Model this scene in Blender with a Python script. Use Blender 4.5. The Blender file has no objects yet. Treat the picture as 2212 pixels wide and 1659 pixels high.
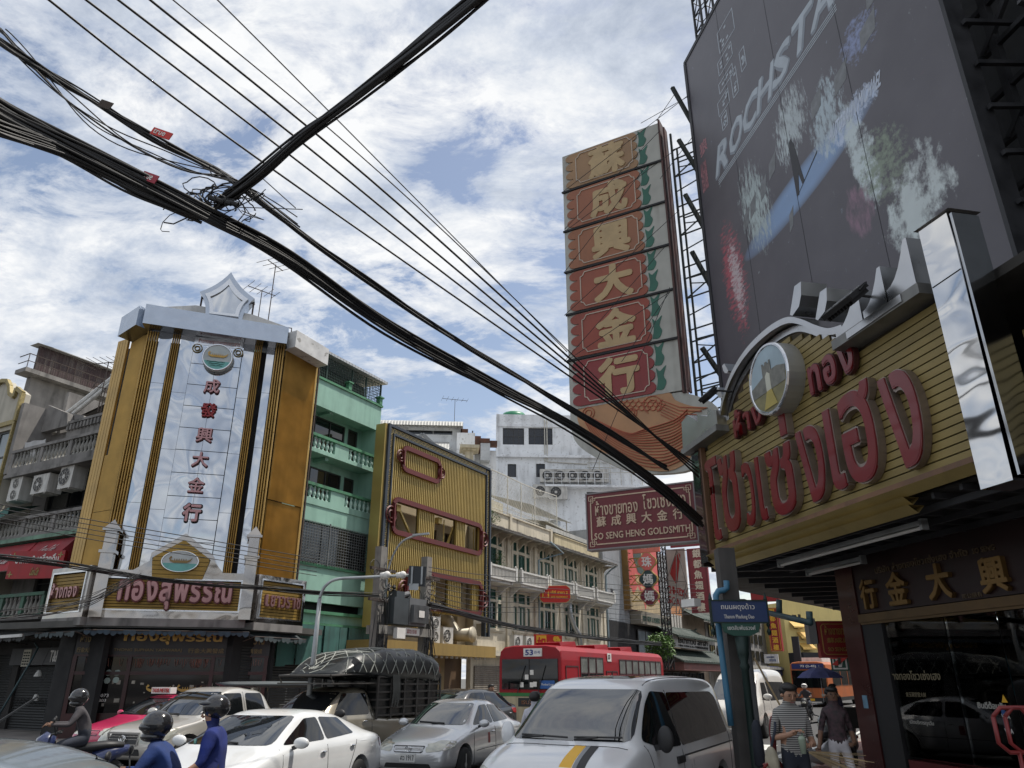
import bpy,bmesh,math,random
from mathutils import Vector,Matrix
from mathutils.bvhtree import BVHTree
rnd=random.Random(7)
SC=bpy.context.scene
COL=SC.collection
R=math.radians
CAM_H,PITCH,FOC=1.9,R(21.8),735.0
cd=bpy.data.cameras.new('camera');cam=bpy.data.objects.new('camera',cd);COL.objects.link(cam)
cd.sensor_width=36.0;cd.lens=FOC/1024*36.0;cd.clip_start=0.05;cd.clip_end=3000
cam.location=(0,0,CAM_H);cam.rotation_euler=(R(90)+PITCH,0,0)
SC.camera=cam
SUN_EL,SUN_AZ=66.0,78.0
world=bpy.data.worlds.new('World');SC.world=world;world.use_nodes=True
nt=world.node_tree;nt.nodes.clear()
def WN(t,**kw):
 n=nt.nodes.new(t)
 for k,v in kw.items():setattr(n,k,v)
 return n
def wl(a,b):nt.links.new(a,b)
wo=WN('ShaderNodeOutputWorld');bg=WN('ShaderNodeBackground');bg.inputs['Strength'].default_value=0.1
sky=WN('ShaderNodeTexSky',sky_type='NISHITA');sky.sun_disc=False
sky.sun_elevation=R(SUN_EL);sky.sun_rotation=R(SUN_AZ);sky.air_density=1.0;sky.dust_density=1.2;sky.altitude=50
tc=WN('ShaderNodeTexCoord');sep=WN('ShaderNodeSeparateXYZ');wl(tc.outputs['Generated'],sep.inputs[0])
def wmath(op,a,b=None,clamp=False):
 n=WN('ShaderNodeMath',operation=op);n.use_clamp=clamp
 for i,v in enumerate((a,b)):
  if v is None:continue
  if isinstance(v,(int,float)):n.inputs[i].default_value=v
  else:wl(v,n.inputs[i])
 return n.outputs[0]
zz=wmath('ADD',wmath('MAXIMUM',sep.outputs[2],0.0),0.22)
cx=wmath('DIVIDE',sep.outputs[0],zz);cy=wmath('DIVIDE',sep.outputs[1],zz)
comb=WN('ShaderNodeCombineXYZ');wl(cx,comb.inputs[0]);wl(cy,comb.inputs[1])
def wnoise(scale,detail,rough,off,dist=0.0,stretch=(1,1,1)):
 mp=WN("ShaderNodeMapping");mp.inputs['Location'].default_value=off;mp.inputs['Scale'].default_value=stretch
 mp.inputs['Rotation'].default_value=(0,0,0.5)
 wl(comb.outputs[0],mp.inputs[0])
 n=WN('ShaderNodeTexNoise');n.inputs['Scale'].default_value=scale;n.inputs['Detail'].default_value=detail
 n.inputs['Roughness'].default_value=rough;n.inputs['Distortion'].default_value=dist
 wl(mp.outputs[0],n.inputs['Vector']);return n.outputs['Fac']
def wramp(fac,stops):
 r=WN('ShaderNodeValToRGB');e=r.color_ramp.elements
 while len(e)<len(stops):e.new(0.5)
 for i,(p,c)in enumerate(stops):e[i].position=p;e[i].color=(*c,1)
 wl(fac,r.inputs[0]);return r.outputs[0]
big=wnoise(1.15,4,0.5,(3.1,1.7,0),0.2)
mid=wnoise(4.6,12,0.66,(0.4,5.2,0),0.35,(1,1.5,1))
dens=wmath('ADD',wmath('MULTIPLY',big,0.42),wmath('MULTIPLY',mid,0.58))
cover=wramp(dens,[(0.42,(0,0,0)),(0.465,(.6,.6,.6)),(0.52,(1,1,1))])
shade=wnoise(3.0,12,0.66,(7.7,2.4,0),0.3,(1,1.3,1))
cloudc=wramp(shade,[(0.30,(4.2,4.9,6.2)),(0.45,(7.2,7.8,8.8)),(0.58,(10.6,10.7,10.8))])
bluem=WN('ShaderNodeMixRGB',blend_type='MULTIPLY');bluem.inputs[0].default_value=1.0
wl(sky.outputs[0],bluem.inputs[1]);bluem.inputs[2].default_value=(2.3,2.0,1.75,1)
mix=WN('ShaderNodeMixRGB');wl(cover,mix.inputs[0]);wl(bluem.outputs[0],mix.inputs[1]);wl(cloudc,mix.inputs[2])
wl(mix.outputs[0],bg.inputs['Color']);wl(bg.outputs[0],wo.inputs['Surface'])
sd=bpy.data.lights.new('sun','SUN');sd.energy=4.8;sd.angle=R(0.5);sd.color=(1.0,0.95,0.87)
sun=bpy.data.objects.new('sun',sd);COL.objects.link(sun)
_d=Vector((math.sin(R(SUN_AZ))*math.cos(R(SUN_EL)),math.cos(R(SUN_AZ))*math.cos(R(SUN_EL)),math.sin(R(SUN_EL))))
sun.rotation_euler=_d.to_track_quat('Z','Y').to_euler();sun.location=_d*60
SC.view_settings.view_transform='Standard';SC.view_settings.look='None'
SC.view_settings.exposure=-0.12;SC.view_settings.gamma=1.0;SC.view_settings.use_curve_mapping=False
SC.cycles.max_bounces=6;SC.cycles.transparent_max_bounces=6
_cp,_sp=math.cos(PITCH),math.sin(PITCH)
def ray(p):
 x=(p[0]-512)/FOC;y=(384-p[1])/FOC
 return Vector((x,_cp-y*_sp,_sp+y*_cp))
def q(x0,y0,s):return lambda x,y:((x0+x*s)/4,(y0+y*s)/4)
z1=q(0,1000,1300/2157);z2=q(0,2000,1300/2012);z3=q(1100,1300,1400/2212);z4=q(1200,2200,1000/1903)
z5=q(2100,1800,900/1659);z6=q(2100,300,900/933);y1=q(2600,800,1496/1655);y2=q(2700,0,1396/1930)
y3=q(1900,2500,1100/2212);y4=q(2800,2200,1296/2212);y5=q(0,0,2000/2212);y6=q(1000,900,2000/2212)
w1=q(0,1300,500/1185);w2=q(0,2000,500/922);w3=q(1400,1650,650/1659);w4=q(1450,2200,500/1659)
w5=q(1900,2000,600/1659);w6=q(2400,2100,500/1382);w7=q(2850,2400,600/1481);w8=q(3300,2200,796/1514)
dd=q(0,0,4096/2212)
def AY(p,Y):
 r=ray(p);t=Y/r.y;return Vector((r.x*t,Y,CAM_H+r.z*t))
def GP(p,z=0.0):
 r=ray(p);t=(z-CAM_H)/r.z;return Vector((r.x*t,r.y*t,z))
class Fr:
 def __init__(s,ox,oy,th):s.o=(ox,oy);s.t=R(th);s.c=math.cos(s.t);s.s=math.sin(s.t)
 def loc(s,p,y=0):
  r=ray(p);n=(-s.s,s.c)
  t=(y+s.o[0]*n[0]+s.o[1]*n[1])/(r.x*n[0]+r.y*n[1])
  X=r.x*t-s.o[0];Y=r.y*t-s.o[1]
  return(X*s.c+Y*s.s,CAM_H+r.z*t)
 def W(s,x,y,z=0):return Vector((s.o[0]+x*s.c-y*s.s,s.o[1]+x*s.s+y*s.c,z))
AZ=R(29.2);DV=(math.sin(AZ),math.cos(AZ));NV=(DV[1],-DV[0])
def plane_frame(k):return Fr(k*DV[0],k*DV[1],-29.2)
WORLD=Fr(0,0,0)
ROW=Fr(-22*NV[0],-22*NV[1],60.8);LST=plane_frame(16);CH=Fr(-8.87,26.15,15.8)
CN=Fr(6.5*.982,6.5*.191,-79);SH=Fr(8.6*.982,8.6*.191,-79);BB=Fr(9.5*.982,9.5*.191,-79)
VS=plane_frame(20);RB=plane_frame(15.2)
MATS={}
def mat(name,col,rough=.6,metal=0.0,var=.12,scale=2.0,bump=0.0,bscale=40.0,dirt=0.0,dcol=(.03,.03,.028),spec=.5,coat=0.0,emit=None,estr=1.0,streak=(5,5,.35),stretch=(1,1,1),wave=None,spots=0.0):
 if name in MATS:return MATS[name]
 m=bpy.data.materials.new(name);m.use_nodes=True;MATS[name]=m
 t=m.node_tree;b=t.nodes['Principled BSDF'];L=t.links.new
 b.inputs['Roughness'].default_value=rough;b.inputs['Metallic'].default_value=metal
 b.inputs['Specular IOR Level'].default_value=spec;b.inputs['Coat Weight'].default_value=coat
 b.inputs['Coat Roughness'].default_value=.06
 b.inputs['Base Color'].default_value=(*col,1)
 if emit:b.inputs['Emission Color'].default_value=(*emit,1);b.inputs['Emission Strength'].default_value=estr
 tcn=t.nodes.new('ShaderNodeTexCoord')
 def noise(sc,det,st=(1,1,1),off=(0,0,0)):
  mp=t.nodes.new('ShaderNodeMapping');mp.inputs['Scale'].default_value=st;mp.inputs['Location'].default_value=off
  L(tcn.outputs['Object'],mp.inputs[0])
  n=t.nodes.new('ShaderNodeTexNoise');n.inputs['Scale'].default_value=sc;n.inputs['Detail'].default_value=det
  L(mp.outputs[0],n.inputs['Vector']);return n.outputs['Fac']
 def ramp(f,a,bb,ca=0.0,cb=1.0):
  r=t.nodes.new('ShaderNodeMapRange');r.inputs[1].default_value=a;r.inputs[2].default_value=bb
  r.inputs[3].default_value=ca;r.inputs[4].default_value=cb;L(f,r.inputs[0]);return r.outputs[0]
 cur=None
 if var>0:
  f=ramp(noise(scale,6,stretch),.3,.7)
  mx=t.nodes.new('ShaderNodeMixRGB');L(f,mx.inputs[0])
  mx.inputs[1].default_value=(*[max(0,c*(1-var))for c in col],1)
  mx.inputs[2].default_value=(*[min(1,c*(1+var))for c in col],1);cur=mx.outputs[0]
  rr=ramp(f,0,1,max(0.02,rough*(1-var*.6)),min(1,rough*(1+var*.6)));L(rr,b.inputs['Roughness'])
 if dirt>0:
  f=noise(1.0,7,streak,(3.3,1.1,.7));g=noise(.9,4,(1,1,1),(9,2,4))
  mm=t.nodes.new('ShaderNodeMath');mm.operation='MULTIPLY'
  L(ramp(f,.45,.72),mm.inputs[0]);L(ramp(g,.35,.6),mm.inputs[1])
  m2=t.nodes.new('ShaderNodeMath');m2.operation='MULTIPLY';L(mm.outputs[0],m2.inputs[0]);m2.inputs[1].default_value=dirt
  mx=t.nodes.new('ShaderNodeMixRGB');L(m2.outputs[0],mx.inputs[0])
  if cur:L(cur,mx.inputs[1])
  else:mx.inputs[1].default_value=(*col,1)
  mx.inputs[2].default_value=(*dcol,1);cur=mx.outputs[0]
 if spots>0:
  f=ramp(noise(4.5,3,(1,1,1),(5,5,1)),.62,.66)
  m2=t.nodes.new('ShaderNodeMath');m2.operation='MULTIPLY';L(f,m2.inputs[0]);m2.inputs[1].default_value=spots
  mx=t.nodes.new('ShaderNodeMixRGB');L(m2.outputs[0],mx.inputs[0])
  if cur:L(cur,mx.inputs[1])
  else:mx.inputs[1].default_value=(*col,1)
  mx.inputs[2].default_value=(.28,.27,.25,1);cur=mx.outputs[0]
 if cur:L(cur,b.inputs['Base Color'])
 h=None
 if bump>0:
  h=noise(bscale,4)
 if wave:
  wv=t.nodes.new('ShaderNodeTexWave');wv.wave_type='BANDS';wv.bands_direction=wave[0];wv.wave_profile='SIN'
  wv.inputs['Scale'].default_value=wave[1]*0.314;L(tcn.outputs['Object'],wv.inputs['Vector']);h=wv.outputs['Fac']
  bump=wave[2]
 if h:
  bp=t.nodes.new('ShaderNodeBump');bp.inputs['Strength'].default_value=min(1,bump*5 if not wave else 1);bp.inputs['Distance'].default_value=bump
  L(h,bp.inputs['Height']);L(bp.outputs[0],b.inputs['Normal'])
 return m
def glassy(name,col=(.012,.014,.016),rough=.03):
 return mat(name,col,rough,0,var=0,spec=.8)
def mirror(name,col=(.78,.79,.8),dist=.02,sc=2.2,rough=.06,stretch=(1,1,1)):
 if name in MATS:return MATS[name]
 m=mat(name,col,rough,1.0,var=.05,scale=3)
 t=m.node_tree;L=t.links.new;b=t.nodes['Principled BSDF']
 tcn=t.nodes.new('ShaderNodeTexCoord');mp=t.nodes.new('ShaderNodeMapping');mp.inputs['Scale'].default_value=stretch
 n=t.nodes.new('ShaderNodeTexNoise');n.inputs['Scale'].default_value=sc;n.inputs['Detail'].default_value=.4;n.inputs['Distortion'].default_value=.5
 L(tcn.outputs['Object'],mp.inputs[0]);L(mp.outputs[0],n.inputs['Vector'])
 bp=t.nodes.new('ShaderNodeBump');bp.inputs['Strength'].default_value=1;bp.inputs['Distance'].default_value=dist
 L(n.outputs['Fac'],bp.inputs['Height']);L(bp.outputs[0],b.inputs['Normal']);return m
ORG={}
def tag(o,label=None,cat=None,group=None,kind=None):
 if label:o['label']=label
 if cat:o['category']=cat
 if group:o['group']=group
 if kind:o['kind']=kind
 return o
class MB:
 def __init__(s):s.v=[];s.f=[];s.m=[];s.mi=0
 def add(s,vs,fs):
  n=len(s.v);s.v+=[tuple(v)for v in vs];s.f+=[tuple(i+n for i in f)for f in fs];s.m+=[s.mi]*len(fs);return s
 def box(s,x0,x1,y0,y1,z0,z1):
  return s.add([(x0,y0,z0),(x1,y0,z0),(x1,y1,z0),(x0,y1,z0),(x0,y0,z1),(x1,y0,z1),(x1,y1,z1),(x0,y1,z1)],[(0,3,2,1),(4,5,6,7),(0,1,5,4),(1,2,6,5),(2,3,7,6),(3,0,4,7)])
 def obox(s,c,h,rot):
  c=Vector(c);vs=[c+rot@Vector((sx*h[0],sy*h[1],sz*h[2]))for sz in(-1,1)for sx,sy in((-1,-1),(1,-1),(1,1),(-1,1))]
  return s.add(vs,[(0,3,2,1),(4,5,6,7),(0,1,5,4),(1,2,6,5),(2,3,7,6),(3,0,4,7)])
 def bar(s,a,b,w,h=None,up=(0,0,1)):
  a=Vector(a);b=Vector(b);d=b-a;L=d.length
  if L<1e-6:return s
  d.normalize();u=Vector(up)
  if abs(d.dot(u))>.98:u=Vector((0,1,0))
  x=d.cross(u).normalized();z=x.cross(d)
  return s.obox((a+b)/2,(w/2,L/2,(h or w)/2),Matrix((x,d,z)).transposed())
 def tube(s,pts,r,n=6,cap=True):
  pts=[Vector(p)for p in pts];k=len(pts);base=len(s.v);prev=None
  for i,p in enumerate(pts):
   d=(pts[min(i+1,k-1)]-pts[max(i-1,0)]);d=d.normalized()if d.length>1e-9 else Vector((0,0,1))
   u=prev if prev is not None else(Vector((0,0,1))if abs(d.z)<.9 else Vector((1,0,0)))
   x=(u-d*u.dot(d));x=x.normalized()if x.length>1e-6 else d.orthogonal().normalized()
   prev=x;y=d.cross(x);rr=r[i]if isinstance(r,(list,tuple))else r
   for j in range(n):
    a=2*math.pi*j/n;s.v.append(tuple(p+x*math.cos(a)*rr+y*math.sin(a)*rr))
  for i in range(k-1):
   for j in range(n):
    a=base+i*n+j;b=base+i*n+(j+1)%n;s.f.append((a,b,b+n,a+n));s.m.append(s.mi)
  if cap and n>2:
   s.f.append(tuple(base+j for j in reversed(range(n))));s.f.append(tuple(base+(k-1)*n+j for j in range(n)));s.m+=[s.mi]*2
  return s
 def prism(s,poly,y0,y1):
  n=len(poly);vs=[(x,y0,z)for x,z in poly]+[(x,y1,z)for x,z in poly]
  fs=[tuple(range(n)),tuple(reversed(range(n,2*n)))]+[((i+1)%n,i,n+i,n+(i+1)%n)for i in range(n)]
  return s.add(vs,fs)
 def prismz(s,poly,z0,z1):
  n=len(poly);vs=[(x,y,z0)for x,y in poly]+[(x,y,z1)for x,y in poly]
  return s.add(vs,[tuple(reversed(range(n))),tuple(range(n,2*n))]+[(i,(i+1)%n,n+(i+1)%n,n+i)for i in range(n)])
 def lathe(s,prof,c=(0,0,0),n=10):
  b=len(s.v)
  for r,z in prof:
   for j in range(n):
    a=2*math.pi*j/n;s.v.append((c[0]+r*math.cos(a),c[1]+r*math.sin(a),c[2]+z))
  for i in range(len(prof)-1):
   for j in range(n):
    s.f.append((b+i*n+j,b+i*n+(j+1)%n,b+(i+1)*n+(j+1)%n,b+(i+1)*n+j));s.m.append(s.mi)
  s.f.append(tuple(b+j for j in reversed(range(n))));s.f.append(tuple(b+(len(prof)-1)*n+j for j in range(n)));s.m+=[s.mi]*2
  return s
 def cyl(s,a,b,r,n=14):return s.tube([a,b],r,n)
 def ring(s,c,R_,r,axis='y',n=24,k=8,sx=1,sz=1):
  b=len(s.v)
  for i in range(n):
   a=2*math.pi*i/n
   for j in range(k):
    t=2*math.pi*j/k;rad=R_+r*math.cos(t);h=r*math.sin(t)
    if axis=='y':s.v.append((c[0]+rad*math.cos(a)*sx,c[1]+h,c[2]+rad*math.sin(a)*sz))
    elif axis=='x':s.v.append((c[0]+h,c[1]+rad*math.cos(a)*sx,c[2]+rad*math.sin(a)*sz))
    else:s.v.append((c[0]+rad*math.cos(a),c[1]+rad*math.sin(a),c[2]+h))
  for i in range(n):
   for j in range(k):
    s.f.append((b+i*k+j,b+i*k+(j+1)%k,b+((i+1)%n)*k+(j+1)%k,b+((i+1)%n)*k+j));s.m.append(s.mi)
  return s
 def ball(s,c,r,nu=12,nv=8):
  if not isinstance(r,(tuple,list,Vector)):r=(r,r,r)
  b=len(s.v)
  for i in range(1,nv):
   t=math.pi*i/nv
   for j in range(nu):
    a=2*math.pi*j/nu
    s.v.append((c[0]+r[0]*math.sin(t)*math.cos(a),c[1]+r[1]*math.sin(t)*math.sin(a),c[2]+r[2]*math.cos(t)))
  s.v+=[(c[0],c[1],c[2]+r[2]),(c[0],c[1],c[2]-r[2])];T=b+(nv-1)*nu;B=T+1
  for i in range(nv-2):
   for j in range(nu):
    s.f.append((b+i*nu+j,b+(i+1)*nu+j,b+(i+1)*nu+(j+1)%nu,b+i*nu+(j+1)%nu));s.m.append(s.mi)
  for j in range(nu):
   s.f.append((T,b+j,b+(j+1)%nu));s.f.append((B,b+(nv-2)*nu+(j+1)%nu,b+(nv-2)*nu+j));s.m+=[s.mi]*2
  return s
 def quad(s,a,b,c,d):return s.add([a,b,c,d],[(0,1,2,3)])
 def mesh(s,name,m,smooth=False,org=(0,0,0)):
  me=bpy.data.meshes.new(name);o=org
  me.from_pydata([(v[0]-o[0],v[1]-o[1],v[2]-o[2])for v in s.v],[],s.f)
  for x in(m if isinstance(m,(list,tuple))else[m]):me.materials.append(x)
  if any(s.m):me.polygons.foreach_set('material_index',s.m)
  if smooth:me.polygons.foreach_set('use_smooth',[True]*len(me.polygons))
  me.update();return me
 def build(s,name,m,parent=None,smooth=False,fr=None,base=None,label=None,cat=None,group=None,kind=None):
  if parent is not None:org=ORG.get(parent.name,(0,0,0))
  else:
   fr=fr or WORLD
   if base is None:
    xs=[v[0]for v in s.v];ys=[v[1]for v in s.v];zs=[v[2]for v in s.v]
    base=((min(xs)+max(xs))/2,(min(ys)+max(ys))/2,min(zs))if kind!='structure' else(0,0,0)
   org=base
  o=bpy.data.objects.new(name,s.mesh(name,m,smooth,org));COL.objects.link(o)
  if parent is not None:o.parent=parent;ORG[o.name]=org
  else:o.location=fr.W(*org);o.rotation_euler=(0,0,fr.t);ORG[o.name]=org
  return tag(o,label,cat,group,kind)
def thing(name,label,cat,fr=None,base=(0,0,0),group=None,rz=0,loc=None,kind=None):
 o=bpy.data.objects.new(name,None);COL.objects.link(o);o.empty_display_size=.3
 if fr is None:
  o.location=loc or base;o.rotation_euler=(0,0,rz);ORG[o.name]=(0,0,0)
 else:o.location=fr.W(*base);o.rotation_euler=(0,0,fr.t);ORG[o.name]=tuple(base)
 return tag(o,label,cat,group,kind)
def inst(src,parent,d=(0,0,0),scale=None,name=None):
 c=src.copy();COL.objects.link(c);c.parent=parent;c.location=Vector(src.location)+Vector(d);ORG[c.name]=ORG.get(src.name,(0,0,0))
 if scale:c.scale=scale
 return c
KIDS=None
def copy_tree(o,parent=None):
 c=o.copy();COL.objects.link(c);c.parent=parent;ORG[c.name]=ORG.get(o.name,(0,0,0))
 for ch in list(o.children):copy_tree(ch,c)
 return c
def at(o,p,rz=None):
 o.location=p
 if rz is not None:o.rotation_euler=(0,0,rz)
 return o
_glyph={}
def glyph(txt,ext=.05,bold=.0,bevel=0.0,res=2):
 key=(txt,ext,bold,bevel,res)
 if key in _glyph:return _glyph[key]
 cu=bpy.data.curves.new('t','FONT');cu.body=txt;cu.extrude=ext;cu.offset=bold;cu.bevel_depth=bevel;cu.resolution_u=res
 cu.bevel_resolution=0
 ob=bpy.data.objects.new('t',cu);COL.objects.link(ob)
 dg=bpy.context.evaluated_depsgraph_get();me=bpy.data.meshes.new_from_object(ob.evaluated_get(dg))
 vs=[tuple(v.co)for v in me.vertices];fs=[tuple(p.vertices)for p in me.polygons]
 bpy.data.objects.remove(ob);bpy.data.curves.remove(cu);bpy.data.meshes.remove(me)
 _glyph[key]=(vs,fs);return vs,fs
def stamp(txt,bold=0.0,res=2):
 """glyph thickened by copies shifted round it, each a hair behind the last so no faces share a plane"""
 vs,fs=glyph(txt,.5,0,0,res)
 if not vs or bold<=.004:return vs,fs
 V=list(vs);F=list(fs);n=8 if bold>.025 else 4
 for k in range(n):
  a=2*math.pi*k/n+(.785 if n==4 else 0);dx,dy=bold*math.cos(a),bold*math.sin(a);o=len(V);e=.012*(k+1)
  V+=[(v[0]+dx,v[1]+dy,v[2]*(1-2*e))for v in vs];F+=[tuple(i+o for i in f)for f in fs]
 return V,F
def bounds(vs):
 if not vs:return 0,1,0,1
 xs=[v[0]for v in vs];ys=[v[1]for v in vs];return min(xs),max(xs),min(ys),max(ys)
def text_into(mb,txt,x0,x1,z0,z1,y,depth=.01,bold=0.0,skew=0.0,res=2,flip=False,keep=False):
 vs,fs=stamp(txt,bold,res)
 if not vs:return mb
 a,b,c,d=bounds(vs);sx=(x1-x0)/max(b-a,1e-3);sz=(z1-z0)/max(d-c,1e-3)
 if keep:sx=sz=min(sx,sz);x0=(x0+x1)/2-(b-a)*sx/2;z0=(z0+z1)/2-(d-c)*sz/2
 out=[]
 for v in vs:
  X=(v[0]-a)*sx;Z=(v[1]-c)*sz
  out.append((x0+X+skew*Z,y-depth*(v[2]+.5),z0+Z))
 return mb.add(out,fs)
COMB=set('\u0e31\u0e34\u0e35\u0e36\u0e37\u0e38\u0e39\u0e47\u0e48\u0e49\u0e4a\u0e4b\u0e4c')
def clusters(t):
 out=[]
 for ch in t:
  if ch in COMB and out:out[-1]+=ch
  else:out.append(ch)
 return out
def letters(txt,x0,x1,z0,z1,y,depth,m,parent,bold=.02,gap=.06,base_h=None,warp=None,res=2,back=None,name='letter'):
 """each letter of a sign as a part; x0..x1, z0..z1 is the box of the whole word"""
 cl=clusters(txt);info=[];X=0
 for c in cl:
  if c==' ':X+=.3;continue
  vs,fs=stamp(c,bold,res)
  if not vs:continue
  a,b,lo,hi=bounds(vs);info.append((c,vs,fs,X-a,lo,hi));X+=(b-a)+gap
 W=X-gap;lo=min(i[4]for i in info);hi=max(i[5]for i in info);sx=(x1-x0)/W;sz=(z1-z0)/(hi-lo)
 for c,vs,fs,dx,l,h in info:
  mb=MB();pts=[]
  for v in vs:
   px=x0+(v[0]+dx)*sx;pz=z0+(v[1]-lo)*sz
   if warp:px,pz=warp(px,pz)
   pts.append((px,y-depth*(v[2]+.5),pz))
  mb.add(pts,fs);o=mb.build(name,m,parent)
  if back:
   vb,fb=stamp(c,bold+back[0],res);mb=MB();pts=[]
   for v in vb:
    px=x0+(v[0]+dx)*sx;pz=z0+(v[1]-lo)*sz
    if warp:px,pz=warp(px,pz)
    pts.append((px,y-depth*.85*(v[2]+.5)+.004,pz))
   mb.add(pts,fb);mb.build('letter_rim',back[1],o)
def walls(mb,x0,x1,z0,z1,holes,y0,y1):
 """wall slab with rectangular openings"""
 xs=sorted({x0,x1,*[min(max(h[0],x0),x1)for h in holes],*[min(max(h[1],x0),x1)for h in holes]})
 for a,b in zip(xs,xs[1:]):
  if b-a<1e-4:continue
  m=(a+b)/2;hs=sorted((max(h[2],z0),min(h[3],z1))for h in holes if h[0]<=m<=h[1]);z=z0
  for c,d in hs:
   if c>z+1e-4:mb.box(a,b,y0,y1,z,c)
   z=max(z,d)
  if z<z1-1e-4:mb.box(a,b,y0,y1,z,z1)
 return mb
def window(parent,x0,x1,z0,z1,y,mf,mg,nx=2,nz=1,fw=.05,name='window',bars=None):
 f=MB();f.box(x0,x0+fw,y,y+.08,z0,z1);f.box(x1-fw,x1,y,y+.08,z0,z1);f.box(x0+fw,x1-fw,y,y+.08,z0,z0+fw);f.box(x0+fw,x1-fw,y,y+.08,z1-fw,z1)
 for i in range(1,nx):c=x0+(x1-x0)*i/nx;f.box(c-fw*.4,c+fw*.4,y+.003,y+.075,z0+fw,z1-fw)
 for i in range(1,nz):c=z0+(z1-z0)*i/nz;f.box(x0+fw,x1-fw,y+.006,y+.07,c-fw*.35,c+fw*.35)
 o=f.build(name,mf,parent)
 g=MB();g.box(x0+.01,x1-.01,y+.045,y+.055,z0+.01,z1-.01);g.build('pane',mg,o)
 return o
def spline(pts,n=8):
 P=[Vector(p)for p in pts];out=[]
 for i in range(len(P)-1):
  p0=P[max(i-1,0)];p1=P[i];p2=P[i+1];p3=P[min(i+2,len(P)-1)]
  for k in range(n):
   t=k/n;out.append(.5*((2*p1)+(p2-p0)*t+(2*p0-5*p1+4*p2-p3)*t*t+(3*p1-p0-3*p2+p3)*t**3))
 out.append(P[-1]);return out
#  SETTING
M_asph=mat('asphalt',(.055,.054,.053),.85,var=.25,scale=1.2,bump=.006,bscale=60,dirt=.35,dcol=(.09,.088,.082),streak=(1,1,1))
M_pave=mat('pavement',(.22,.20,.185),.85,var=.2,scale=1.5,bump=.004,bscale=50,dirt=.5,streak=(1,1,1))
M_pink=[mat('paver_pink',(.36,.20,.165),.85,var=.25,scale=3,bump=.004,dirt=.4,streak=(1,1,1)),mat('paver_rose',(.30,.175,.15),.88,var=.25,scale=3,bump=.004,dirt=.4,streak=(1,1,1)),mat('paver_grey',(.27,.235,.21),.88,var=.25,scale=3,bump=.004,dirt=.4,streak=(1,1,1))]
M_paint=mat('road_paint',(.62,.62,.58),.7,var=.15,scale=8,dirt=.6,dcol=(.12,.12,.11),streak=(2,2,2))
M_kerb=mat('kerb_stone',(.30,.29,.27),.85,var=.2,scale=4,dirt=.4,streak=(2,2,2))
STREET=Fr(0,0,60.8)
g=MB();g.box(-1500,1500,-1500,1500,-.3,-.02);g.build('ground',mat('ground_earth',(.10,.098,.09),.9,var=.2,scale=.1),kind='structure')
g=MB();g.box(-260,400,-1.2,60,-.02,0.0)
g.box(-120,11,-60,-1.2,-.02,0.0)
g.build('road',M_asph,fr=STREET,kind='structure')
def kerb(name,x0,x1,y0,y1):
 k=MB();n=max(1,int((x1-x0 if x1-x0>y1-y0 else y1-y0)))
 for i in range(n):
  if x1-x0>y1-y0:a=x0+(x1-x0)*i/n;k.box(a,x0+(x1-x0)*(i+1)/n-.012,y0,y1,0,.138)
  else:a=y0+(y1-y0)*i/n;k.box(x0,x1,a,y0+(y1-y0)*(i+1)/n-.012,0,.138)
 return k.build(name,M_kerb,fr=STREET,kind='structure')
g=MB();g.box(9.0,160,-7.5,2.98,0,.13);g.build('pavement_right',M_pave,fr=STREET,kind='structure',base=(0,0,0))
g=MB();g.box(-30,9.0,-25,2.98,0,.13);g.build('pavement_near',M_pave,fr=STREET,kind='structure')
kerb('kerb_right',8,70,2.98,3.12);kerb('kerb_near',-20,8,2.98,3.12)
g=MB();g.box(15.8,260,19.2,24,0,.13);g.build('pavement_far',M_pave,fr=STREET,kind='structure')
kerb('kerb_far',16,90,19.06,19.2)
g=MB();g.box(12.6,18,24,80,0,.13);g.build('pavement_left',M_pave,fr=STREET,kind='structure')
pv=thing('pavement_paving',None,None,STREET,(16,-1,.13),kind='structure');pv['kind']='structure'
sl=[MB().box(0,.39,0,.39,.131,.142)for _ in range(3)]
src=[]
for k in range(3):
 o=MB().box(14.0,14.385,-2.4,-2.015,.131,.143).build('paving_slab',M_pink[k],pv);src.append(o)
cnt=0
for i in range(28):
 for j in range(10):
  if cnt==0 and i==0 and j==0:pass
  o=inst(src[rnd.choice([0,0,0,1,1,2])],pv,(i*.4+2.0,j*.4+1.38,rnd.uniform(-.002,.002)));cnt+=1
for k,o in enumerate(src):o.location=(1.6,1.4+k*.4,0)
g=MB()
for i in range(60):
 for j in range(6):g.box(25.2+i*.6,25.2+i*.6+.585,.58+j*.39,.58+j*.39+.38,.131,.141)
o=g.build('paving_slab_far',M_pink[0],pv);o['kind']='stuff'
g=MB()
for i in range(13):
 y=3.9+i*1.15;g.box(21.6,25.6,y,y+.55,.004,.0045)
g.build('crosswalk_marking',M_paint,fr=STREET,kind='structure')
g=MB()
for i in range(26):
 for y in(6.6,9.8,13.0):g.box(30+i*5,32.4+i*5,y,y+.13,.004,.0045)
for y in(3.45,18.6):g.box(28,150,y,y+.12,.004,.0045)
g.box(20.2,20.6,3.4,18.8,.004,.0045)
g.build('lane_marking',M_paint,fr=STREET,kind='structure')
d=MB();
for i in range(9):d.box(20.3+i*.11,20.36+i*.11,3.14,3.5,.001,.012)
d.build('drain_grate',mat('cast_iron',(.03,.03,.03),.6,.4),fr=STREET,label='dark slotted drain grate set in the road beside the pink pavement kerb',cat='drain grate')
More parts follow.
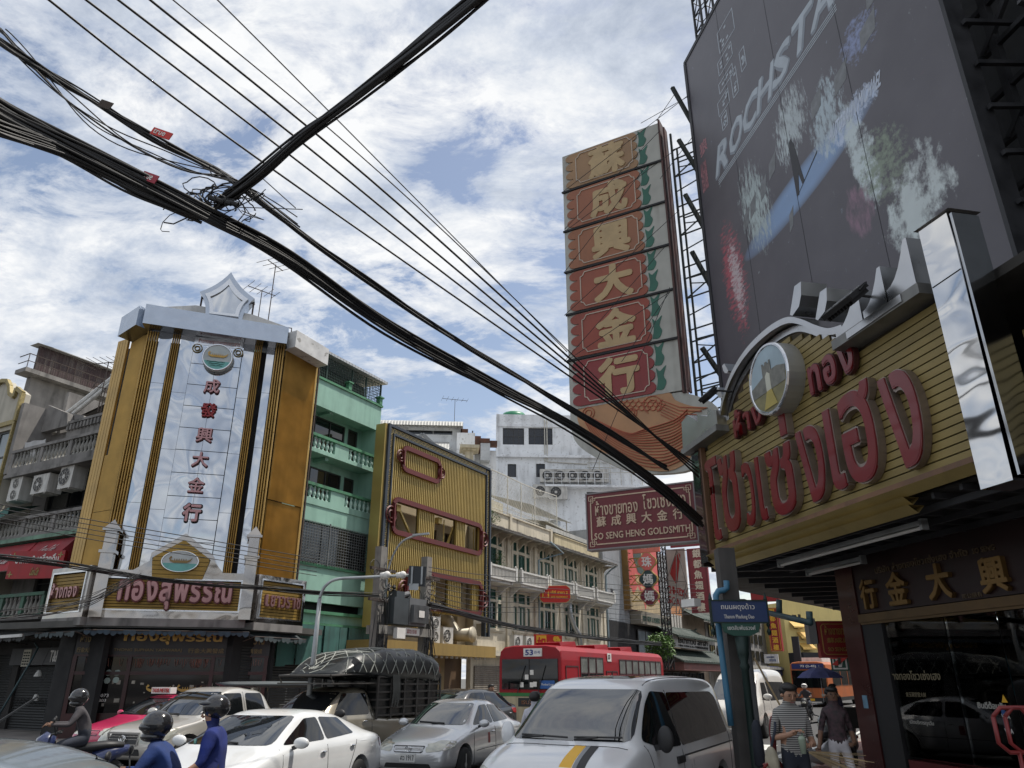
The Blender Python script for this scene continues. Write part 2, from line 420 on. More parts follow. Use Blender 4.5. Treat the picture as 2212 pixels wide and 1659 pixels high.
#  LEFT STREET AND CORNER GOLD SHOP
M_steel=mirror('mirror_steel',(.52,.54,.57),dist=.10,sc=.75,rough=.06,stretch=(1,1,.7))
M_steel2=mirror('brushed_steel',(.62,.63,.65),dist=.012,sc=3,rough=.22)
M_gold=mat('gold_fluted',(.42,.235,.045),.38,.55,var=.22,scale=.7,dirt=.55,dcol=(.16,.075,.02),streak=(3,3,.15),wave=('X',22,.012))
M_goldrib=mat('gold_rib',(.42,.265,.075),.36,.5,var=.2,scale=1.2,dirt=.35,dcol=(.22,.12,.03),streak=(4,4,.2))
M_dark=mat('dark_void',(.012,.012,.013),.8,var=.3)
M_iron=mat('rusty_iron',(.06,.045,.038),.75,.2,var=.4,scale=8)
M_pinkm=mat('letter_pink_metal',(.36,.20,.20),.3,.75,var=.12)
M_redl=mat('letter_red',(.26,.012,.016),.3,.1,var=.1)
M_maroon=mat('maroon',(.10,.012,.016),.5,var=.2)
M_board_gold=mat('board_gold',(.30,.19,.04),.5,.35,var=.2,scale=1.5,dirt=.5,dcol=(.08,.055,.02),streak=(1,1,.5))
M_grime=mat('grimy_plaster',(.21,.20,.19),.9,var=.25,scale=1.5,bump=.004,bscale=20,dirt=.95,dcol=(.05,.048,.045),streak=(2.5,2.5,.4))
M_cream_old=mat('cream_plaster',(.46,.43,.36),.85,var=.12,scale=1.2,dirt=.5,dcol=(.16,.15,.12),streak=(3,3,.3))
M_goldtrim=mat('gold_trim',(.30,.24,.10),.6,.2,var=.3,scale=12,bump=.01,bscale=30)
M_green_trim=mat('green_trim',(.06,.13,.09),.7,var=.3,dirt=.5)
M_win=glassy('window_dark_glass');M_frame_dk=mat('window_frame_dark',(.05,.05,.05),.5,.3,var=.2)
M_tarp_g=mat('green_tarpaulin',(.045,.13,.115),.75,var=.3,scale=1.2,bump=.03,bscale=2.5,dirt=.4)
M_ac=mat('ac_white',(.50,.49,.46),.5,var=.12,scale=3,dirt=.6,dcol=(.14,.12,.10),streak=(6,6,.6))
M_acdark=mat('ac_grille',(.05,.05,.05),.6,.3,var=.2)
M_pole=mat('pole_concrete',(.20,.19,.175),.9,var=.2,scale=3,bump=.004,bscale=50,dirt=.6,streak=(6,6,.4))
M_cable=mat('cable_black',(.010,.010,.011),.55,var=.2)
M_white=mat('white_paint',(.62,.62,.60),.6,var=.1,dirt=.4,dcol=(.2,.19,.17))
M_awn_dk=mat('awning_dark_blue',(.035,.055,.075),.8,var=.3,scale=2,bump=.02,bscale=5,dirt=.3)
M_cola=mat('awning_red',(.28,.022,.030),.75,var=.25,scale=1.2,bump=.015,bscale=4,dirt=.45,dcol=(.10,.03,.03))
M_signred=mat('sign_red_enamel',(.30,.008,.012),.45,var=.12,dirt=.3)
M_wt=mat('lettering_white',(.68,.66,.63),.6,var=.08)
M_roofshed=mat('shed_sheet_maroon',(.055,.035,.035),.8,var=.3,scale=1,dirt=.7,dcol=(.20,.18,.16),streak=(6,6,.25),wave=('X',7,.02))
M_shutter=mat('roller_shutter',(.035,.037,.038),.55,.4,var=.25,scale=1.5,dirt=.5,wave=('Z',11,.02))
def baluster_mesh(h,r,name,m,n=8):
 p=[(r*.9,0),(r*.9,h*.06),(r*.45,h*.12),(r*.7,h*.25),(r,h*.4),(r*.85,h*.52),(r*.4,h*.72),(r*.4,h*.8),(r*.75,h*.86),(r*.75,h)]
 b=MB();b.lathe(p,(0,0,0),n);return b.mesh(name,m,True)
def balusters(parent,me,xs,y,z):
 org=ORG[parent.name]
 for x in xs:
  o=bpy.data.objects.new('baluster',me);COL.objects.link(o);o.parent=parent;o.location=(x-org[0],y-org[1],z-org[2]);ORG[o.name]=org
def frange(a,b,n):return[a+(b-a)*(i+.5)/n for i in range(n)]
def ac_unit(fr,x,y,z,label,w=.85,h=.6,group=None,d=.32,fans=1,cat='air conditioner',rzf=None):
 t=thing('air_conditioner',label,cat,fr,(x,y,z),group)
 b=MB();b.box(x-w/2,x+w/2,y,y+d,z,z+h);b.box(x-w/2-.01,x+w/2+.01,y-.006,y+d+.01,z+h,z+h+.02)
 b.box(x-w*.4,x-w*.3,y+.03,y+d-.03,z-.04,z);b.box(x+w*.3,x+w*.4,y+.03,y+d-.03,z-.04,z)
 b.build('casing',M_ac,t)
 for k in range(fans):
  cz=z+h*(k+.5)/fans;r=min(h/fans,w)*.40;cx_=x-w*.12 if fans==1 else x
  g=MB();g.tube([(cx_,y-.012,cz),(cx_,y+.01,cz)],r,18);g.build('fan_opening',M_acdark,t)
  g=MB();g.ring((cx_,y-.018,cz),r,.012,'y',20,4);g.ring((cx_,y-.018,cz),r*.6,.006,'y',16,4)
  g.tube([(cx_,y-.03,cz),(cx_,y-.012,cz)],r*.26,10)
  for a in range(8):g.bar((cx_,y-.018,cz),(cx_+r*math.cos(a*.785),y-.018,cz+r*math.sin(a*.785)),.01)
  g.build('fan_grille',M_ac,t)
 return t
t=thing('cream_shophouse','cream plaster shophouse with curved gold-edged parapet at the far left edge','building',LST,(-37,1.0,0))
b=MB();wl_=[(-36.0,9.2),(-33.75,9.2),(-33.68,13.6),(-34.3,13.9),(-34.35,13.55),(-34.7,13.75),(-34.9,14.1),(-35.25,14.45),(-35.8,14.5),(-36.6,14.0),(-37.2,13.4),(-37.2,9.2)]
b=MB();walls(b,-41,-33.75,0,12.3,[(-36.9,-34.0,9.6,12.0),(-40.4,-37.5,9.6,12.0)],0,.3)
b.prism([(-33.7,12.3),(-33.7,13.6),(-34.3,13.95),(-34.35,13.55),(-34.75,13.75),(-34.95,14.15),(-35.3,14.5),(-35.8,14.6),(-36.4,14.4),(-36.9,13.9),(-37.3,13.6),(-41,13.6),(-41,12.3)],0,.3)
b.box(-41,-33.75,.3,9,0,12.3);b.build('wall',M_cream_old,t)
g=MB()
cur=[(-33.7,12.3),(-33.7,13.6),(-34.3,13.95),(-34.35,13.55),(-34.75,13.75),(-34.95,14.15),(-35.3,14.5),(-35.8,14.6),(-36.4,14.4),(-36.9,13.9),(-37.3,13.6),(-41,13.6)]
for a,c in zip(cur,cur[1:]):g.bar((a[0],-.06,a[1]),(c[0],-.06,c[1]),.16,.18)
g.bar((-41,-.04,12.3),(-33.7,-.04,12.3),.12,.2);g.bar((-41,-.04,9.3),(-33.7,-.04,9.3),.12,.22);g.bar((-33.78,-.04,9.3),(-33.78,-.04,12.2),.1,.14)
g.build('gold_moulding',M_goldtrim,t)
window(t,-36.9,-34.0,9.6,12.0,.08,M_frame_dk,mat('pane_pale',(.16,.19,.2),.1,var=.2,scale=.6,spec=.8),3,2,.09)
window(t,-40.4,-37.5,9.6,12.0,.08,M_frame_dk,M_win,3,2,.09)
t=thing('balcony_shophouse','weathered grey shophouse with balustraded balconies left of the gold tower','building',LST,(-30,1.5,0))
X0,X1=-33.6,-25.2
b=MB()
walls(b,X0,X1,0,12.0,[(-32.4,-30.1,10.2,11.5),(-29.2,-26.8,10.2,11.55),(-32.6,-27,7.7,9.3),(-32,-27.4,4.6,6.3),(-33.0,-29.2,.15,2.5)],1.4,1.7)
b.box(X0,X1,1.7,2.2,0,3.0);b.box(X0,X0+.25,1.7,6.5,3,14.2);b.box(X1-.3,X1,1.7,9,3,12);b.box(X0,X1,6.2,6.5,3,12);b.box(X0,X1,1.7,6.5,9.3,9.6);b.box(X0,X1,1.7,6.2,11.9,12)
b.box(X0,X0+.25,-.05,1.4,9.9,13.1);b.prism([(X0+.25,12.0),(X0+2.2,12.0),(X0+2.0,12.6),(X0+.25,13.3)],.9,1.15)
b.build('wall',M_grime,t)
b=MB();b.prism([(X0+.02,12.2),(X0+3.0,12.0),(X0+2.6,12.5),(X0+.05,13.2)],1.2,1.38);b.build('gable_wall',M_grime,t)
def balcony(t,x0,x1,zs,zr,me,n,mslab,mrail,y0=-.1,y1=1.4,piers=None,hs=.9):
 b=MB();b.box(x0,x1,y0,y1,zs,zr-hs+.02);b.box(x0-.04,x1+.04,y0-.08,y1,zs-.12,zs+.02);b.build('balcony_slab',mslab,t)
 r=MB();r.box(x0,x1,y0-.03,y0+.19,zr-.12,zr);r.box(x0,x1,y0,y0+.16,zr-hs+.02,zr-hs+.12)
 for p in(piers or[x0+.1,x1-.1]):r.box(p-.1,p+.1,y0+.005,y0+.155,zr-hs+.12,zr-.12)
 r.build('balcony_rail',mrail,t)
 ps=piers or[x0+.1,x1-.1]
 for a,c in zip(ps,ps[1:]):balusters(t,me,frange(a+.12,c-.12,max(1,int((c-a-.24)/n))),y0+.08,zr-hs+.12)
bal_old=baluster_mesh(.66,.085,'baluster',mat('baluster_weathered',(.36,.35,.32),.85,var=.2,dirt=.8,dcol=(.08,.08,.075),streak=(4,4,1)))
balcony(t,-33.2,-26.2,9.75,10.85,bal_old,.235,M_grime,M_grime,piers=[-33.1,-31.0,-29.0,-26.3])
balcony(t,-33.4,-26.2,6.95,7.85,bal_old,.235,mat('balcony_green_paint',(.16,.27,.20),.85,var=.2,dirt=.7),M_grime,piers=[-33.3,-31.0,-29.0,-26.3],hs=.86)
balcony(t,-33.4,-28.4,4.0,4.85,bal_old,.26,M_grime,M_green_trim,piers=[-33.3,-31.2,-29.8,-28.5])
b=MB();b.box(-31.6,X1,1.05,1.4,11.45,12.1);b.box(-31.7,X1,.95,1.5,12.1,12.22);b.build('parapet',M_grime,t)
b=MB()
for i in range(26):b.box(-31.5+i*.24,-31.38+i*.24,.93,1.06,11.8,12.05)
b.build('parapet_dentils',M_grime,t)
b=MB();b.box(X0+.2,X1,.9,1.2,9.45,9.62);b.build('edge_trim',M_green_trim,t)
for a,c,d_,e in((-32.4,-30.1,10.2,11.5),(-29.2,-26.8,10.2,11.55),(-32.6,-27,7.7,9.3),(-32,-27.4,4.6,6.3)):
 window(t,a,c,d_,e,1.5,M_frame_dk,M_win,4,2,.06)
b=MB();P=[(-32.5+i*.2,-.05+.05*math.sin(i*1.3),11.15-.012*i)for i in range(9)]
for a,c in zip(P,P[1:]):b.quad((a[0],a[1],a[2]),(c[0],c[1],c[2]),(c[0]+.02,c[1]+.08,10.35),(a[0]+.02,a[1]+.08,10.35))
b.build('hanging_sheet',mat('white_sheet',(.45,.45,.45),.9,var=.15),fr=LST,label='grey-white sheet hung out on the old balcony beside the cream shophouse',cat='laundry sheet')
for i,(x,z,lb)in enumerate(((-32.4,8.65,'stained air conditioner leftmost under the weathered balcony'),(-30.6,8.75,'wide air conditioner in the middle under the weathered balcony'),(-28.9,8.75,'air conditioner nearest the gold tower under the weathered balcony'))):
 ac_unit(LST,x,-.05,z,lb,1.1 if i==1 else .85,.95 if i!=1 else .75,'air conditioners under the weathered balcony',.6,2 if i==0 else 1)
b=MB();b.quad((-33.4,-.6,7.75),(-31.3,-.6,8.15),(-31.3,.6,8.45),(-33.4,.6,8.45));b.quad((-33.4,-.6,7.75),(-31.3,-.6,8.15),(-31.3,-.6,7.9),(-33.4,-.6,7.4))
b.build('tarpaulin',M_tarp_g,fr=LST,label='green tarpaulin sheltering the balcony above the soft drink awning',cat='tarpaulin')
t=thing('rooftop_shed','dark rust-streaked corrugated shed on the roof at far left','shed',LST,(-34,6,12))
SY=5.0
def P3(p,y):x,z=LST.loc(p,y);return(x,y,z)
cA=LST.loc(w1(390,185),SY);cB=LST.loc(w1(320,470),SY)
zt=cA[1];zb=cB[1];xc=cA[0]
zr=zt-.1
b=MB();b.box(-44,xc,SY,SY+.1,zb,zr);b.build('wall',M_roofshed,t)
b=MB();b.box(xc-.1,xc,SY+.1,SY+9,zb,zr);b.build('side_wall',mat('shed_side',(.055,.035,.035),.8,var=.3,dirt=.7,dcol=(.2,.18,.16),streak=(6,6,.25),wave=('Y',7,.02)),t)
b=MB();b.add([(-44.3,SY-.35,zr),(xc+.35,SY-.35,zr),(xc+.35,SY+9.2,zr),(-44.3,SY+9.2,zr),(-44.3,SY+1,zr+.4),(xc-.6,SY+1,zr+.4),(xc-.6,SY+8,zr+.4),(-44.3,SY+8,zr+.4)],[(0,1,5,4),(1,2,6,5),(2,3,7,6),(4,5,6,7),(0,3,2,1),(3,0,4,7)])
b.build('roof',mat('sheet_roof_grey',(.32,.32,.31),.6,.2,var=.2,wave=('X',6,.02)),t)
b=MB();b.box(-44,xc+.9,SY-.9,SY+9,zb-.25,zb);b.build('deck',M_grime,t)
b=MB()
for i in range(40):b.box(-43+i*.3,-42.975+i*.3,SY-.85,SY-.825,zb,zb+.85)if-43+i*.3<xc+.85 else None
b.box(-44,xc+.85,SY-.86,SY-.82,zb+.83,zb+.87);b.box(-44,xc+.85,SY-.86,SY-.82,zb+.4,zb+.43);b.box(xc+.82,xc+.86,SY-.86,SY+8,zb+.83,zb+.87);b.box(xc+.82,xc+.86,SY-.86,SY+8,zb+.4,zb+.43)
for i in range(20):b.box(xc+.82,xc+.86,SY-.86+i*.45,SY-.83+i*.45,zb,zb+.85)
b.build('railing',M_iron,t)
b=MB();b.box(-44,xc+.3,SY-.2,SY+8.8,11.5,zb-.27);b.build('base_block',M_grime,t)
t=thing('rooftop_lean_to','low dark lean-to roof with pale drain pipes behind the weathered parapet','shed',LST,(-30,2,12))
b=MB();b.add([(-32.6,2.0,13.0),(-27.6,2.2,13.9),(-26.2,4.5,14.3),(-32.0,5,14.2)],[(0,1,2,3)]);b.add([(-32.6,2.0,12.9),(-27.6,2.2,13.8),(-26.2,4.5,14.2),(-32.0,5,14.1)],[(3,2,1,0)]);b.box(-32.4,-26.3,4.4,4.6,11.8,14.0)
b.build('roof',mat('lean_to_sheet',(.12,.11,.10),.7,.2,var=.3),t)
b=MB();b.tube([(-33.2,1.6,12.9),(-29.8,1.6,14.25)],.12,8);b.tube([(-29.9,1.5,14.3),(-29.8,1.5,13.9),(-32.4,1.5,12.8)],.09,8);b.build('drain_pipe',M_white,t)
b=MB();b.box(-30.0,-27.0,1.9,1.96,12.3,13.6);b.build('signboard',mat('faded_blue_board',(.30,.36,.40),.6,var=.15,dirt=.3),t)
def antenna(fr,x,y,z,h,label,n=7,L=1.6,rz=.4):
 t=thing('television_antenna',label,'antenna',fr,(x,y,z))
 b=MB();b.tube([(x,y,z),(x,y,z+h)],.022,5);b.build('mast',M_iron,t)
 c,s=math.cos(rz),math.sin(rz);b=MB();b.bar((x-L/2*c,y-L/2*s,z+h-.05),(x+L/2*c,y+L/2*s,z+h-.05),.03)
 for i in range(n):
  f=i/(n-1)-.5;l=.55-.2*f;q_=(x+L*f*c,y+L*f*s,z+h-.02);b.bar((q_[0]+s*l,q_[1]-c*l,q_[2]),(q_[0]-s*l,q_[1]+c*l,q_[2]),.016)
 b.build('aerial_rods',M_iron,t);return t
antenna(LST,-29.2,.8,12.2,2.3,'large yagi television antenna on a mast left of the gold tower',9,2.4,.3)
antenna(LST,-29.35,1.0,12.2,1.2,'small television antenna low on the weathered parapet',5,.9,1.2)
def awning(fr,x0,x1,zt,zb,y0,y1,m,label,mframe=M_iron,scallop=0,group=None,parts=None):
 t=thing('awning',label,'awning',fr,((x0+x1)/2,y0,zb),group)
 b=MB();n=14
 for i in range(n):
  a=x0+(x1-x0)*i/n;c=x0+(x1-x0)*(i+1)/n
  for k in range(4):
   f0,f1=k/4,(k+1)/4
   def pt(x,f):return(x,y0+(y1-y0)*f,zb+(zt-zb)*f-.06*math.sin(f*math.pi)-.012*math.sin(x*5)*math.sin(f*3))
   b.quad(pt(a,f0),pt(c,f0),pt(c,f1),pt(a,f1))
 b.add([(x0,y0,zb),(x0,y1,zt),(x0,y1,zb)],[(0,1,2)]);b.add([(x1,y0,zb),(x1,y1,zt),(x1,y1,zb)],[(0,2,1)])
 b.build('canvas',m,t,True)
 if scallop:
  b=MB();n=int((x1-x0)/scallop)
  for i in range(n):
   a=x0+i*(x1-x0)/n;w=(x1-x0)/n;h=.16+.03*math.sin(i*2.1)
   pl=[(a,zb)]+[(a+w*(j/6),zb-h*.6-h*.4*math.sin(math.pi*j/6))for j in range(7)]+[(a+w,zb)]
   b.prism(pl,y0-.012+.02*math.sin(i*1.7),y0-.006+.02*math.sin(i*1.7))
  b.build('valance',m,t)
 b=MB();b.tube([(x0,y0,zb-.01),(x1,y0,zb-.01)],.02,5)
 for x in(x0,(x0+x1)/2,x1):b.tube([(x,y0,zb-.01),(x,y1,zb-.15)],.018,5)
 b.build('awning_frame',mframe,t)
 return t
a1=awning(LST,-29.8,-27.3,6.75,5.85,-.75,0,M_cola,'faded red canvas awning with white script beside the gold tower')
mb=MB();vs_=MB();text_into(vs_,'Coca-Cola',0,1,0,1,0,.004,.02,.3)
def slope_text(txt,x0,x1,f0,f1,zt,zb,y0,y1,parent,m,skew=.25,bold=.02):
 tb=MB();text_into(tb,txt,0,1,0,1,0,.0,bold,skew);o=MB();out=[]
 for v in tb.v:
  f=f0+(f1-f0)*v[2];out.append((x0+(x1-x0)*v[0],y0+(y1-y0)*f-.03,zb+(zt-zb)*f-.06*math.sin(f*math.pi)+.03))
 o.add(out,tb.f);return o.build('lettering',m,parent)
slope_text('Coca-Cola',-29.1,-28.1,.35,.75,6.75,5.85,-.75,0,a1,M_wt)
a2=awning(LST,-34,-29.9,6.75,5.6,-.75,0,M_cola,'faded red canvas awning running out of the left edge of the picture')
slope_text('Coca-Cola',-32.2,-30.8,.3,.7,6.75,5.6,-.75,0,a2,M_wt)
t=thing('drink_sign','red lightbox sign with gold corners hung in front of the red awnings','sign',RB,(0,0,0));
SG=Fr(*LST.W(-28.2,-1.3)[:2],-8)
t.location=SG.W(0,0,5.0);t.rotation_euler=(0,0,SG.t);ORG[t.name]=(0,0,5.0)
sx0,sz1=SG.loc(w2(90,380));sx1,sz0=SG.loc(w2(440,575))
sx0=SG.loc(w2(65,470))[0]
b=MB();b.box(sx0,sx1,0,.15,sz0,sz1);b.build('panel',M_signred,t)
b=MB();text_into(b,'อาหาร & เครื่องดื่ม',sx0+.25,sx1-.2,sz0+(sz1-sz0)*.55,sz1-.1,-.002,.012,.02);b.build('lettering',M_wt,t)
b=MB();text_into(b,'Coca-Cola',sx0+.9,sx1-.9,sz0+.1,sz0+.38,-.002,.012,.02,.25);b.build('lettering',M_goldtrim,t)
b=MB()
for a,c in((sx0+.05,sz0+.05),(sx1-.25,sz0+.05),(sx0+.05,sz1-.25),(sx1-.25,sz1-.25)):b.box(a,a+.2,-.012,0,c+.08,c+.12);b.box(a+.08,a+.12,-.014,0,c,c+.2)
b.build('corner_ornament',M_goldtrim,t)
t=thing('shuttered_shopfront','dark shuttered shopfront with a grey fascia under the old balconies','shop front',LST,(-31,1.3,0))
b=MB()
walls(b,-34.5,-27.6,.13,3.2,[(-33.9,-31.6,.13,2.75),(-31.2,-28.3,.13,2.75)],1.1,1.38)
b.build('wall',mat('dark_pier',(.025,.023,.022),.8,var=.3,dirt=.5),t)
b=MB();b.box(-33.9,-31.6,1.2,1.3,.13,2.75);b.build('roller_shutter',M_shutter,t)
b=MB();b.box(-31.2,-28.3,1.2,1.3,.13,2.3);b.build('roller_shutter',M_shutter,t)
b=MB();b.box(-31.6,-28.2,.95,1.1,2.35,2.95);b.build('fascia',mat('fascia_grey',(.05,.05,.052),.6,var=.3,dirt=.4),t)
b=MB();text_into(b,'T&K',-29.0,-28.4,2.45,2.85,.94,.02,.02);b.build('lettering',M_wt,t)
b=MB();b.box(-30.75,-30.25,.92,.948,2.3,2.9)
b.build('notice_board',mat('notice_cream',(.42,.40,.32),.7,var=.1),t)
b=MB()
for i in range(3):
 for j in range(5):b.box(-30.7+i*.15,-30.6+i*.15,.91,.919,2.36+j*.1,2.41+j*.1)
b.build('notice_print',M_dark,t)
b=MB()
for i in range(12):
 for j in range(2):b.ring((-30.9+i*.22,1.17,1.0+j*.12),.06,.01,'y',6,4)
b.build('lattice_grille',M_shutter,t)
awning(LST,-34,-27.9,3.75,3.25,-.7,1.1,mat('awning_grey',(.045,.048,.048),.8,var=.3,dirt=.4,bump=.02,bscale=5),'grey canvas awning over the dark shuttered shopfront at left',scallop=.2)
b=MB();b.bar((-34,-.75,3.2),(-28.0,-.75,3.28),.05,.1);b.build('gutter',M_white,fr=LST,label='pale metal gutter bar along the grey awning edge',cat='gutter')
for i,(x,z)in enumerate(((-28.9,1.95),(-28.75,1.15))):
 t=thing('hanging_lamp',['white lamp shade hanging in front of the shutter, upper one','small white lamp shade hanging in front of the shutter, lower one'][i],'lamp',LST,(x,.6,z),'lamp shades by the shutter')
 b=MB();b.lathe([(.03,.22),(.06,.2),(.14-.04*i,.04),(.15-.04*i,0)],(x,.6,z),10);b.build('lamp_shade',M_white,t)
 b=MB();b.tube([(x,.6,z+.2),(x+.08,.8,z+1.1)],.008,4);b.build('cord',M_cable,t)
b=MB()
for i,(z,w)in enumerate(((.13,.75),(.38,.72),(.6,.6))):b.ball((-33.0+.1*i,.35,z+.13),(w,.3,.14),14,8)
b.build('sack_pile',mat('dark_sacks',(.05,.055,.07),.85,var=.5,scale=4,bump=.03,bscale=8),smooth=True,fr=LST,label='pile of dark rolled sacks on the pavement at far left',cat='sacks')
b=MB();b.tube([(-29.55,-.3,.14),(-28.35,-.1,2.4),(-28.6,.2,2.9),(-29.4,.5,3.1)],.035,6);b.build('support_pole',mat('pole_teal',(.05,.09,.10),.6,var=.3),smooth=True,fr=LST,label='thin leaning teal pole beside the shuttered shop',cat='pole')
b=MB();b.box(-27.75,-27.1,.5,.75,1.85,2.35);b.box(-27.7,-27.3,.48,.5,2.5,2.95);b.build('meter_box',mat('meter_grey',(.25,.24,.22),.6,var=.2),fr=LST,label='pale meter boxes on the dark pier at the shop corner',cat='meter box')
t=thing('gold_shop_building','corner gold shop with tall gold and mirror-steel facade','building',CH,(-2.4,.6,0));TW=t
b=MB()
b.prismz([(-5.1,.75),(-.15,.75),(.5,2.0),(.3,5.5),(-6,5.5),(-6.2,2.2)],3.3,13.9);b.build('building_core',M_dark,t)
ztop,zbot=14.15,5.1
def rib_group(x0,x1,y,n,par,fr=None,z0=zbot,z1=ztop,jag=True):
 w=(x1-x0)/n
 for i in range(n):
  b=MB();a=x0+i*w;k=3;zs=[z0,z0+(z1-z0)*.33+.1*i,z0+(z1-z0)*.62-.06*i,z1]
  for j in range(k):b.prismz([(a+.008,y),(a+.03,y-.05-.012*((j+i)%2)),(a+w-.03,y-.05-.012*((j+i)%2)),(a+w-.008,y),(a+w-.008,y+.05),(a+.008,y+.05)],zs[j],zs[j+1]-.012)
  b.build('gold_rib',M_goldrib,par)
def steel_panel(x0,x1,y,par,cuts,name='mirror_panel'):
 for a,c in zip(cuts,cuts[1:]):
  b=MB();n=3
  b.box(x0,x1,y,y+.04,a+.006,c-.006);b.build(name,M_steel,par)
rib_group(-5.05,-4.62,.42,5,t)
steel_panel(-4.60,-4.17,.45,t,[5.1,7.6,9.9,12.1,14.15])
rib_group(-4.15,-3.86,.42,4,t)
steel_panel(-3.84,-3.36,.45,t,[5.1,7.4,9.6,11.8,14.15])
zc=[5.1,6.3,7.1,7.9,8.75,9.6,10.45,11.3,12.15,13.0,13.75]
for a,c in zip(zc,zc[1:]):
 for x0,x1 in((-3.34,-2.47),(-2.46,-1.58)):
  b=MB();b.box(x0,x1,.38,.42,a+.012,c-.012);b.build('mirror_panel',M_steel,t)
steel_panel(-1.56,-1.16,.45,t,[5.1,7.4,9.6,11.8,14.15])
rib_group(-1.14,-.86,.42,4,t)
steel_panel(-.68,-.40,.45,t,[5.1,7.6,9.9,12.1,14.15])
rib_group(-.38,-.02,.42,4,t)
b=MB();b.box(-3.34,-1.58,.36,.4,13.78,14.1);b.build('name_strip',M_steel2,t)
b=MB();text_into(b,'ห้างทองทองสุพรรณเยาวราช',-3.2,-1.7,13.82,14.05,.355,.02,.02);b.build('lettering',M_pinkm,t)
b=MB()
for x in(-3.2,-1.72):b.ring((x,.34,13.62),.17,.02,'y',14,4);b.ring((x,.34,13.62),.09,.02,'y',10,4)
b.build('fretwork',M_goldtrim,t)
FL=Fr(*CH.W(-5.06,.5)[:2],-29.2);FRt=Fr(*CH.W(-.02,.5)[:2],60.8)
def flank(fr,parts,name,label):
 o=thing(name,None,None,fr,(0,0,0));o.parent=None
 return o
def sub(fr,name,mb,m,parent):
 o_=ORG[parent.name];c,s=math.cos(-CH.t),math.sin(-CH.t);out=[]
 for v in mb.v:
  w=fr.W(*v);dx,dy=w.x-CH.o[0],w.y-CH.o[1];out.append((dx*c-dy*s,dx*s+dy*c,v[2]))
 mb.v=out;return mb.build(name,m,parent)
xl=FL.loc(z1(655,1230))[0];xg1=FL.loc(z1(725,1230))[0];xg2=FL.loc(z1(835,1230))[0]
for i in range(4):
 w=(xg1-xl)/4;a=xl+i*w;b=MB();b.box(a+.01,a+w-.01,-.04,.05,5.05,14.1);sub(FL,'gold_rib',b,M_goldrib,t)
for z0_,z1_ in((5.05,7.3),(7.32,9.4),(9.42,14.1)):
 b=MB();n=18;w=(xg2-xg1)/n;dy=.12 if z0_>9 else .02
 for i in range(n):b.prismz([(xg1+i*w,dy),(xg1+(i+.5)*w,dy-.04),(xg1+(i+1)*w,dy)],z0_,z1_)
 o=sub(FL,'fluted_panel',b,M_goldrib,t);o['kind']='stuff'
xr1=FRt.loc(z1(1870,1230))[0];xr2=FRt.loc(z1(2045,1230))[0]
for z0_,z1_ in((5.3,8.0),(8.02,14.0)):
 b=MB();n=30;a0=.05;w=(xr2-a0)/n;dy=-.0 if z0_>6 else .05
 for i in range(n):b.prismz([(a0+i*w,dy),(a0+(i+.5)*w,dy-.06),(a0+(i+1)*w,dy)],z0_,z1_)
 o=sub(FRt,'fluted_panel',b,M_goldrib,t);o['kind']='stuff'
b=MB();b.box(xr2,xr2+.09,-.06,.3,5.2,14.0);sub(FRt,'edge_trim',b,M_goldrib,t)
b=MB();b.box(xr2+.12,xr2+.2,.1,.16,4.6,14.0);b.box(xr2+.32,xr2+.38,.1,.16,4.6,14.0)
for i in range(26):b.box(xr2+.2,xr2+.32,.12,.15,4.7+i*.36,4.73+i*.36)
sub(FRt,'steel_ladder',b,M_iron,t)
M_cor=mirror('cornice_sheet',(.40,.44,.50),dist=.012,sc=2.5,rough=.24)
b=MB();b.prism([(-5.15,14.2),(.05,14.0),(.05,14.72),(-5.15,15.0)],-.15,.9);b.build('cornice',M_cor,t)
cl=FL.loc(z1(775,595),-.55);b=MB();b.prism([(cl[0],13.95),(.05,14.2),(.05,15.0),(cl[0],14.75)],-.55,.6);sub(FL,'cornice',b,M_cor,t)
cr=FRt.loc(z3(335,230),-.6);b=MB();b.prism([(-.05,14.0),(cr[0],13.9),(cr[0],14.62),(-.05,14.72)],-.6,.6);sub(FRt,'cornice',b,mat('cornice_worn',(.55,.55,.54),.5,.1,var=.2,spots=.9),t)
b=MB();b.prism([(-4.9,15.0),(-1.9,14.9),(-.1,14.74),(-.1,14.9),(-1.4,15.25),(-3.5,15.35),(-4.7,15.1)],.2,.8);b.build('parapet',mat('plaster_pale',(.5,.5,.49),.7,var=.15,dirt=.3),t)
def crest(s,cx_=-2.4,cz=15.65):
 def cv(a,b_,c,n=6):
  return[((1-u)**2*a[0]+2*u*(1-u)*b_[0]+u*u*c[0],(1-u)**2*a[1]+2*u*(1-u)*b_[1]+u*u*c[1])for u in[i/n for i in range(n)]]
 T=(0,1.35);Rr=(1.08,.25);BR=(.72,-.85);BL=(-.72,-.85);Lf=(-1.08,.25)
 pts=cv(T,(.42,.62),Rr)+cv(Rr,(.72,-.2),BR)+[BR,BL]+cv(BL,(-.72,-.2),Lf)+cv(Lf,(-.42,.62),T)
 return[(cx_+p[0]*s,cz+p[1]*s)for p in pts]
b=MB();b.prism(crest(.94),.05,.6);b.build('crest',M_cor,t)
b=MB();o_=crest(.74,cz=15.58);i_=crest(.56,cz=15.53);n=len(o_)
b.add([(p[0],-.06,p[1])for p in o_]+[(p[0],-.06,p[1])for p in i_]+[(p[0],.05,p[1])for p in o_]+[(p[0],.05,p[1])for p in i_],[(k,(k+1)%n,n+(k+1)%n,n+k)for k in range(n)]+[(k,2*n+k,2*n+(k+1)%n,(k+1)%n)for k in range(n)]+[(n+k,n+(k+1)%n,3*n+(k+1)%n,3*n+k)for k in range(n)])
b.build('crest_rim',M_steel2,t)
b=MB();b.prism(i_,.02,.06);b.build('crest_panel',M_steel,t)
b=MB();
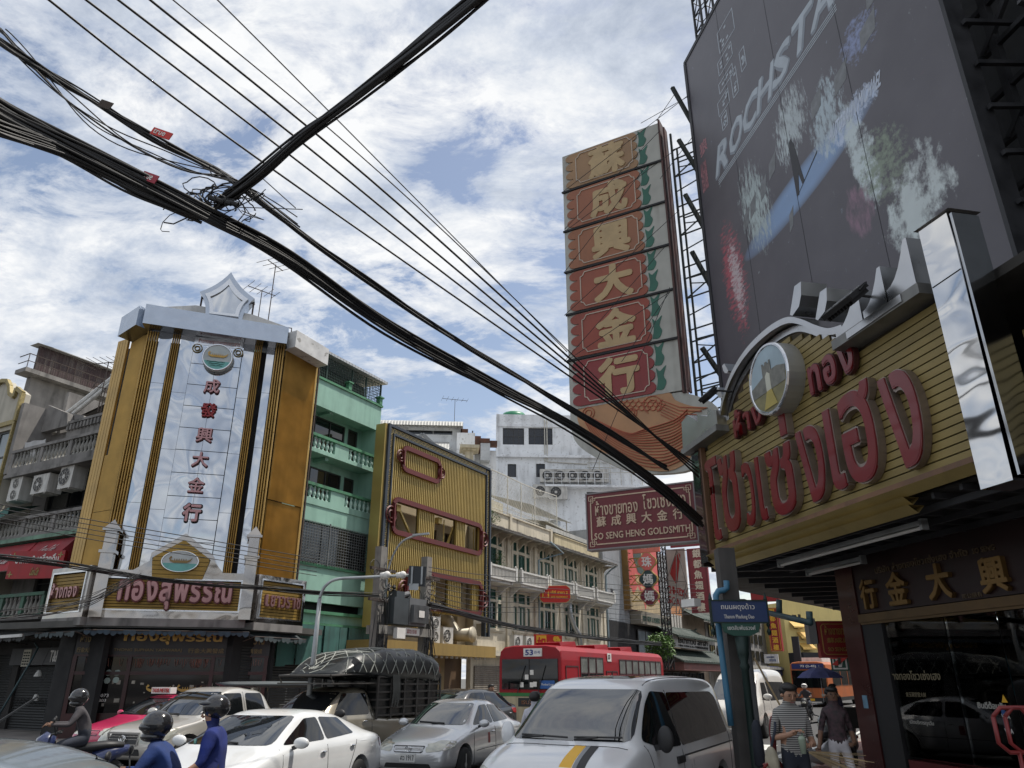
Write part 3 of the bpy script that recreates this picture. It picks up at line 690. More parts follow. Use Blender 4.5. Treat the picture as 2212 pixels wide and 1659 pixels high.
for x in(-3.35,-1.42):b.bar((x,.35,15.0),(x,.35,15.9),.06);b.bar((x,.35,15.9),(x+(.2 if x<-2 else-.2),.35,15.95),.05)
b.build('crest_strut',M_iron,t)
ex,ez=CH.loc(z1(1445,718),.2)
def boat(mb,cx_,cz,s,y,d=.02):
 hull=[(-1,.25),(-.9,-.05),(-.6,-.2),(.6,-.2),(.9,-.02),(1.05,.3),(.85,.12),(.6,.02),(-.6,.02),(-.85,.1)]
 mb.prism([(cx_+p[0]*s,cz+p[1]*s)for p in hull],y-d,y)
 for k in range(6):mb.box(cx_+(-.5+k*.2-.03)*s,cx_+(-.5+k*.2+.03)*s,y-d,y,cz+.02*s,cz+.18*s)
 mb.prism([(cx_-.98*s,cz+.2*s),(cx_-.86*s,cz+.42*s),(cx_-.72*s,cz+.3*s),(cx_-.86*s,cz+.14*s)],y-d,y)
 return mb
b=MB();b.cyl((ex,.1,ez),(ex,.36,ez),.52,32);em=b.build('emblem',mat('emblem_pale',(.42,.46,.46),.35,var=.1),t)
b=MB();pts=[(ex+.5*math.cos(a),ez+.5*math.sin(a))for a in[math.pi+.35+(math.pi-.7)*i/12 for i in range(13)]];b.prism(pts,.085,.1);b.build('emblem_water',mat('emblem_water',(.13,.38,.35),.4,var=.2),em)
b=MB();boat(b,ex,ez+.06,.36,.085);b.build('emblem_boat',M_goldrib,em)
b=MB();b.ring((ex,.1,ez),.52,.035,'y',32,6);b.build('emblem_rim',M_steel2,em)
b=MB()
for j in range(3):b.tube([(ex-.36+.08*j+i*.06,.075,ez-.2-.08*j+.012*math.sin(i*1.6))for i in range(12-2*j)],.009,4)
b.build('emblem_waves',M_dark,em)
for ch,p,m in(('成',(1408,905),M_pinkm),('發',(1385,1063),M_redl),('興',(1358,1228),M_pinkm),('大',(1330,1390),M_pinkm),('金',(1302,1560),M_pinkm)):
 x,z=CH.loc(z1(*p),.3)
 b=MB();text_into(b,ch,x-.27,x+.27,z-.27,z+.27,.34,.1,.02);o=b.build('character',m,t)
 b=MB();text_into(b,ch,x-.29,x+.29,z-.29,z+.29,.37,.06,.04);b.build('character_backing',M_maroon,o)
x,z=CH.loc(z2(1188,78),.3)
b=MB();text_into(b,'行',x-.30,x+.30,z-.32,z+.32,.34,.1,.035);o=b.build('character',M_pinkm,t)
b=MB();text_into(b,'行',x-.34,x+.34,z-.36,z+.36,.37,.06,.06);b.build('character_backing',M_dark,o)
b=MB()
for i in range(8):b.bar((-.9+i*.14,1.6,14.8),(-.9+i*.14,1.6,15.5),.03);b.bar((-.9+i*.14,1.6,15.5),(-.9+i*.14,2.4,15.5),.03)
for z in(14.9,15.2,15.5):b.bar((-.9,1.6,z),(.1,1.6,z),.03)
b.build('roof_cage',M_iron,TW)
antenna(CH,-1.0,3,14,5.2,'tall television antenna mast right of the crest',4,1.0,.9)
antenna(CH,-1.7,6,14,5.4,'television antenna high above the crest against the sky',5,1.4,.5)
t=thing('gold_shop_sign','wide mirror-framed canopy sign with Thai letters on gold boards over the corner gold shop','shop sign',CH,(-2.6,0,3.66));GS=t
M_frame=mirror('mirror_frame',(.36,.34,.325),dist=.06,sc=1.3,rough=.12)  # brown-grey tint stands in for the street reflected in the steel
M_blackgap=mat('board_gap',(.05,.032,.012),.8,var=.2)
def board_sign(fr,x0,x1,z0,z1,y,par,n,sb,fw=.28,inner=.06):
 b=MB();b.box(x0,x1,y-.02,y+.5,z0-.25,z0);sb(b,'canopy_base',M_grime)
 b=MB();b.box(x0,x1,y,y+.5,z0,z0+fw);b.box(x0,x1,y,y+.5,z1-fw,z1);b.box(x0,x0+fw,y+.003,y+.5,z0+fw,z1-fw);b.box(x1-fw,x1,y+.003,y+.5,z0+fw,z1-fw);sb(b,'sign_frame',M_frame)
 b=MB();a=fw-.05;b.box(x0+a,x1-a,y-.04,y,z0+a,z0+a+.05);b.box(x0+a,x1-a,y-.04,y,z1-a-.05,z1-a);b.box(x0+a,x0+a+.05,y-.038,y,z0+a+.05,z1-a-.05);b.box(x1-a-.05,x1-a,y-.038,y,z0+a+.05,z1-a-.05);sb(b,'inner_trim',M_steel2)
 b=MB();b.box(x0+fw,x1-fw,y+.13,y+.16,z0+fw,z1-fw);sb(b,'board_backing',M_blackgap)
 h=(z1-z0-2*fw)/n
 for i in range(n):
  b=MB();b.box(x0+fw,x1-fw,y+.07,y+.13,z0+fw+i*h,z0+fw+(i+1)*h-.022);sb(b,'sign_board',M_board_gold)
sc_=lambda fr:(lambda mb,n,m:sub(fr,n,mb,m,GS))
board_sign(CH,-5.0,-.18,3.72,5.25,0,t,11,lambda mb,n,m:mb.build(n,m,GS))
def ped(s,dz=0):return[(-2.48+p[0]*s,5.25+p[1]*s+dz)for p in((-.82,-.25),(-.92,.42),(0,1.05),(.92,.42),(.75,-.25))]
b=MB();b.prism([(-2.48+p[0],5.22+p[1])for p in((-1.5,-.0),(-1.0,.35),(-.98,.62),(0,1.32),(.98,.62),(1.1,.35),(1.4,0))],.03,.5);b.build('pediment',M_frame,t)
b=MB();b.prism(ped(1.0),-.03,.03);b.build('pediment_backing',M_blackgap,t)
pz=ped(1.0);
for i in range(9):
 za=5.0+i*.145;zb_=za+.128
 def wx(z):
  if z<5.67:f=(z-5.0)/.67;return-2.48-.82-.1*f,-2.48+.75+.17*f
  f=(z-5.67)/.63;return-2.48-.92*(1-f),-2.48+.92*(1-f)
 if zb_>6.28:zb_=6.28
 l0,r0=wx(za);l1,r1=wx(zb_);b=MB();b.prism([(l0,za),(r0,za),(r1,zb_),(l1,zb_)],-.07,-.035);b.build('sign_board',M_board_gold,t)
ox,oz=CH.loc(z2(1118,383))
b=MB();b.add(*(lambda pts:([(ox+p[0],-.12,oz+p[1])for p in pts]+[(ox+p[0],-.06,oz+p[1])for p in pts],[tuple(reversed(range(24))),tuple(range(24,48))]+[(k,(k+1)%24,24+(k+1)%24,24+k)for k in range(24)]))([(.58*math.cos(2*math.pi*k/24),.345*math.sin(2*math.pi*k/24))for k in range(24)]));em=b.build('emblem',mat('emblem_sky',(.46,.50,.50),.4,var=.15),t)
b=MB();pts=[(ox+.56*math.cos(a),oz+.33*math.sin(a))for a in[math.pi+.2+(math.pi-.4)*i/12 for i in range(13)]];b.prism(pts,-.128,-.12);b.build('emblem_water',MATS['emblem_water'],em)
b=MB();boat(b,ox,oz+.02,.36,-.128);b.build('emblem_boat',mat('boat_bronze',(.22,.15,.06),.5,.3),em)
b=MB();b.ring((ox,-.12,oz),.58,.03,'y',28,6,1,.595);b.build('emblem_rim',M_steel2,em)
letters('ทองสุพรรณ',-4.22,-.72,4.0,4.92,-.05,.1,M_pinkm,t,.035,.12,back=(.05,M_maroon))
lx0,lx1=LST.loc(z2(275,600),1)[0],LST.loc(z2(545,600),1)[0]
SL=Fr(*CH.W(-5.3,.02)[:2],-29.2);a0=SL.loc(z2(290,600))[0];a1_=SL.loc(z2(530,600))[0]
board_sign(SL,a0,a1_,3.72,5.35,0,t,11,sc_(SL),.2)
SR=Fr(*CH.W(.12,.02)[:2],60.8);r0=SR.loc(z2(1590,600))[0];r1=SR.loc(z2(1890,600))[0]
board_sign(SR,r0,r1,3.66,5.25,0,t,12,sc_(SR),.18)
def sub_letters(fr,txt,x0,x1,z0,z1,m,n):
 tmp=MB();cl=clusters(txt);w=(x1-x0)/len(cl)
 for i,c in enumerate(cl):
  b=MB();text_into(b,c,x0+i*w+.02,x0+(i+1)*w-.03,z0,z1 if len(c)==1 else z1+.15,-.03,.09,.03);
  if b.v:sub(fr,'letter',b,m,GS)
sub_letters(SL,'ห้างทอง',a0+.32,a1_-.35,4.35,4.7,M_pinkm,5)
sub_letters(SR,'เยาวราช',r0+.28,r1-.3,4.2,4.6,M_pinkm,7)
for(px,py,top,lb)in((z2(640,600),None,z2(695,120),0),(z2(1565,600),None,z2(1587,165),1)):
 x,_=CH.loc(px);zt_=CH.loc(top)[1];x2=CH.loc(top)[0]
 xx=(x+x2)/2 if lb==0 else x2
 b=MB();w=.19
 b.box(xx-w,xx+w,-.25,.13,3.72,zt_-1.15);b.box(xx-w-.06,xx+w+.06,-.31,.19,zt_-1.15,zt_-1.05);b.box(xx-w+.02,xx+w-.02,-.23,.11,zt_-1.05,zt_-.42)
 b.box(xx-w-.07,xx+w+.07,-.32,.2,zt_-.42,zt_-.34)
 b.add([(xx-w-.04,-.29,zt_-.34),(xx+w+.04,-.29,zt_-.34),(xx+w+.04,.17,zt_-.34),(xx-w-.04,.17,zt_-.34),(xx,-.06,zt_)],[(0,1,4),(1,2,4),(2,3,4),(3,0,4)])
 b.build('obelisk_column',M_frame,t)
b=MB();b.prismz([(-5.3,.02),(.1,.02),(2.5,3.0),(1.5,5),(-6,5),(-8.2,2.2)],3.42,3.62);b.build('canopy_slab',mat('slab_dark',(.08,.078,.072),.9,var=.3),TW)
awning(CH,-5.0,.0,3.46,3.34,-.12,.5,M_awn_dk,'dark blue scalloped awning under the wide canopy sign',scallop=.19)
awning(SL,a0,a1_,3.42,3.28,-.1,.4,mat('awning_slate',(.05,.065,.07),.8,var=.3,dirt=.4),'short slate awning below the left return of the gold shop sign',scallop=.19)
awning(SR,r0,r1+.1,3.40,3.2,-.15,.4,MATS['awning_slate'],'torn slate awning below the right return of the gold shop sign',scallop=.19)
t=thing('jewellery_shop','dark red and glass jewellery shopfront with gold letters under the blue awning','shop front',CH,(-2.4,1.1,.13))
M_reddark=mat('lacquer_red_shaded',(.035,.005,.006),.35,var=.2)  # shopfront and fascia colours darkened to stand for a deep recess's shade
b=MB();b.box(-5.4,.7,1.0,1.1,2.62,3.4);b.build('fascia',mat('fascia_shaded',(.02,.018,.02),.4,var=.2),t)
b=MB();text_into(b,'ทองสุพรรณ',-4.0,-.9,2.95,3.32,.99,.03,.03);b.build('lettering',M_goldrib,t)
b=MB();text_into(b,'THONG SUPHAN YAOWARAJ',-4.25,-2.15,2.70,2.82,.99,.02,.02);text_into(b,'行金大興發成',-1.95,-.8,2.68,2.84,.99,.02,.02)
text_into(b,'ห้างทอง',-5.3,-4.6,3.0,3.25,.99,.02,.02);text_into(b,'เยาวราช',-.35,.5,2.98,3.25,.99,.02,.02);text_into(b,'行金大興發成',-5.35,-4.65,2.68,2.84,.99,.02,.02);text_into(b,'行金大興發成',-.4,.45,2.68,2.84,.99,.02,.02)
b.build('lettering',mat('dull_gold_letters',(.20,.15,.07),.5,.3),t)
b=MB();b.box(-5.4,.7,.96,1.0,2.56,2.62);b.box(-5.4,.7,.97,1.04,2.0,2.1);b.box(-5.3,.6,.9,1.3,.13,.85)
for x in(-5.35,-3.7,-1.1,.62):b.box(x-.06,x+.06,.95,1.12,.13,2.56)
b.build('shop_frame',M_reddark,t)
b=MB();b.box(-5.3,.6,1.04,1.06,.85,2.56);o=b.build('shop_window',mat('shop_glass_tint',(.008,.007,.008),.04,var=0,spec=.35),t)
b=MB();rr=random.Random(3)
for i in range(70):
 x=-5.1+rr.random()*5.5;z=2.2+rr.random()*.15;b.tube([(x,1.01,2.5),(x+.02,1.0,z+.04),(x+.05,1.0,z),(x+.08,1.0,z+.04),(x+.1,1.01,2.5)],.006,3,False)
o=b.build('gold_chain_display',mat('chain_gold',(.30,.13,.10),.4,.6),t);o['kind']='stuff'
for k,(x,z)in enumerate(((-4.55,2.05),(-4.28,2.06),(-4.02,2.06),(-4.55,1.82),(-4.28,1.82),(-4.02,1.84),(-.62,2.1),(-.6,1.88),(-.58,1.68),(-.15,2.1),(-.14,1.88))):
 b=MB();b.cyl((x,1.02,z),(x,1.035,z),.095 if k<6 else .08,16);b.build('round_plate',mat('plate_mint',(.33,.42,.38),.5,var=.1),t)
b=MB()
rr=random.Random(5)
for i in range(26):
 x=-5.1+rr.random()*5.4;z=1.0+rr.random()*.75;w=.04+rr.random()*.12;b.box(x,x+w,1.025,1.038,z,z+.03+rr.random()*.1)
b.build('price_cards',mat('cards_pale',(.30,.28,.24),.7,var=.4,scale=6),t)
b=MB();text_into(b,'50073',-4.55,-4.15,1.32,1.42,1.03,.01,.02);text_into(b,'3803',-4.5,-4.2,1.18,1.27,1.03,.01,.02);b.build('lettering',M_wt,t)
b=MB();boat(b,-2.7,1.55,.38,1.03);boat(b,-1.75,1.55,.38,1.03);b.build('boat_ornament',M_goldrib,t)
b=MB();b.box(-5.5,.8,1.2,1.4,.13,3.4);b.build('back_wall',M_dark,t)
b=MB();b.box(a0-.2,.3,.9,1.1,.13,3.5)
o=b.build('side_wall',M_dark,fr=SL,label='dark pier at the left corner of the gold shop',cat='wall')
b=MB();b.box(-.3,4.5,.8,1.0,.13,3.5)
t=thing('shutter_door','dark roller shutter right of the gold shop window','roller shutter',SR,(1.5,.9,.13))
b=MB();b.box(.2,1.55,.7,.78,.13,2.9);b.build('roller_shutter',M_shutter,t)
b=MB();b.box(-.2,.2,.65,.95,.13,3.4);b.box(1.55,1.7,.65,.95,.13,3.4);b.box(-.2,1.7,.66,.95,2.9,3.4);b.build('door_frame',M_dark,t)
#  THE ROW ALONG THE FAR SIDE OF THE STREET
M_green=mat('green_plaster',(.26,.44,.36),.8,var=.1,scale=1.2,dirt=.55,dcol=(.10,.20,.15),streak=(3,3,.25))
M_green2=mat('green_dark_paint',(.07,.22,.12),.7,var=.2,dirt=.5)
M_balw=mat('baluster_mint',(.42,.60,.52),.7,var=.1,dirt=.4,dcol=(.15,.25,.2))
M_creamc=mat('cream_colonial',(.52,.47,.37),.85,var=.12,scale=1.5,bump=.003,bscale=20,dirt=.85,dcol=(.15,.13,.105),streak=(2.5,2.5,.35),spots=.5)
M_shut_g=mat('shutter_green',(.025,.085,.065),.6,var=.25,scale=3)
M_shut_lt=mat('shutter_cream',(.42,.42,.36),.7,var=.15)
M_whitewall=mat('white_wall_worn',(.74,.76,.78),.8,var=.08,scale=.6,dirt=.7,dcol=(.28,.28,.28),streak=(1.6,1.6,.2),spots=.45)
M_slat=mat('slat_gold',(.42,.31,.10),.4,.35,var=.15,scale=.6)
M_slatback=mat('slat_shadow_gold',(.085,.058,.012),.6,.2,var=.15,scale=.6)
M_navy=mat('navy_frame',(.035,.045,.060),.5,.2,var=.15)
M_meander=mat('meander_gold',(.55,.43,.18),.45,.3,var=.1)
M_redframe=mat('red_frame',(.10,.012,.012),.55,var=.15)
M_yelc=mat('ochre_canopy',(.30,.20,.06),.7,var=.1,scale=.8,dirt=.35,dcol=(.14,.10,.04))
M_roofm=mat('ribbed_roof',(.42,.42,.40),.6,.1,var=.12,dirt=.3,wave=('X',4,.03))
M_redsign=mat('sign_red_bright',(.50,.02,.012),.45,var=.08)
M_yellow=mat('sign_yellow',(.75,.42,.03),.5,var=.08)
M_galv=mat('galvanised',(.35,.37,.38),.4,.5,var=.2,dirt=.3)
def gx(p,y=0):return ROW.loc(p,y)
t=thing('green_shophouse','mint green four-storey shophouse with balconies beside the gold tower','building',ROW,(24,1,0));GB=t
X0,X1=19.2,26.3
b=MB();walls(b,X0,X1-.25,.13,14.0,[(21.0,24.85,11.2,12.84),(21.0,24.85,9.0,10.5),(25.05,25.75,11.1,12.84),(25.05,25.75,8.95,10.5)],.85,1.0)
b.box(X1-.25,X1,0,7,.13,14.2);b.box(X0,X0+.2,0,7,.13,14.2);b.box(X0+.2,X1-.25,6.8,7,.13,14.2)
for z in(14.0,):b.box(X0+.2,X1-.25,.14,6.8,z-.12,z)
for z in(10.97,8.85,13.1):b.box(X0+.2,X1-.25,0.14,.85,z-.12,z)
for x in(23.1,):
 for z in(13.05,10.9):b.box(x-.1,x+.1,.16,.85,z-.22,z-.07)
b.build('wall',M_green,t)
b=MB();b.box(X0,X1,-.02,.14,12.9,14.15);b.build('parapet_wall',M_green,t)
b=MB();b.box(X0,X1+.04,-.09,.2,14.12,14.22)
for x in(23.9,26.15):b.box(x-.1,x+.1,-.1,.12,14.22,14.55);b.box(x-.16,x+.16,-.16,.18,14.55,14.62)
b.build('parapet_cap',M_green2,t)
me_b=baluster_mesh(.52,.085,'baluster',M_balw)
for zs,zr in((10.95,11.58),(8.8,9.45)):
 b=MB();b.box(X0,X1,-.04,.14,zs-.1,zr-.62+.4)if False else b.box(X0,X1,-.04,.14,zs-.12 if zs>9 else zs-.2,zr-.58)
 b.box(X0,21.7,-.035,.135,zr-.58,zr-.06);b.box(23.35,24.25,-.035,.135,zr-.58,zr-.06);b.box(26.1,X1,-.035,.135,zr-.58,zr-.06);b.build('balcony_wall',M_green,t)
 b=MB();b.box(X0,X1+.03,-.09,.18,zr-.06,zr+.06);b.build('balcony_rail',M_green2,t)
 for a,c in((21.8,23.3),(24.3,26.05)):balusters(t,me_b,frange(a,c,6),.05,zr-.58)
for zs,zt in((11.2,12.84),(9.0,10.5)):
 window(t,21.0,24.85,zs,zt,.88,M_frame_dk,M_win,4,1,.05)
 window(t,25.05,25.75,zs-.05,zt,.88,M_frame_dk,mat('brown_door_glass',(.03,.022,.018),.25,var=.2),1,1,.08,'door')
b=MB()
zc0,zc1=14.2,15.35
for i in range(52):x=20.6+i*.11;b.bar((x,.1,zc0),(x,.1,zc1),.018)
for i in range(9):b.bar((20.6,.1,zc0+.1+i*.13),(26.3,.1,zc0+.1+i*.13),.016)
for i in range(16):b.bar((26.3,.1+i*.18,zc0),(26.3,.1+i*.18,zc1),.018)
for i in range(6):b.bar((26.3,.1,zc0+.1+i*.2),(26.3,3,zc0+.1+i*.2),.016)
for x in(20.6,22.5,24.2,25.2,26.3):b.bar((x,.1,zc0),(x,.1,zc1),.06)
o=b.build('roof_cage',mat('cage_green',(.025,.05,.04),.6,.2,var=.2),t)
b=MB();b.box(20.4,26.1,1.0,3,14.1,15.3);b.build('roof_room',mat('room_dark',(.03,.035,.035),.8,var=.3),t)
b=MB();b.add([(20.3,-.15,15.42),(26.5,-.15,15.38),(26.5,3.3,15.7),(20.3,3.3,15.74),(20.3,-.15,15.54),(26.5,-.15,15.5),(26.5,3.3,15.82),(20.3,3.3,15.86)],[(0,3,2,1),(4,5,6,7),(0,1,5,4),(1,2,6,5),(2,3,7,6),(3,0,4,7)])
b.build('roof',mat('striped_sheet',(.42,.44,.46),.5,.2,var=.1,wave=('X',5,.04)),t)
b=MB()
for i in range(34):b.bar((21.1+i*.155,-.12,6.2),(21.1+i*.155,-.12,7.9),.02)
for i in range(15):b.bar((21.0,-.13,6.25+i*.117),(26.2,-.13,6.25+i*.117),.02)
for x in(21.0,23.4,26.2):b.bar((x,-.13,6.2),(x,-.13,7.95),.05)
b.build('window_grille',mat('grille_grey',(.14,.15,.15),.6,.3,var=.3),t)
b=MB();b.box(20.9,26.15,.1,.2,6.3,7.85);b.build('pane',M_win,t)
b=MB();b.box(X0,X1,-.02,.14,4.75,6.15);b.box(X0,X1,.0,.14,7.9,8.65);b.box(X0,X1,.0,.14,3.95,4.3);b.build('wall',M_green,t)
b=MB();b.box(X0,X1+.02,-.1,.15,6.12,6.24);b.box(X0,X1+.03,-.14,.2,4.3,4.42);b.box(X0,X1+.03,-.15,.2,3.86,3.95);b.box(X1-.1,X1+.03,-.14,.2,3.95,4.3);b.build('green_moulding',M_green2,t)
b=MB();b.box(20,26.2,.3,.5,4.4,4.75);b.build('dark_opening',M_dark,t)
b=MB()
for i in range(11):
 x=21.0+i*.48;b.box(x,x+.465,-.30+.05*math.sin(i*2.2),-.27+.05*math.sin(i*2.2),2.3+.08*math.sin(i),3.84)
b.build('tarpaulin',M_tarp_g,fr=ROW,label='dark green tarpaulin hanging over the ground floor of the mint shophouse',cat='tarpaulin')
b=MB();b.box(20.5,26.3,.1,.2,.13,2.6);b.build('roller_shutter',M_shutter,t)
t=thing('gold_screen_building','ochre shop building behind a tall screen of golden vertical slats','building',ROW,(30,1,0));SB=t
b=MB()
walls(b,26.35,34.9,3.4,12.2,[(27.9,28.5,8.0,9.1),(30.5,30.95,7.9,9.3),(31.3,31.9,7.8,9.1),(32.6,33.4,7.6,9.1),(29.2,29.8,4.4,5.8),(32.4,33.2,4.4,5.6)],.35,.6)
b.box(26.35,34.9,.6,8,3.4,12.0);b.box(33.4,33.75,-.1,.35,3.4,9.6)
b.build('wall',mat('plaster_ochre',(.50,.42,.28),.8,var=.08,dirt=.3,dcol=(.3,.25,.16)),t)
for a,c,d_,e in((27.9,28.5,8.0,9.1),(30.5,30.95,7.9,9.3),(31.3,31.9,7.8,9.1),(32.6,33.4,7.6,9.1),(29.2,29.8,4.4,5.8),(32.4,33.2,4.4,5.6)):
 window(t,a,c,d_,e,.42,mat('teak_frame',(.10,.06,.035),.6,var=.2),M_win,2 if c-a>.5 else 1,2,.05)
b=MB();b.box(26.35,34.9,.55,.62,.13,3.4);b.build('ground_wall',mat('ground_dark_brown',(.10,.06,.03),.7,var=.2),t)
s=thing('slat_screen','tall screen of golden slats with navy meander frame and two red lozenge frames','facade screen',ROW,(30,-1,3.5));S=s
Y=-1.0;fx0,fx1,fz0,fz1=25.6,34.85,4.2,12.85
b=MB();b.box(fx0,fx0+.16,Y-.16,Y+.2,fz0-.3,fz1+.1);b.box(fx1-.05,fx1+.08,Y-.16,Y+.2,fz0-.3,fz1);b.box(fx0+.16,fx1-.05,Y-.16,Y+.2,fz1-.02,fz1+.1)
b.box(fx0+.16,fx0+.40,Y-.06,Y+.1,fz0-.3,fz1-.02);b.box(fx1-.32,fx1-.05,Y-.06,Y+.1,fz0-.3,fz1-.02);b.box(fx0+.40,fx1-.32,Y-.06,Y+.1,fz1-.28,fz1-.02)
b.box(fx0+.40,fx0+.48,Y-.14,Y+.1,fz0-.3,fz1-.28);b.box(fx1-.40,fx1-.32,Y-.14,Y+.1,fz0-.3,fz1-.28);b.box(fx0+.48,fx1-.40,Y-.14,Y+.1,fz1-.38,fz1-.28)
b.build('navy_frame',M_navy,s)
b=MB();b.box(fx0-.16,fx0-.003,Y-.05,Y+.5,fz0-.3,fz1+.08);b.build('side_board',M_slat,s)
b=MB()
def key(cx_,cz,horiz):
 u=.036;segs=[(-3,2.6,3,2.6),(3,2.6,3,-1.2),(3,-1.2,0,-1.2),(0,-1.2,0,.8),(-3,2.6,-3,-2.6),(-3,-2.6,1.6,-2.6)]
 for x0,z0,x1,z1 in segs:
  if horiz:A=(cx_+x0*u,cz+z0*u);B=(cx_+x1*u,cz+z1*u)
  else:A=(cx_+z0*u,cz+x0*u);B=(cx_+z1*u,cz+x1*u)
  b.box(min(A[0],B[0])-.013,max(A[0],B[0])+.013,Y-.075,Y-.06,min(A[1],B[1])-.013,max(A[1],B[1])+.013)
k=0
x=fx0+.55
while x<fx1-.4:key(x,fz1-.15,True);x+=.29
z=fz1-.2
while z>fz0-.2:key(fx0+.28,z,False);key(fx1-.185,z,False);z-=.29
o=b.build('meander_border',M_meander,s);o['kind']='stuff'
import bisect
ix0,ix1=fx0+.52,fx1-.44
L2=(26.5,33.75,8.08,9.48);L3=(27.3,33.9,4.9,6.45)
def cuts(x):
 segs=[(fz0-.3,fz1-.4)]
 def cut(a,c):
  out=[]
  for p,q_ in segs:
   if c<=p or a>=q_:out.append((p,q_))
   else:
    if a>p:out.append((p,a))
    if c<q_:out.append((c,q_))
  return out
 if L2[0]<x<L2[1]and not(28.35<x<29.7 or 31.55<x<32.55):segs=cut(L2[2]+.02,L2[3]-.02)
 if(29.9<x<31.0)or(32.2<x<33.2):segs=cut(L3[2],L3[3])
 if x>28.3 and x<34.3 and False:pass
 if x>28.6:segs=cut(fz0-.4,4.75)
 return segs
n=56;me_cache={}
for i in range(n):
 x=ix0+(ix1-ix0)*(i+.5)/n
 for a,c in cuts(x):
  key_=round(c-a,3)
  if key_ not in me_cache:
   m=MB();m.box(-.03,.03,-.07,.06,0,c-a);me_cache[key_]=m.mesh('slat',M_slat)
  o=bpy.data.objects.new('slat',me_cache[key_]);COL.objects.link(o);o.parent=s;o.location=(x-30,Y+1,a-3.5);ORG[o.name]=ORG[s.name]
b=MB()
xs=[(ix0,28.4,[(fz0-.3,L2[2]),(L2[3],fz1-.4)])]
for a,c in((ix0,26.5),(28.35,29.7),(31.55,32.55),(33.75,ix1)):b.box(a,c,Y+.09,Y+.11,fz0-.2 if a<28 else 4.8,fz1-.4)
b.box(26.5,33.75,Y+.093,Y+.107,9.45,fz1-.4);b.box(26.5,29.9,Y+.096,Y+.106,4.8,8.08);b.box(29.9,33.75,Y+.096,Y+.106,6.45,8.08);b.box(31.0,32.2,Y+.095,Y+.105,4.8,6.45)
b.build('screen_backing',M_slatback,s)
b=MB()
for i in range(4):b.bar((ix0,Y+.2,5.5+i*2),(ix1,Y+.2,5.5+i*2),.06)if i in(2,3)else None
b.bar((27.2,Y+.3,9.3),(28.3,Y+.3,8.1),.1);b.bar((31.9,Y+.3,9.2),(31.2,Y+.3,7.9),.1);b.box(26.9,27.2,Y+.15,Y+.4,9.1,9.4);b.box(30.3,30.6,Y+.15,Y+.4,9.1,9.4)
for x in(30.1,31.0,33.85,34.05):b.bar((x,Y+.3,8.1),(x,Y+.3,9.4),.04)
b.build('support_brace',M_slat,s)
def lozenge(x0,x1,z0,z1,r,rr,rings,nm='lozenge_frame',lower=True):
 pts=[]
 def arc(cx_,cz,a0,a1,n=5):return[(cx_+r*math.cos(R(a0+(a1-a0)*i/n)),cz+r*math.sin(R(a0+(a1-a0)*i/n)))for i in range(n+1)]
 pts=arc(x1-r,z1-r,90,0)+arc(x1-r,z0+r,0,-90)+arc(x0+r,z0+r,270,180)+arc(x0+r,z1-r,180,90);pts.append(pts[0])
 b=MB()
 for p,q_ in zip(pts,pts[1:]):b.bar((p[0],Y-.17,p[1]),(q_[0],Y-.17,q_[1]),.09,.22)
 for sx,cz in rings:b.ring((sx,Y-.18,cz),rr,.05,'y',20,4);b.ring((sx,Y-.18,cz),rr*.5,.04,'y',14,4)
 b.build(nm,M_redframe,S)
lozenge(26.75,29.78,11.02,12.1,.3,.26,[(26.55,11.6),(29.95,11.55)])
lozenge(26.25,33.9,8.02,9.52,.35,.36,[(26.1,8.75),(34.2,8.85)])
lozenge(27.5,34.0,4.95,6.5,.35,.36,[(27.3,5.6),(34.25,5.7)])
b=MB();b.box(24.8,34.1,-2.0,.5,2.84,3.36);b.build('ochre_canopy',M_yelc,t)
b=MB()
for i in range(11):b.cyl((29.3+i*.42,-1.7,2.74),(29.3+i*.42,-1.7,2.84),.07,8)
b.build('downlight',M_white,t)
ac_unit(ROW,29.3,-1.6,3.36,'tall double-fan air conditioner standing on the ochre canopy',.75,1.15,'units on the ochre canopy',.4,2)
ac_unit(ROW,30.5,-1.5,3.36,'single-fan air conditioner on the ochre canopy beside the tall one',.85,.75,'units on the ochre canopy',.4)
ac_unit(ROW,35.2,-.7,4.0,'small air conditioner on the cream wall right of the ochre canopy',.8,.55)
b=MB();b.tube([(32.6,-1.5,3.9),(32.6,-.6,3.9),(32.3,-.2,4.6),(31.8,.1,5.2)],.33,12);b.cyl((32.6,-1.55,3.9),(32.6,-1.5,3.9),.38,14)
b.build('exhaust_duct',mat('duct_cream',(.38,.34,.26),.5,.2,var=.2,dirt=.4),smooth=True,fr=ROW,label='fat cream exhaust duct resting on the ochre canopy',cat='duct')
t2=thing('paper_lantern','red paper lantern hanging under the ochre canopy','lantern',ROW,(29.6,-1.4,1.9))
b=MB();b.lathe([(.1,2.0),(.2,2.05),(.27,2.2),(.27,2.3),(.2,2.45),(.1,2.5)],(29.6,-1.4,0),14);b.build('shade',mat('lantern_red',(.35,.02,.01),.6,var=.2),t2,True)
b=MB();b.cyl((29.6,-1.4,1.9),(29.6,-1.4,2.0),.1,10);b.cyl((29.6,-1.4,2.5),(29.6,-1.4,2.55),.1,10);b.tube([(29.6,-1.4,2.55),(29.6,-1.4,2.84)],.01,4)
for i in range(5):b.tube([(29.55+i*.025,-1.4,1.9),(29.55+i*.025,-1.4,1.6)],.008,3)
b.build('tassel',M_yellow,t2)
b=MB();b.box(26.5,29.0,.2,.4,.13,2.8);b.build('entrance_wall',mat('ochre_inner',(.26,.19,.09),.7,var=.2),t);b=MB();b.box(31,32.2,-.2,.4,.13,2.8);b.build('entrance_wall',MATS['ochre_inner'],t)
t=thing('colonial_shophouse','cream colonial shophouse row with green shutters and white balconies','building',ROW,(44,1,0));CB=t
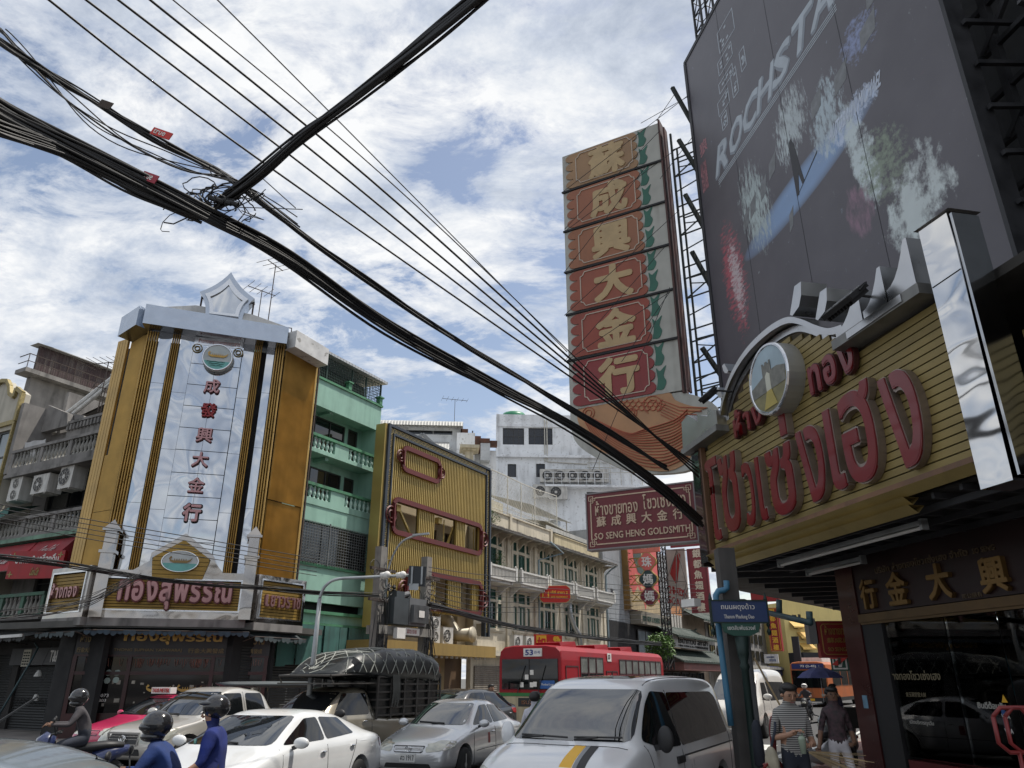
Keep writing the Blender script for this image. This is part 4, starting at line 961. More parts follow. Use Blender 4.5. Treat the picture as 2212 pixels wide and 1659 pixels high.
C0,C1=34.95,53.6;bays=[37.1,40.6,44.1,47.75,51.35]
holes=[]
for c in bays:
 holes+=[(c-1.05,c-.62,7.7,8.9),(c-.42,c+.42,7.1,8.95),(c+.62,c+1.05,7.7,8.9),(c-1.05,c-.62,9.1,9.62),(c-.42,c+.42,9.12,9.62),(c+.62,c+1.05,9.1,9.62)]
 holes+=[(c-1.05,c-.62,4.55,5.85),(c-.45,c+.45,4.5,5.9),(c+.62,c+1.05,4.55,5.85),(c-1.05,c-.62,6.05,6.6),(c-.42,c+.42,6.05,6.6),(c+.62,c+1.05,6.05,6.6)]
b=MB();walls(b,C0,C1,3.2,10.1,holes,0,.3);b.box(C0,C1,.32,9,3.2,10.0);b.build('wall',M_creamc,t)
pil=[C0+.2,38.85,42.35,45.95,49.55,C1-.2]
b=MB()
for x in pil:b.box(x-.2,x+.2,-.1,0,3.3,10.0);b.box(x-.26,x+.26,-.14,0,9.5,9.62);b.box(x-.26,x+.26,-.14,0,6.75,6.9)
b.build('pilaster',M_creamc,t)
for c in bays:
 b=MB()
 for a,d_ in((c-1.35,c-1.3),(c+1.3,c+1.35)):b.box(a,d_,-.03,0,7.0,9.85)
 b.box(c-1.35,c+1.35,-.033,0,9.85,9.9);b.box(c-1.2,c+1.2,-.1,0,4.36,4.46);b.box(c-1.1,c+1.1,-.06,0,4.28,4.36)
 b.build('wall_moulding',M_creamc,t)
def shutter(x0,x1,z0,z1,m,glass=None,louv=True):
 b=MB();f=.05;y=.05
 b.box(x0,x0+f,y,y+.06,z0,z1);b.box(x1-f,x1,y,y+.06,z0,z1);b.box(x0+f,x1-f,y,y+.06,z0,z0+f);b.box(x0+f,x1-f,y,y+.06,z1-f,z1)
 n=max(2,int((z1-z0)/.09))
 if louv:
  for i in range(n):z=z0+f+(z1-z0-2*f)*i/n;b.add([(x0+f,y+.01,z),(x1-f,y+.01,z),(x1-f,y+.05,z+.06),(x0+f,y+.05,z+.06)],[(0,1,2,3)])
 o=b.build('shutter',m,CB)
 b=MB();b.box(x0+f,x1-f,y+.06,y+.075,z0+f,z1-f);b.build('pane',glass or M_shut_g,o)
for i,c in enumerate(bays):
 lt=M_shut_lt if i in(2,3)else None
 for z0,z1,zt0,zt1,dx0 in((7.7,8.9,9.1,9.62,.42),(4.55,5.85,6.05,6.6,.45)):
  up=z0>7
  g_=lt if up else(M_shut_lt if i==1 or i==4 else None)
  shutter(c-1.05,c-.62,z0,z1,M_shut_g,g_,not g_);shutter(c+.62,c+1.05,z0,z1,M_shut_g,g_,not g_)
  if i==0 and up:shutter(c-.05,c+.42,7.1,8.95,M_shut_g,M_dark)
  elif not up and i in(0,2,3):window(t,c-.45,c+.45,4.5,5.9,.08,M_shut_g,M_win,2,2,.05)
  else:shutter(c-.42,c,z0-.5 if up else 4.55,z1,M_shut_g,g_,not g_);shutter(c,c+.42,z0-.5 if up else 4.55,z1,M_shut_g,g_,not g_)
  for a,d_ in((c-1.05,c-.62),(c-.42,c+.42),(c+.62,c+1.05)):shutter(a,d_,zt0,zt1,M_shut_g,M_shut_lt if(i==2 or i==3)and not up else None,True)
b=MB();b.box(36.6,37.1,.31,.318,7.1,8.95);b.build('dark_opening',M_dark,t)
b=MB();b.add([(C0,-1.15,9.78),(C1+.2,-1.15,9.86),(C1+.2,.3,10.25),(C0,.3,10.2),(C0,-1.15,9.7),(C1+.2,-1.15,9.78),(C1+.2,.3,10.1),(C0,.3,10.05)],[(0,1,2,3),(7,6,5,4),(0,4,5,1),(1,5,6,2),(2,6,7,3),(3,7,4,0)])
b.build('eave',mat('eave_board',(.24,.23,.21),.8,var=.25,dirt=.5),t)
b=MB();rr=random.Random(2)
for i in range(90):
 x=C0+i*.21;z=9.79+.08*(x-C0)/18;h=rr.uniform(.02,.09)
 for j in range(4):b.box(x,x+.18,-1.18+j*.36,-.86+j*.36,z+j*.11,z+j*.11+h)
b.build('roof_tile',mat('tile_weathered',(.17,.155,.14),.9,var=.4,scale=5,dirt=.4),t)['kind']='stuff'
for x in[C0+.5+i*1.2 for i in range(16)]:
 b=MB();b.prism([(x-.03,9.2),(x+.03,9.2),(x+.03,9.75),(x-.03,9.75)],-.06,0)
 b=MB();b.add([(x-.03,0,9.2),(x-.03,0,9.85),(x-.03,-1.0,9.75),(x-.03,-.35,9.55),(x+.03,0,9.2),(x+.03,0,9.85),(x+.03,-1.0,9.75),(x+.03,-.35,9.55)],[(0,3,2,1),(4,5,6,7),(0,4,7,3),(3,7,6,2),(2,6,5,1)])
 b.build('eave_bracket',M_creamc,t)
b=MB();b.box(C0,45.8,.5,.7,10.1,11.25);b.box(C0,45.85,.42,.78,11.25,11.33)
for x in(40,45.7):b.box(x-.14,x+.14,.4,.8,10.1,11.42)
b.build('parapet',M_creamc,t)
b=MB();b.box(45.9,C1+.4,.3,.5,10.15,11.1);b.box(45.9,C1+.4,.24,.56,11.1,11.16);b.build('parapet',mat('plaster_yellow',(.50,.43,.28),.85,var=.1,dirt=.4),t)
me_c=MB().box(-.028,.028,-.028,.028,0,.5).mesh('baluster',mat('baluster_white',(.56,.55,.52),.75,var=.1,dirt=.5,dcol=(.2,.2,.18)))
M_bw=MATS['baluster_white']
for i,(x0,x1)in enumerate(((35.0,38.1),(38.6,42.15),(42.3,45.9),(46.2,49.3),(49.75,53.2))):
 b=MB();b.box(x0,x1,-1.05,0,6.98,7.08);b.prism([(x0+.1,6.98),(x1-.1,6.98),(x1-.35,6.82),(x0+.35,6.82)],-.9,0);b.build('balcony_floor',M_bw,t)
 b=MB();b.box(x0,x1,-1.07,-.93,7.62,7.72);b.box(x0,x0+.12,-.93,0,7.62,7.72);b.box(x1-.12,x1,-.93,0,7.62,7.72)
 for x in(x0+.09,x1-.09):b.box(x-.1,x+.1,-1.09,-.91,7.08,7.78);b.ball((x,-1.0,7.83),.07,8,6)
 b.build('balcony_rail',M_bw,t)
 balusters(t,me_c,frange(x0+.22,x1-.22,17),-1.0,7.1);
 for y in(-.75,-.5,-.25):balusters(t,me_c,[x0+.06,x1-.06],y,7.1)
 for x in(x0+.4,x1-.4):
  b=MB();P=[(0,6.3),(-.15,6.32),(-.35,6.5),(-.7,6.75),(-.95,6.82),(-.95,6.95),(0,6.95)]
  b.add([(x-.06,p[0],p[1])for p in P]+[(x+.06,p[0],p[1])for p in P],[tuple(range(7)),tuple(reversed(range(7,14)))]+[((k+1)%7,k,7+k,7+(k+1)%7)for k in range(7)]);b.build('balcony_bracket',M_bw,t)
b=MB();b.tube([gx(w5(835,465),-1.2)[0:1]+(-1.2,9.9),(44.3,-1.1,9.5),(42.6,-.15,8.9),(42.6,-.12,3.4)],.06,8)
b.tube([(C1+.1,-1.1,9.8),(C1+.25,-.6,9.6),(C1+.3,-.1,9.2),(C1+.3,-.1,3.2)],.07,8);b.build('drain_pipe',mat('pipe_blue_grey',(.22,.29,.33),.5,var=.15),t)
b=MB();b.tube([(46.7,-.3,6.7),(46.8,-.3,5.8),(47.4,-.3,5.1),(48.2,-.3,4.6),(48.3,-.3,3.6)],.17,10);b.build('exhaust_duct',M_galv,smooth=True,fr=ROW,label='bent galvanised duct climbing the cream wall under the red hanging sign',cat='duct')
for i,x in enumerate((38.7,40.1)):ac_unit(ROW,x,-.8,3.45,['grey air conditioner left one above the bus roof','round-fan air conditioner right one above the bus roof'][i],1.0,.7,'air conditioners above the red bus')
b=MB();b.box(C0,C1,-.55,0,3.02,3.3);b.box(C0,C1,.02,.3,.13,3.02);b.build('ledge',M_creamc,t)
for i in range(5):
 b=MB();b.box(C0+.3+i*3.7,C0+3.4+i*3.7,-.06,.0,.13,2.5);b.build('roller_shutter',mat('shutter_tan',(.17,.15,.125),.6,.2,var=.2,dirt=.4,wave=('Z',10,.02)),t)
def shrub(name,label,c,r,n,m,fr=ROW,cat='plant',leaf=.09,seed=1,stem=True):
 t=thing(name,label,cat,fr,(c[0],c[1],c[2]-r[2]));rr=random.Random(seed);b=MB()
 for i in range(n):
  while True:
   p=Vector((rr.uniform(-1,1),rr.uniform(-1,1),rr.uniform(-1,1)))
   if p.length<1 and math.sin(p.x*4+seed)+math.sin(p.z*5+seed*2)>-1.1:break
  p=Vector((c[0]+p.x*r[0],c[1]+p.y*r[1],c[2]+p.z*r[2]));q_=Matrix.Rotation(rr.uniform(0,6.28),3,'Z')@Matrix.Rotation(rr.uniform(-1.2,.6),3,'X')
  l=leaf*rr.uniform(.6,1.3);w=l*.4
  b.add([p+q_@Vector(v)for v in((0,0,0),(w,l*.5,.01),(0,l,0),(-w,l*.5,.01))],[(0,1,2,3)])
 o=b.build('foliage',m,t);o['kind']='stuff'
 if stem:
  b=MB()
  for i in range(5):b.tube([(c[0],c[1],c[2]-r[2]),(c[0]+rr.uniform(-.5,.5)*r[0],c[1]+rr.uniform(-.4,.4)*r[1],c[2]+rr.uniform(.1,.7)*r[2])],[.02,.008],4)
  b.build('stem',mat('stem_brown',(.08,.06,.04),.9,var=.2),t)
 return t
M_leaf=mat('leaf_green',(.05,.11,.03),.6,var=.5,scale=6)
M_leafb=mat('leaf_bright',(.07,.14,.025),.55,var=.4,scale=6)
shrub('potted_shrub','leafy shrub growing on the first white balcony beside the slat screen',(36.9,-.5,8.0),(.6,.35,.75),380,M_leaf,seed=2)
shrub('potted_shrub','straggly plants on the roof ledge right of the slat screen',(37.0,.2,10.75),(1.3,.3,.45),420,M_leaf,seed=5)
shrub('rooftop_bush','reddish green bush beyond the slat screen on the roof terrace',(38.5,3.5,13.9),(1.0,.8,.6),500,mat('leaf_rust',(.13,.10,.04),.7,var=.6,scale=5),seed=7)
tr=thing('street_tree','small bright green tree showing above the red bus roof','tree',ROW,(54.0,-4,0));o=shrub('x','x',(54.0,-4,4.0),(1.35,1.1,.95),1500,M_leafb,seed=9,leaf=.2,stem=False)
for ch in list(o.children):ch.parent=tr;ch.location=(0,0,3.05);ch.name='crown';
bpy.data.objects.remove(o)
b=MB();b.tube([(54.0,-4,.0),(53.95,-4,2.0),(54.05,-3.95,3.6)],[.09,.07,.04],8)
for a in range(5):b.tube([(54.03,-3.97,2.8),(54.03+.8*math.cos(a*1.3),-3.97+.6*math.sin(a*1.3),3.9+.2*(a%2))],[.035,.012],5)
b.build('trunk',MATS['stem_brown'],tr)
t=thing('roof_fence','tall pale mesh fence stepping down the roof terrace behind the cream parapet','fence',ROW,(40,1.5,10.2))
fx=[36.3,38.4,40.9,43.7,46.3];ft=[14.7,14.2,13.7,13.2,13.0]
ft=[gx(z3(*p),1.5)[1]for p in((1350,905),(1470,958),(1555,1000),(1640,1035),(1778,1080))];fx=[gx(z3(*p),1.5)[0]for p in((1350,905),(1470,958),(1555,1000),(1640,1035),(1778,1080))]
M_fence=mat('fence_white',(.52,.50,.44),.6,var=.15,dirt=.4)
for x,z in zip(fx,ft):b=MB();b.bar((x,1.5,10.2),(x,1.5,z),.06);b.build('post',M_fence,t)
b=MB()
for i in range(4):
 b.bar((fx[i],1.5,ft[i]),(fx[i+1],1.5,ft[i+1]),.05);b.bar((fx[i],1.5,11.9),(fx[i+1],1.5,11.9),.04);b.bar((fx[i],1.5,11.55),(fx[i+1],1.5,11.55),.03);b.bar((fx[i],1.5,12.2),(fx[i+1],1.5,12.2),.03)
b.build('rail',M_fence,t)
b=MB()
for i in range(4):
 x0_,x1_=fx[i],fx[i+1];n=int((x1_-x0_)/.22)
 for k in range(-n,n*2):
  for sg in(1,-1):
   pts=[]
   for zz_ in(11.0,12.0,13.0,14.5):
    pass
   xa=x0_+k*.22;
   za,zb_=11.3,min(ft[i],ft[i+1])
   xb=xa+sg*(zb_-za)*.6
   lo,hi=max(min(xa,xb),x0_),min(max(xa,xb),x1_)
   if hi<=lo:continue
   f=lambda x:za+(zb_-za)*(x-xa)/(xb-xa)
   b.bar((lo,1.5,f(lo)),(hi,1.5,f(hi)),.012)
b.build('wire_mesh',M_fence,t)['kind']='stuff'
t=thing('terrace_block','pale yellow stair block with sheet roof behind the roof fence','building',ROW,(43,4,10))
b=MB();b.box(38.5,47.5,4,9,9.5,12.6);b.box(41.5,44.5,3.6,4,12.0,13.3);b.box(46,53,3,9,9.5,11.9);b.build('wall',mat('plaster_pale_yellow',(.50,.46,.34),.85,var=.12,dirt=.7,dcol=(.22,.19,.14),streak=(2,2,.3)),t)
b=MB();b.box(39.5,41.5,3.95,4.0,11.3,12.4);b.box(42,43.5,3.55,3.6,11.4,12.2);b.box(47,52,2.95,3.0,10.4,11.6);b.build('dark_opening',M_dark,t)
b=MB();b.add([(45.5,1.9,13.3),(52.5,1.9,13.1),(52.5,6,14.4),(45.5,6,14.6)],[(0,1,2,3)]);b.add([(46,1.0,12.1),(53.5,1.0,11.7),(53.5,3,12.2),(46,3,12.5)],[(0,1,2,3)]);b.box(46,53.5,.98,1.02,11.55,11.85);b.build('sheet_roof',M_roofm,t)
for x in(46.3,49,52):b=MB();b.bar((x,2.2,11.9),(x,2.2,13.3),.06);b.build('post',M_fence,t)
b=MB()
for z in(12.2,12.45,12.7):b.bar((45.8,2.0,z),(52,2.0,z-.3),.03)
b.build('rail',M_fence,t)
b=MB();b.lathe([(.5,0),(.55,.1),(.55,.9),(.5,1.0),(.15,1.1)],(50.5,2.6,12.0),14)
b.build('water_tank',M_galv,smooth=True,fr=ROW,label='steel water tank on the roof behind the red goldsmith sign',cat='water tank')
WB=Fr(*AY(z3(1410,800),74)[:2],3);t=thing('white_block','worn white concrete block with dark windows and a row of air conditioners','building',WB,(8,.5,0))
def lz(p,y=0):return WB.loc(p,y)
zt=lz(z3(1500,565))[1];xR=lz(z3(2200,900))[0]
f1=[lz(z3(1440,650)),lz(z3(1575,757))];f2=[lz(z3(1602,650)),lz(z3(1755,757))]
s1=[lz(z3(1470,878)),lz(z3(1525,962))];s2=[lz(z3(1650,876)),lz(z3(1708,962))];s3=[lz(z3(1968,930)),lz(z3(2090,1000))];s4=[lz(z3(1970,1055)),lz(z3(2090,1110))]
hs=[(a[0],c[0],c[1],a[1])for a,c in(f1,f2,s1,s2,s3,s4)]
b=MB();walls(b,0,xR+3,0,zt,hs,0,.3);b.box(0,xR+3,.3,9,0,zt-.5);b.box(xR-3.6,xR+3,-.3,6,zt-2,zt+4.2)
b.build('wall',M_whitewall,t)
for h in hs:window(t,h[0],h[1],h[2],h[3],.1,M_frame_dk,mat('pane_navy',(.012,.015,.022),.08,var=.2,spec=.6),4 if h[1]-h[0]>2 else 1,2 if h[1]-h[0]>2 else 1,.08)
zl=lz(z3(1500,830))[1];zl2=lz(z3(1800,1020))[1]
b=MB();b.box(-.2,xR+3,-.4,0,zl-.15,zl+.12);b.box(xR*.45,xR+3,-.35,0,zl2-.2,zl2+.1);b.box(-.05,xR-3.6,-.12,0,zt-1.4,zt-1.1);b.box(-.2,0,-.1,1,0,zt);b.box(xR-3.9,xR+3.2,-.8,6,zt+4.0,zt+4.3)
b.build('ledge',M_whitewall,t)
b=MB();
for x in(4.9,5.15):b.tube([(x,-.1,zt-.6),(x,-.1,zt-5.2)],.06,6)
b.tube([(5.15,-.1,zt-5.2),(9.3,-.1,zt-5.4)],.05,6)
for i in range(6):b.tube([(9.5+i*1.1,-.15,zl-.4),(9.5+i*1.1,-.15,zl-2.9)],.035,5)
for i in range(3):b.tube([(9.3,-.15,zl-.6-i*.5),(15.5,-.15,zl-.6-i*.5)],.035,5)
b.build('wall_pipe',M_fence,t)
for i,px in enumerate((1735,1815,1893,1975,2053)):
 x,z=lz(z3(px,992),-.9)
 ac_unit(WB,x,-1.0,z,'air conditioner in the row on the white block, %s'%['leftmost','second from left','middle','second from right','rightmost'][i],1.9,1.3,'air conditioners on the white block',.6)
x,z=lz(z3(1790,1100),-.9);ac_unit(WB,x,-1.0,z,'lone air conditioner one level below the row on the white block',1.9,1.4,None,.6)
x,z=lz(z3(1690,1090),-.9);ac_unit(WB,x,-1.0,z,'half-hidden air conditioner behind the roof fence mesh',1.9,1.3,None,.6)
xa=lz(z3(1700,1000))[0];b=MB();b.box(xa,xR+1,-1.1,0,lz(z3(1735,1000),-.9)[1]-.35,lz(z3(1735,1000),-.9)[1]-.15)
zq=lz(z3(1735,1000),-.9)[1]
for i in range(12):b.bar((xa+i*.85,-1.12,zq-.2),(xa+i*.85,-1.12,zq+1.1),.05)
b.bar((xa,-1.12,zq+1.1),(xR+.8,-1.12,zq+1.1),.05);b.bar((xa,-1.12,zq+.5),(xR+.8,-1.12,zq+.5),.04);b.build('unit_shelf',M_whitewall,t)
b=MB();x,_=lz(z3(1515,550));b.lathe([(1.4,0),(1.4,.9),(1.2,1.2),(.4,1.4)],(x,2,zt-.5),16)
b.build('water_tank',mat('tank_green',(.02,.18,.09),.4,var=.1),smooth=True,fr=WB,label='green water tank on top of the white block',cat='water tank')
b=MB();x,_=lz(z3(1715,560));b.lathe([(.9,0),(.9,.7),(.7,1.1),(.2,1.3)],(x,2,zt-.5),16)
b.build('water_tank',M_galv,smooth=True,fr=WB,label='steel water tank right of the green one on the white block',cat='water tank')
RF=Fr(*AY(z3(670,640),58)[:2],4);t=thing('ribbed_roof_block','white rooftop hall with ribbed metal roof and long glazed band','building',RF,(6,1,0))
def lr(p,y=0):return RF.loc(p,y)
a=lr(z3(670,620));c=lr(z3(1120,680));e=lr(z3(1190,592));zb_=lr(z3(700,690))[1]
b=MB();walls(b,-5,e[0]-.2,4,a[1]-.1,[(-4,c[0],c[1],a[1]-.35)],.6,.8);b.box(-5,e[0]-.2,.8,8,4,a[1]-.8);b.box(c[0]+.4,e[0]+1.0,-.5,6,4,c[1]-.15);b.build('wall',M_whitewall,t)
x=-4.0
while x<c[0]-.5:window(t,x,min(x+2.05,c[0]),c[1],a[1]-.35,.65,M_frame_dk,M_win,1,1,.06);x+=2.08
b=MB();b.tube([(-5.2,.4,e[1]-.55),(e[0],.4,e[1]-.55)],.12,6)
P=[(-.35,e[1]-.75),(-.1,e[1]-.4),(.5,e[1]-.1),(1.6,e[1]+.05),(5,e[1]+.1)]
for p,q_ in zip(P,P[1:]):b.quad((-5.2,p[0],p[1]),(e[0],p[0],p[1]),(e[0],q_[0],q_[1]),(-5.2,q_[0],q_[1]))
b.quad((e[0]-.05,-.2,e[1]-.7),(e[0]-.05,1.6,e[1]),(e[0]-.05,6,e[1]-3),(e[0]-.05,0,e[1]-3))
b.build('roof',M_roofm,t)
s0=lr(z3(700,692),-2);s1_=lr(z3(1100,692),-2);s2_=lr(z3(1100,760),-4)
b=MB();b.quad((-5,-.0,s0[1]+.1),(s1_[0],-.0,s0[1]+.1),(s1_[0]+.1,-4.5,s0[1]-2.8),(-5,-4.5,s0[1]-2.8));b.box(-5,s1_[0],-4.4,0,4,s0[1]-2.9);b.build('lower_roof',M_roofm,t)
gx_,gz_=lr(z3(932,700),-3);b=MB();b.prism([(gx_-1.7,gz_-2.2),(gx_,gz_),(gx_+2.2,gz_-2.2)],-3,0);b.build('gable',M_whitewall,t)
b=MB();b.bar((gx_-1.9,-3.1,gz_-1.9),(gx_,-3.1,gz_+.12),.12,.25);b.bar((gx_+2.4,-3.1,gz_-2.1),(gx_,-3.1,gz_+.12),.12,.25);b.build('gable_trim',mat('trim_grey',(.22,.23,.24),.6,var=.15),t)
antenna(RF,lr(z3(1133,580))[0],1.5,e[1],2.3,'television antenna on the ribbed metal roof',6,2.2,.2)
def pz(p,Y):v=AY(p,Y);return v
DF=Fr(*AY(z3(1100,800),60)[:2],6)
t=thing('rooftop_ducts','rusted grey duct boxes and stained wall between the two rooftop blocks','duct',DF,(3,0,0))
def dbox(b,p0,p1,y0,y1):a=DF.loc(p0,y0);c=DF.loc(p1,y0);b.box(min(a[0],c[0]),max(a[0],c[0]),y0,y1,min(a[1],c[1]),max(a[1],c[1]))
b=MB();dbox(b,z3(1105,690),z3(1250,900),.3,3);dbox(b,z3(1250,790),z3(1395,1100),.9,1.5);b.build('wall',M_whitewall,t)
M_rust=mat('rusted_sheet',(.12,.055,.035),.8,.2,var=.5,scale=2.5,dirt=.5);M_ductg=mat('duct_grey_sheet',(.26,.30,.33),.5,.4,var=.15,dirt=.3)
b=MB();dbox(b,z3(1145,715),z3(1235,790),-.4,.3);dbox(b,z3(1150,785),z3(1230,825),-.3,.3);b.build('duct_box',M_ductg,t)
b=MB();dbox(b,z3(1300,745),z3(1358,855),-.2,.9);b.build('duct_box',mat('duct_silver',(.42,.43,.43),.4,.5,var=.15),t)
b=MB();dbox(b,z3(1235,700),z3(1300,800),.1,.9);dbox(b,z3(1300,715),z3(1358,745),-.25,.85);dbox(b,z3(1358,730),z3(1405,765),.3,.85);dbox(b,z3(1150,655),z3(1220,690),.35,1.5);b.build('duct_box',M_rust,t)
b=MB();b.tube([(DF.loc(z3(1250,660))[0],.4,DF.loc(z3(1250,660))[1]),(DF.loc(z3(1250,720))[0],.4,DF.loc(z3(1250,760))[1])],.06,5);b.tube([(DF.loc(z3(1360,722))[0],.5,DF.loc(z3(1360,722))[1]),(DF.loc(z3(1406,726))[0],.5,DF.loc(z3(1406,726))[1])],.04,5);b.build('handrail',M_iron,t)
b=MB();cx0=DF.loc(z3(1203,870),-4);cx1=DF.loc(z3(1255,780),-4);b.box(cx0[0],cx1[0],-4,-3,6,cx1[1]);zt_=DF.loc(z3(1230,775),-4)[1];b.box(cx0[0]-.45,cx1[0]+.45,-4.4,-2.6,zt_-.1,zt_+.15);b.box(cx0[0]-.2,cx1[0]+.2,-4.2,-2.8,zt_-.25,zt_-.1)
b.build('chimney',mat('chimney_cream',(.50,.45,.34),.85,var=.1,dirt=.6),fr=DF,label='cream square chimney with a flat cap above the slat screen',cat='chimney')
b=MB();b.box(26.5,36,6.5,12,0,11.0);b.build('rear_block',M_whitewall,fr=ROW,label='plain pale building mass behind the slat-screened shop',cat='building')
t=thing('hanging_sign','red lozenge sign with yellow Thai lettering hung before the white balconies','sign',plane_frame(0),(0,0,0))
HS=Fr(*ROW.W(44.0,-3.9)[:2],6);t.location=HS.W(0,0,6);t.rotation_euler=(0,0,HS.t);ORG[t.name]=(0,0,6)
a=HS.loc(w5(720,960));c=HS.loc(w5(1055,1140));x0,x1,z0,z1=a[0],c[0],c[1],HS.loc(w5(880,955))[1]
poly=[(x0,z0+.25),(x0+.1,z0+.1),(x0+.25,z0),(x1-.25,z0+.05),(x1-.1,z0+.15),(x1,z0+.3),(x1,z1-.15),(x1-.1,z1-.05),(x1-.25,z1+.05),(x0+.25,z1),(x0+.1,z1-.1),(x0,z1-.25)]
b=MB();b.prism(poly,0,.18);b.build('panel',M_redsign,t)
b=MB();n=len(poly);b_=[((p[0]-(x0+x1)/2)*1.03+(x0+x1)/2,(p[1]-(z0+z1)/2)*1.06+(z0+z1)/2)for p in poly];b.prism(b_,.02,.22);b.build('rim',M_meander,t)
b=MB();b.prism([(x0+.12,z0+.3),(x0+.55,z0+.3),(x0+.55,z1-.3),(x0+.12,z1-.3)],-.02,-.002);b.build('label_plate',M_yellow,t)
b=MB();text_into(b,'如',x0+.16,x0+.5,z0+.75,z1-.33,-.022,.012,.03);text_into(b,'意',x0+.16,x0+.5,z0+.32,z0+.7,-.022,.012,.03);b.build('character',M_redsign,t)
b=MB();text_into(b,'เจ๊สี่ สาขา 2',x0+.65,x1-.15,z0+.55,z1-.25,-.002,.02,.03);text_into(b,'JAESI YAOWARAT',x0+.65,x1-.15,z0+.25,z0+.42,-.002,.02,.02);b.build('lettering',M_yellow,t)
t=thing('shop_banner','red board with yellow character plate just above the bus roof','sign',ROW,(41,-.9,3.3))
BN=Fr(*ROW.W(41.4,-1.6)[:2],8);t.location=BN.W(0,0,3.4);t.rotation_euler=(0,0,BN.t);ORG[t.name]=(0,0,3.4)
a=BN.loc(w5(650,1485));c=BN.loc(w5(965,1640));x0,z1,x1,z0=a[0],a[1],c[0],c[1]-.6
b=MB();b.box(x0,x1,0,.12,z0,z1);b.build('panel',M_redsign,t)
b=MB();b.box(x0+.15,x0+.75,-.02,-.002,z0,z1-.06);text_into(b,'เจ๊',x0+.85,x0+1.6,z1-1.1,z1-.1,-.002,.02,.03);b.ring((x1-.5,-.03,z1-1.0),.3,.06,'y',14,4);b.build('label_plate',M_yellow,t)
b=MB();text_into(b,'如',x0+.2,x0+.7,z1-.9,z1-.15,-.022,.012,.04);b.build('character',M_redsign,t)
t=thing('grey_panel_building','grey tile-clad building wall left of the pink restaurant board','building',ROW,(56,1,0))
for i in range(4):
 for k in range(6):
  b=MB();b.box(53.75+i*1.02,53.75+(i+1)*1.02-.015,.0,.05,6.0+k*1.15,6.0+(k+1)*1.15-.015)
  b.build('wall_panel',mat('grey_panel',(.30,.32,.34),.5,.1,var=.1,scale=.8,dirt=.3),t)
b=MB();b.box(53.7,70,.05,10,3,12.8);b.box(53.7,57.8,.3,10,.13,3);b.build('wall',mat('grey_core',(.26,.27,.28),.7,var=.15,dirt=.4),t)
b=MB();b.box(53.8,69,-.02,.05,3.0,5.95);b.build('dark_opening',M_dark,t)
for i in range(6):
 b=MB();b.box(55.0,55.5,-.03,0,8.3-.09*i-(.35 if i>2 else 0),8.34-.09*i-(.35 if i>2 else 0));b.build('vent_slot',M_dark,t)
window(t,60.0,65.6,3.3,5.6,-.2,M_frame_dk,mat('curtain_glass',(.30,.34,.36),.15,var=.3,scale=.9),3,1,.1)
t=thing('restaurant_billboard','tall pink restaurant billboard with green arch on the grey building','billboard',ROW,(62,-.3,7))
M_coral=mat('coral_print',(.55,.10,.09),.6,var=.12,scale=.8,dirt=.2)
b=MB();b.box(57.9,66.0,-.3,-.1,7.05,12.7);b.build('panel',M_coral,t)
b=MB();b.prism([(59.5,12.7),(59.7,11.2),(60.6,10.2),(62.3,10.0),(63.6,10.9),(64.0,12.7)],-.32,-.301);b.build('arch_print',mat('arch_print_green',(.045,.07,.06),.7,var=.2),t)
b=MB();b.prism([(57.9,7.05),(66.0,7.05),(66.0,8.0),(65,8.3),(64.2,7.7),(63.4,8.2),(62.6,7.6),(61.4,8.2),(60.3,9.0),(59.2,8.2),(58.6,8.8),(57.9,8.3)],-.32,-.301);b.build('cloud_print',mat('beige_print',(.38,.30,.18),.7,var=.2),t)
b=MB();b.prism([(60.9,8.9),(62.8,8.9),(61.9,7.2)],-.335,-.321);b.build('arrow_print',M_coral,t)
b=MB();text_into(b,'潮州餐館',59.9,63.9,9.2,10.0,-.301,.02,.03,-.1);text_into(b,'燕窩甜品',60.9,65,8.6,9.1,-.301,.02,.03,-.1);text_into(b,'JUMA',61.5,63.2,11.6,12.1,-.32,.02,.02);b.build('lettering',mat('print_cream',(.55,.42,.22),.6,var=.1),t)
b=MB();b.box(57.7,57.9,-.5,0,6.9,12.8)
for i in range(8):b.bar((57.8,-.55,7.2+i*.7),(58.3,-.55,7.2+i*.7),.05)
b.build('frame_post',mat('frame_gold_rust',(.20,.11,.03),.6,.2,var=.3),t)
b=MB();b.box(59.0,67.0,-.9,0,5.95,6.95);b.build('fascia',mat('fascia_tan',(.22,.20,.16),.7,var=.1),t)
b=MB();text_into(b,'BIRD NEST & DESSERT RESTAURANT',59.4,66.6,6.2,6.6,-.901,.03,.02);b.build('lettering',mat('letters_dkgreen',(.02,.06,.04),.5),t)
def quatre(cx_,cz,s):
 pts=[]
 for k in range(4):
  a0=k*90
  ox_,oz_=cx_+.42*s*math.cos(R(a0)),cz+.42*s*math.sin(R(a0))
  for j in range(-3,4):
   a=a0+j*22;pts.append((ox_+.5*s*math.cos(R(a)),oz_+.5*s*math.sin(R(a))))
 return pts
QF=plane_frame(0);qs=[((515,405),'珠',(.60,.13,.11),'coral'),((530,597),'媽',(.02,.045,.045),'dark green'),((545,785),'媽',(.16,.012,.03),'maroon')]
v=ROW.W(58.5,-1.6);QK=v.x*DV[0]+v.y*DV[1];QF=plane_frame(QK)
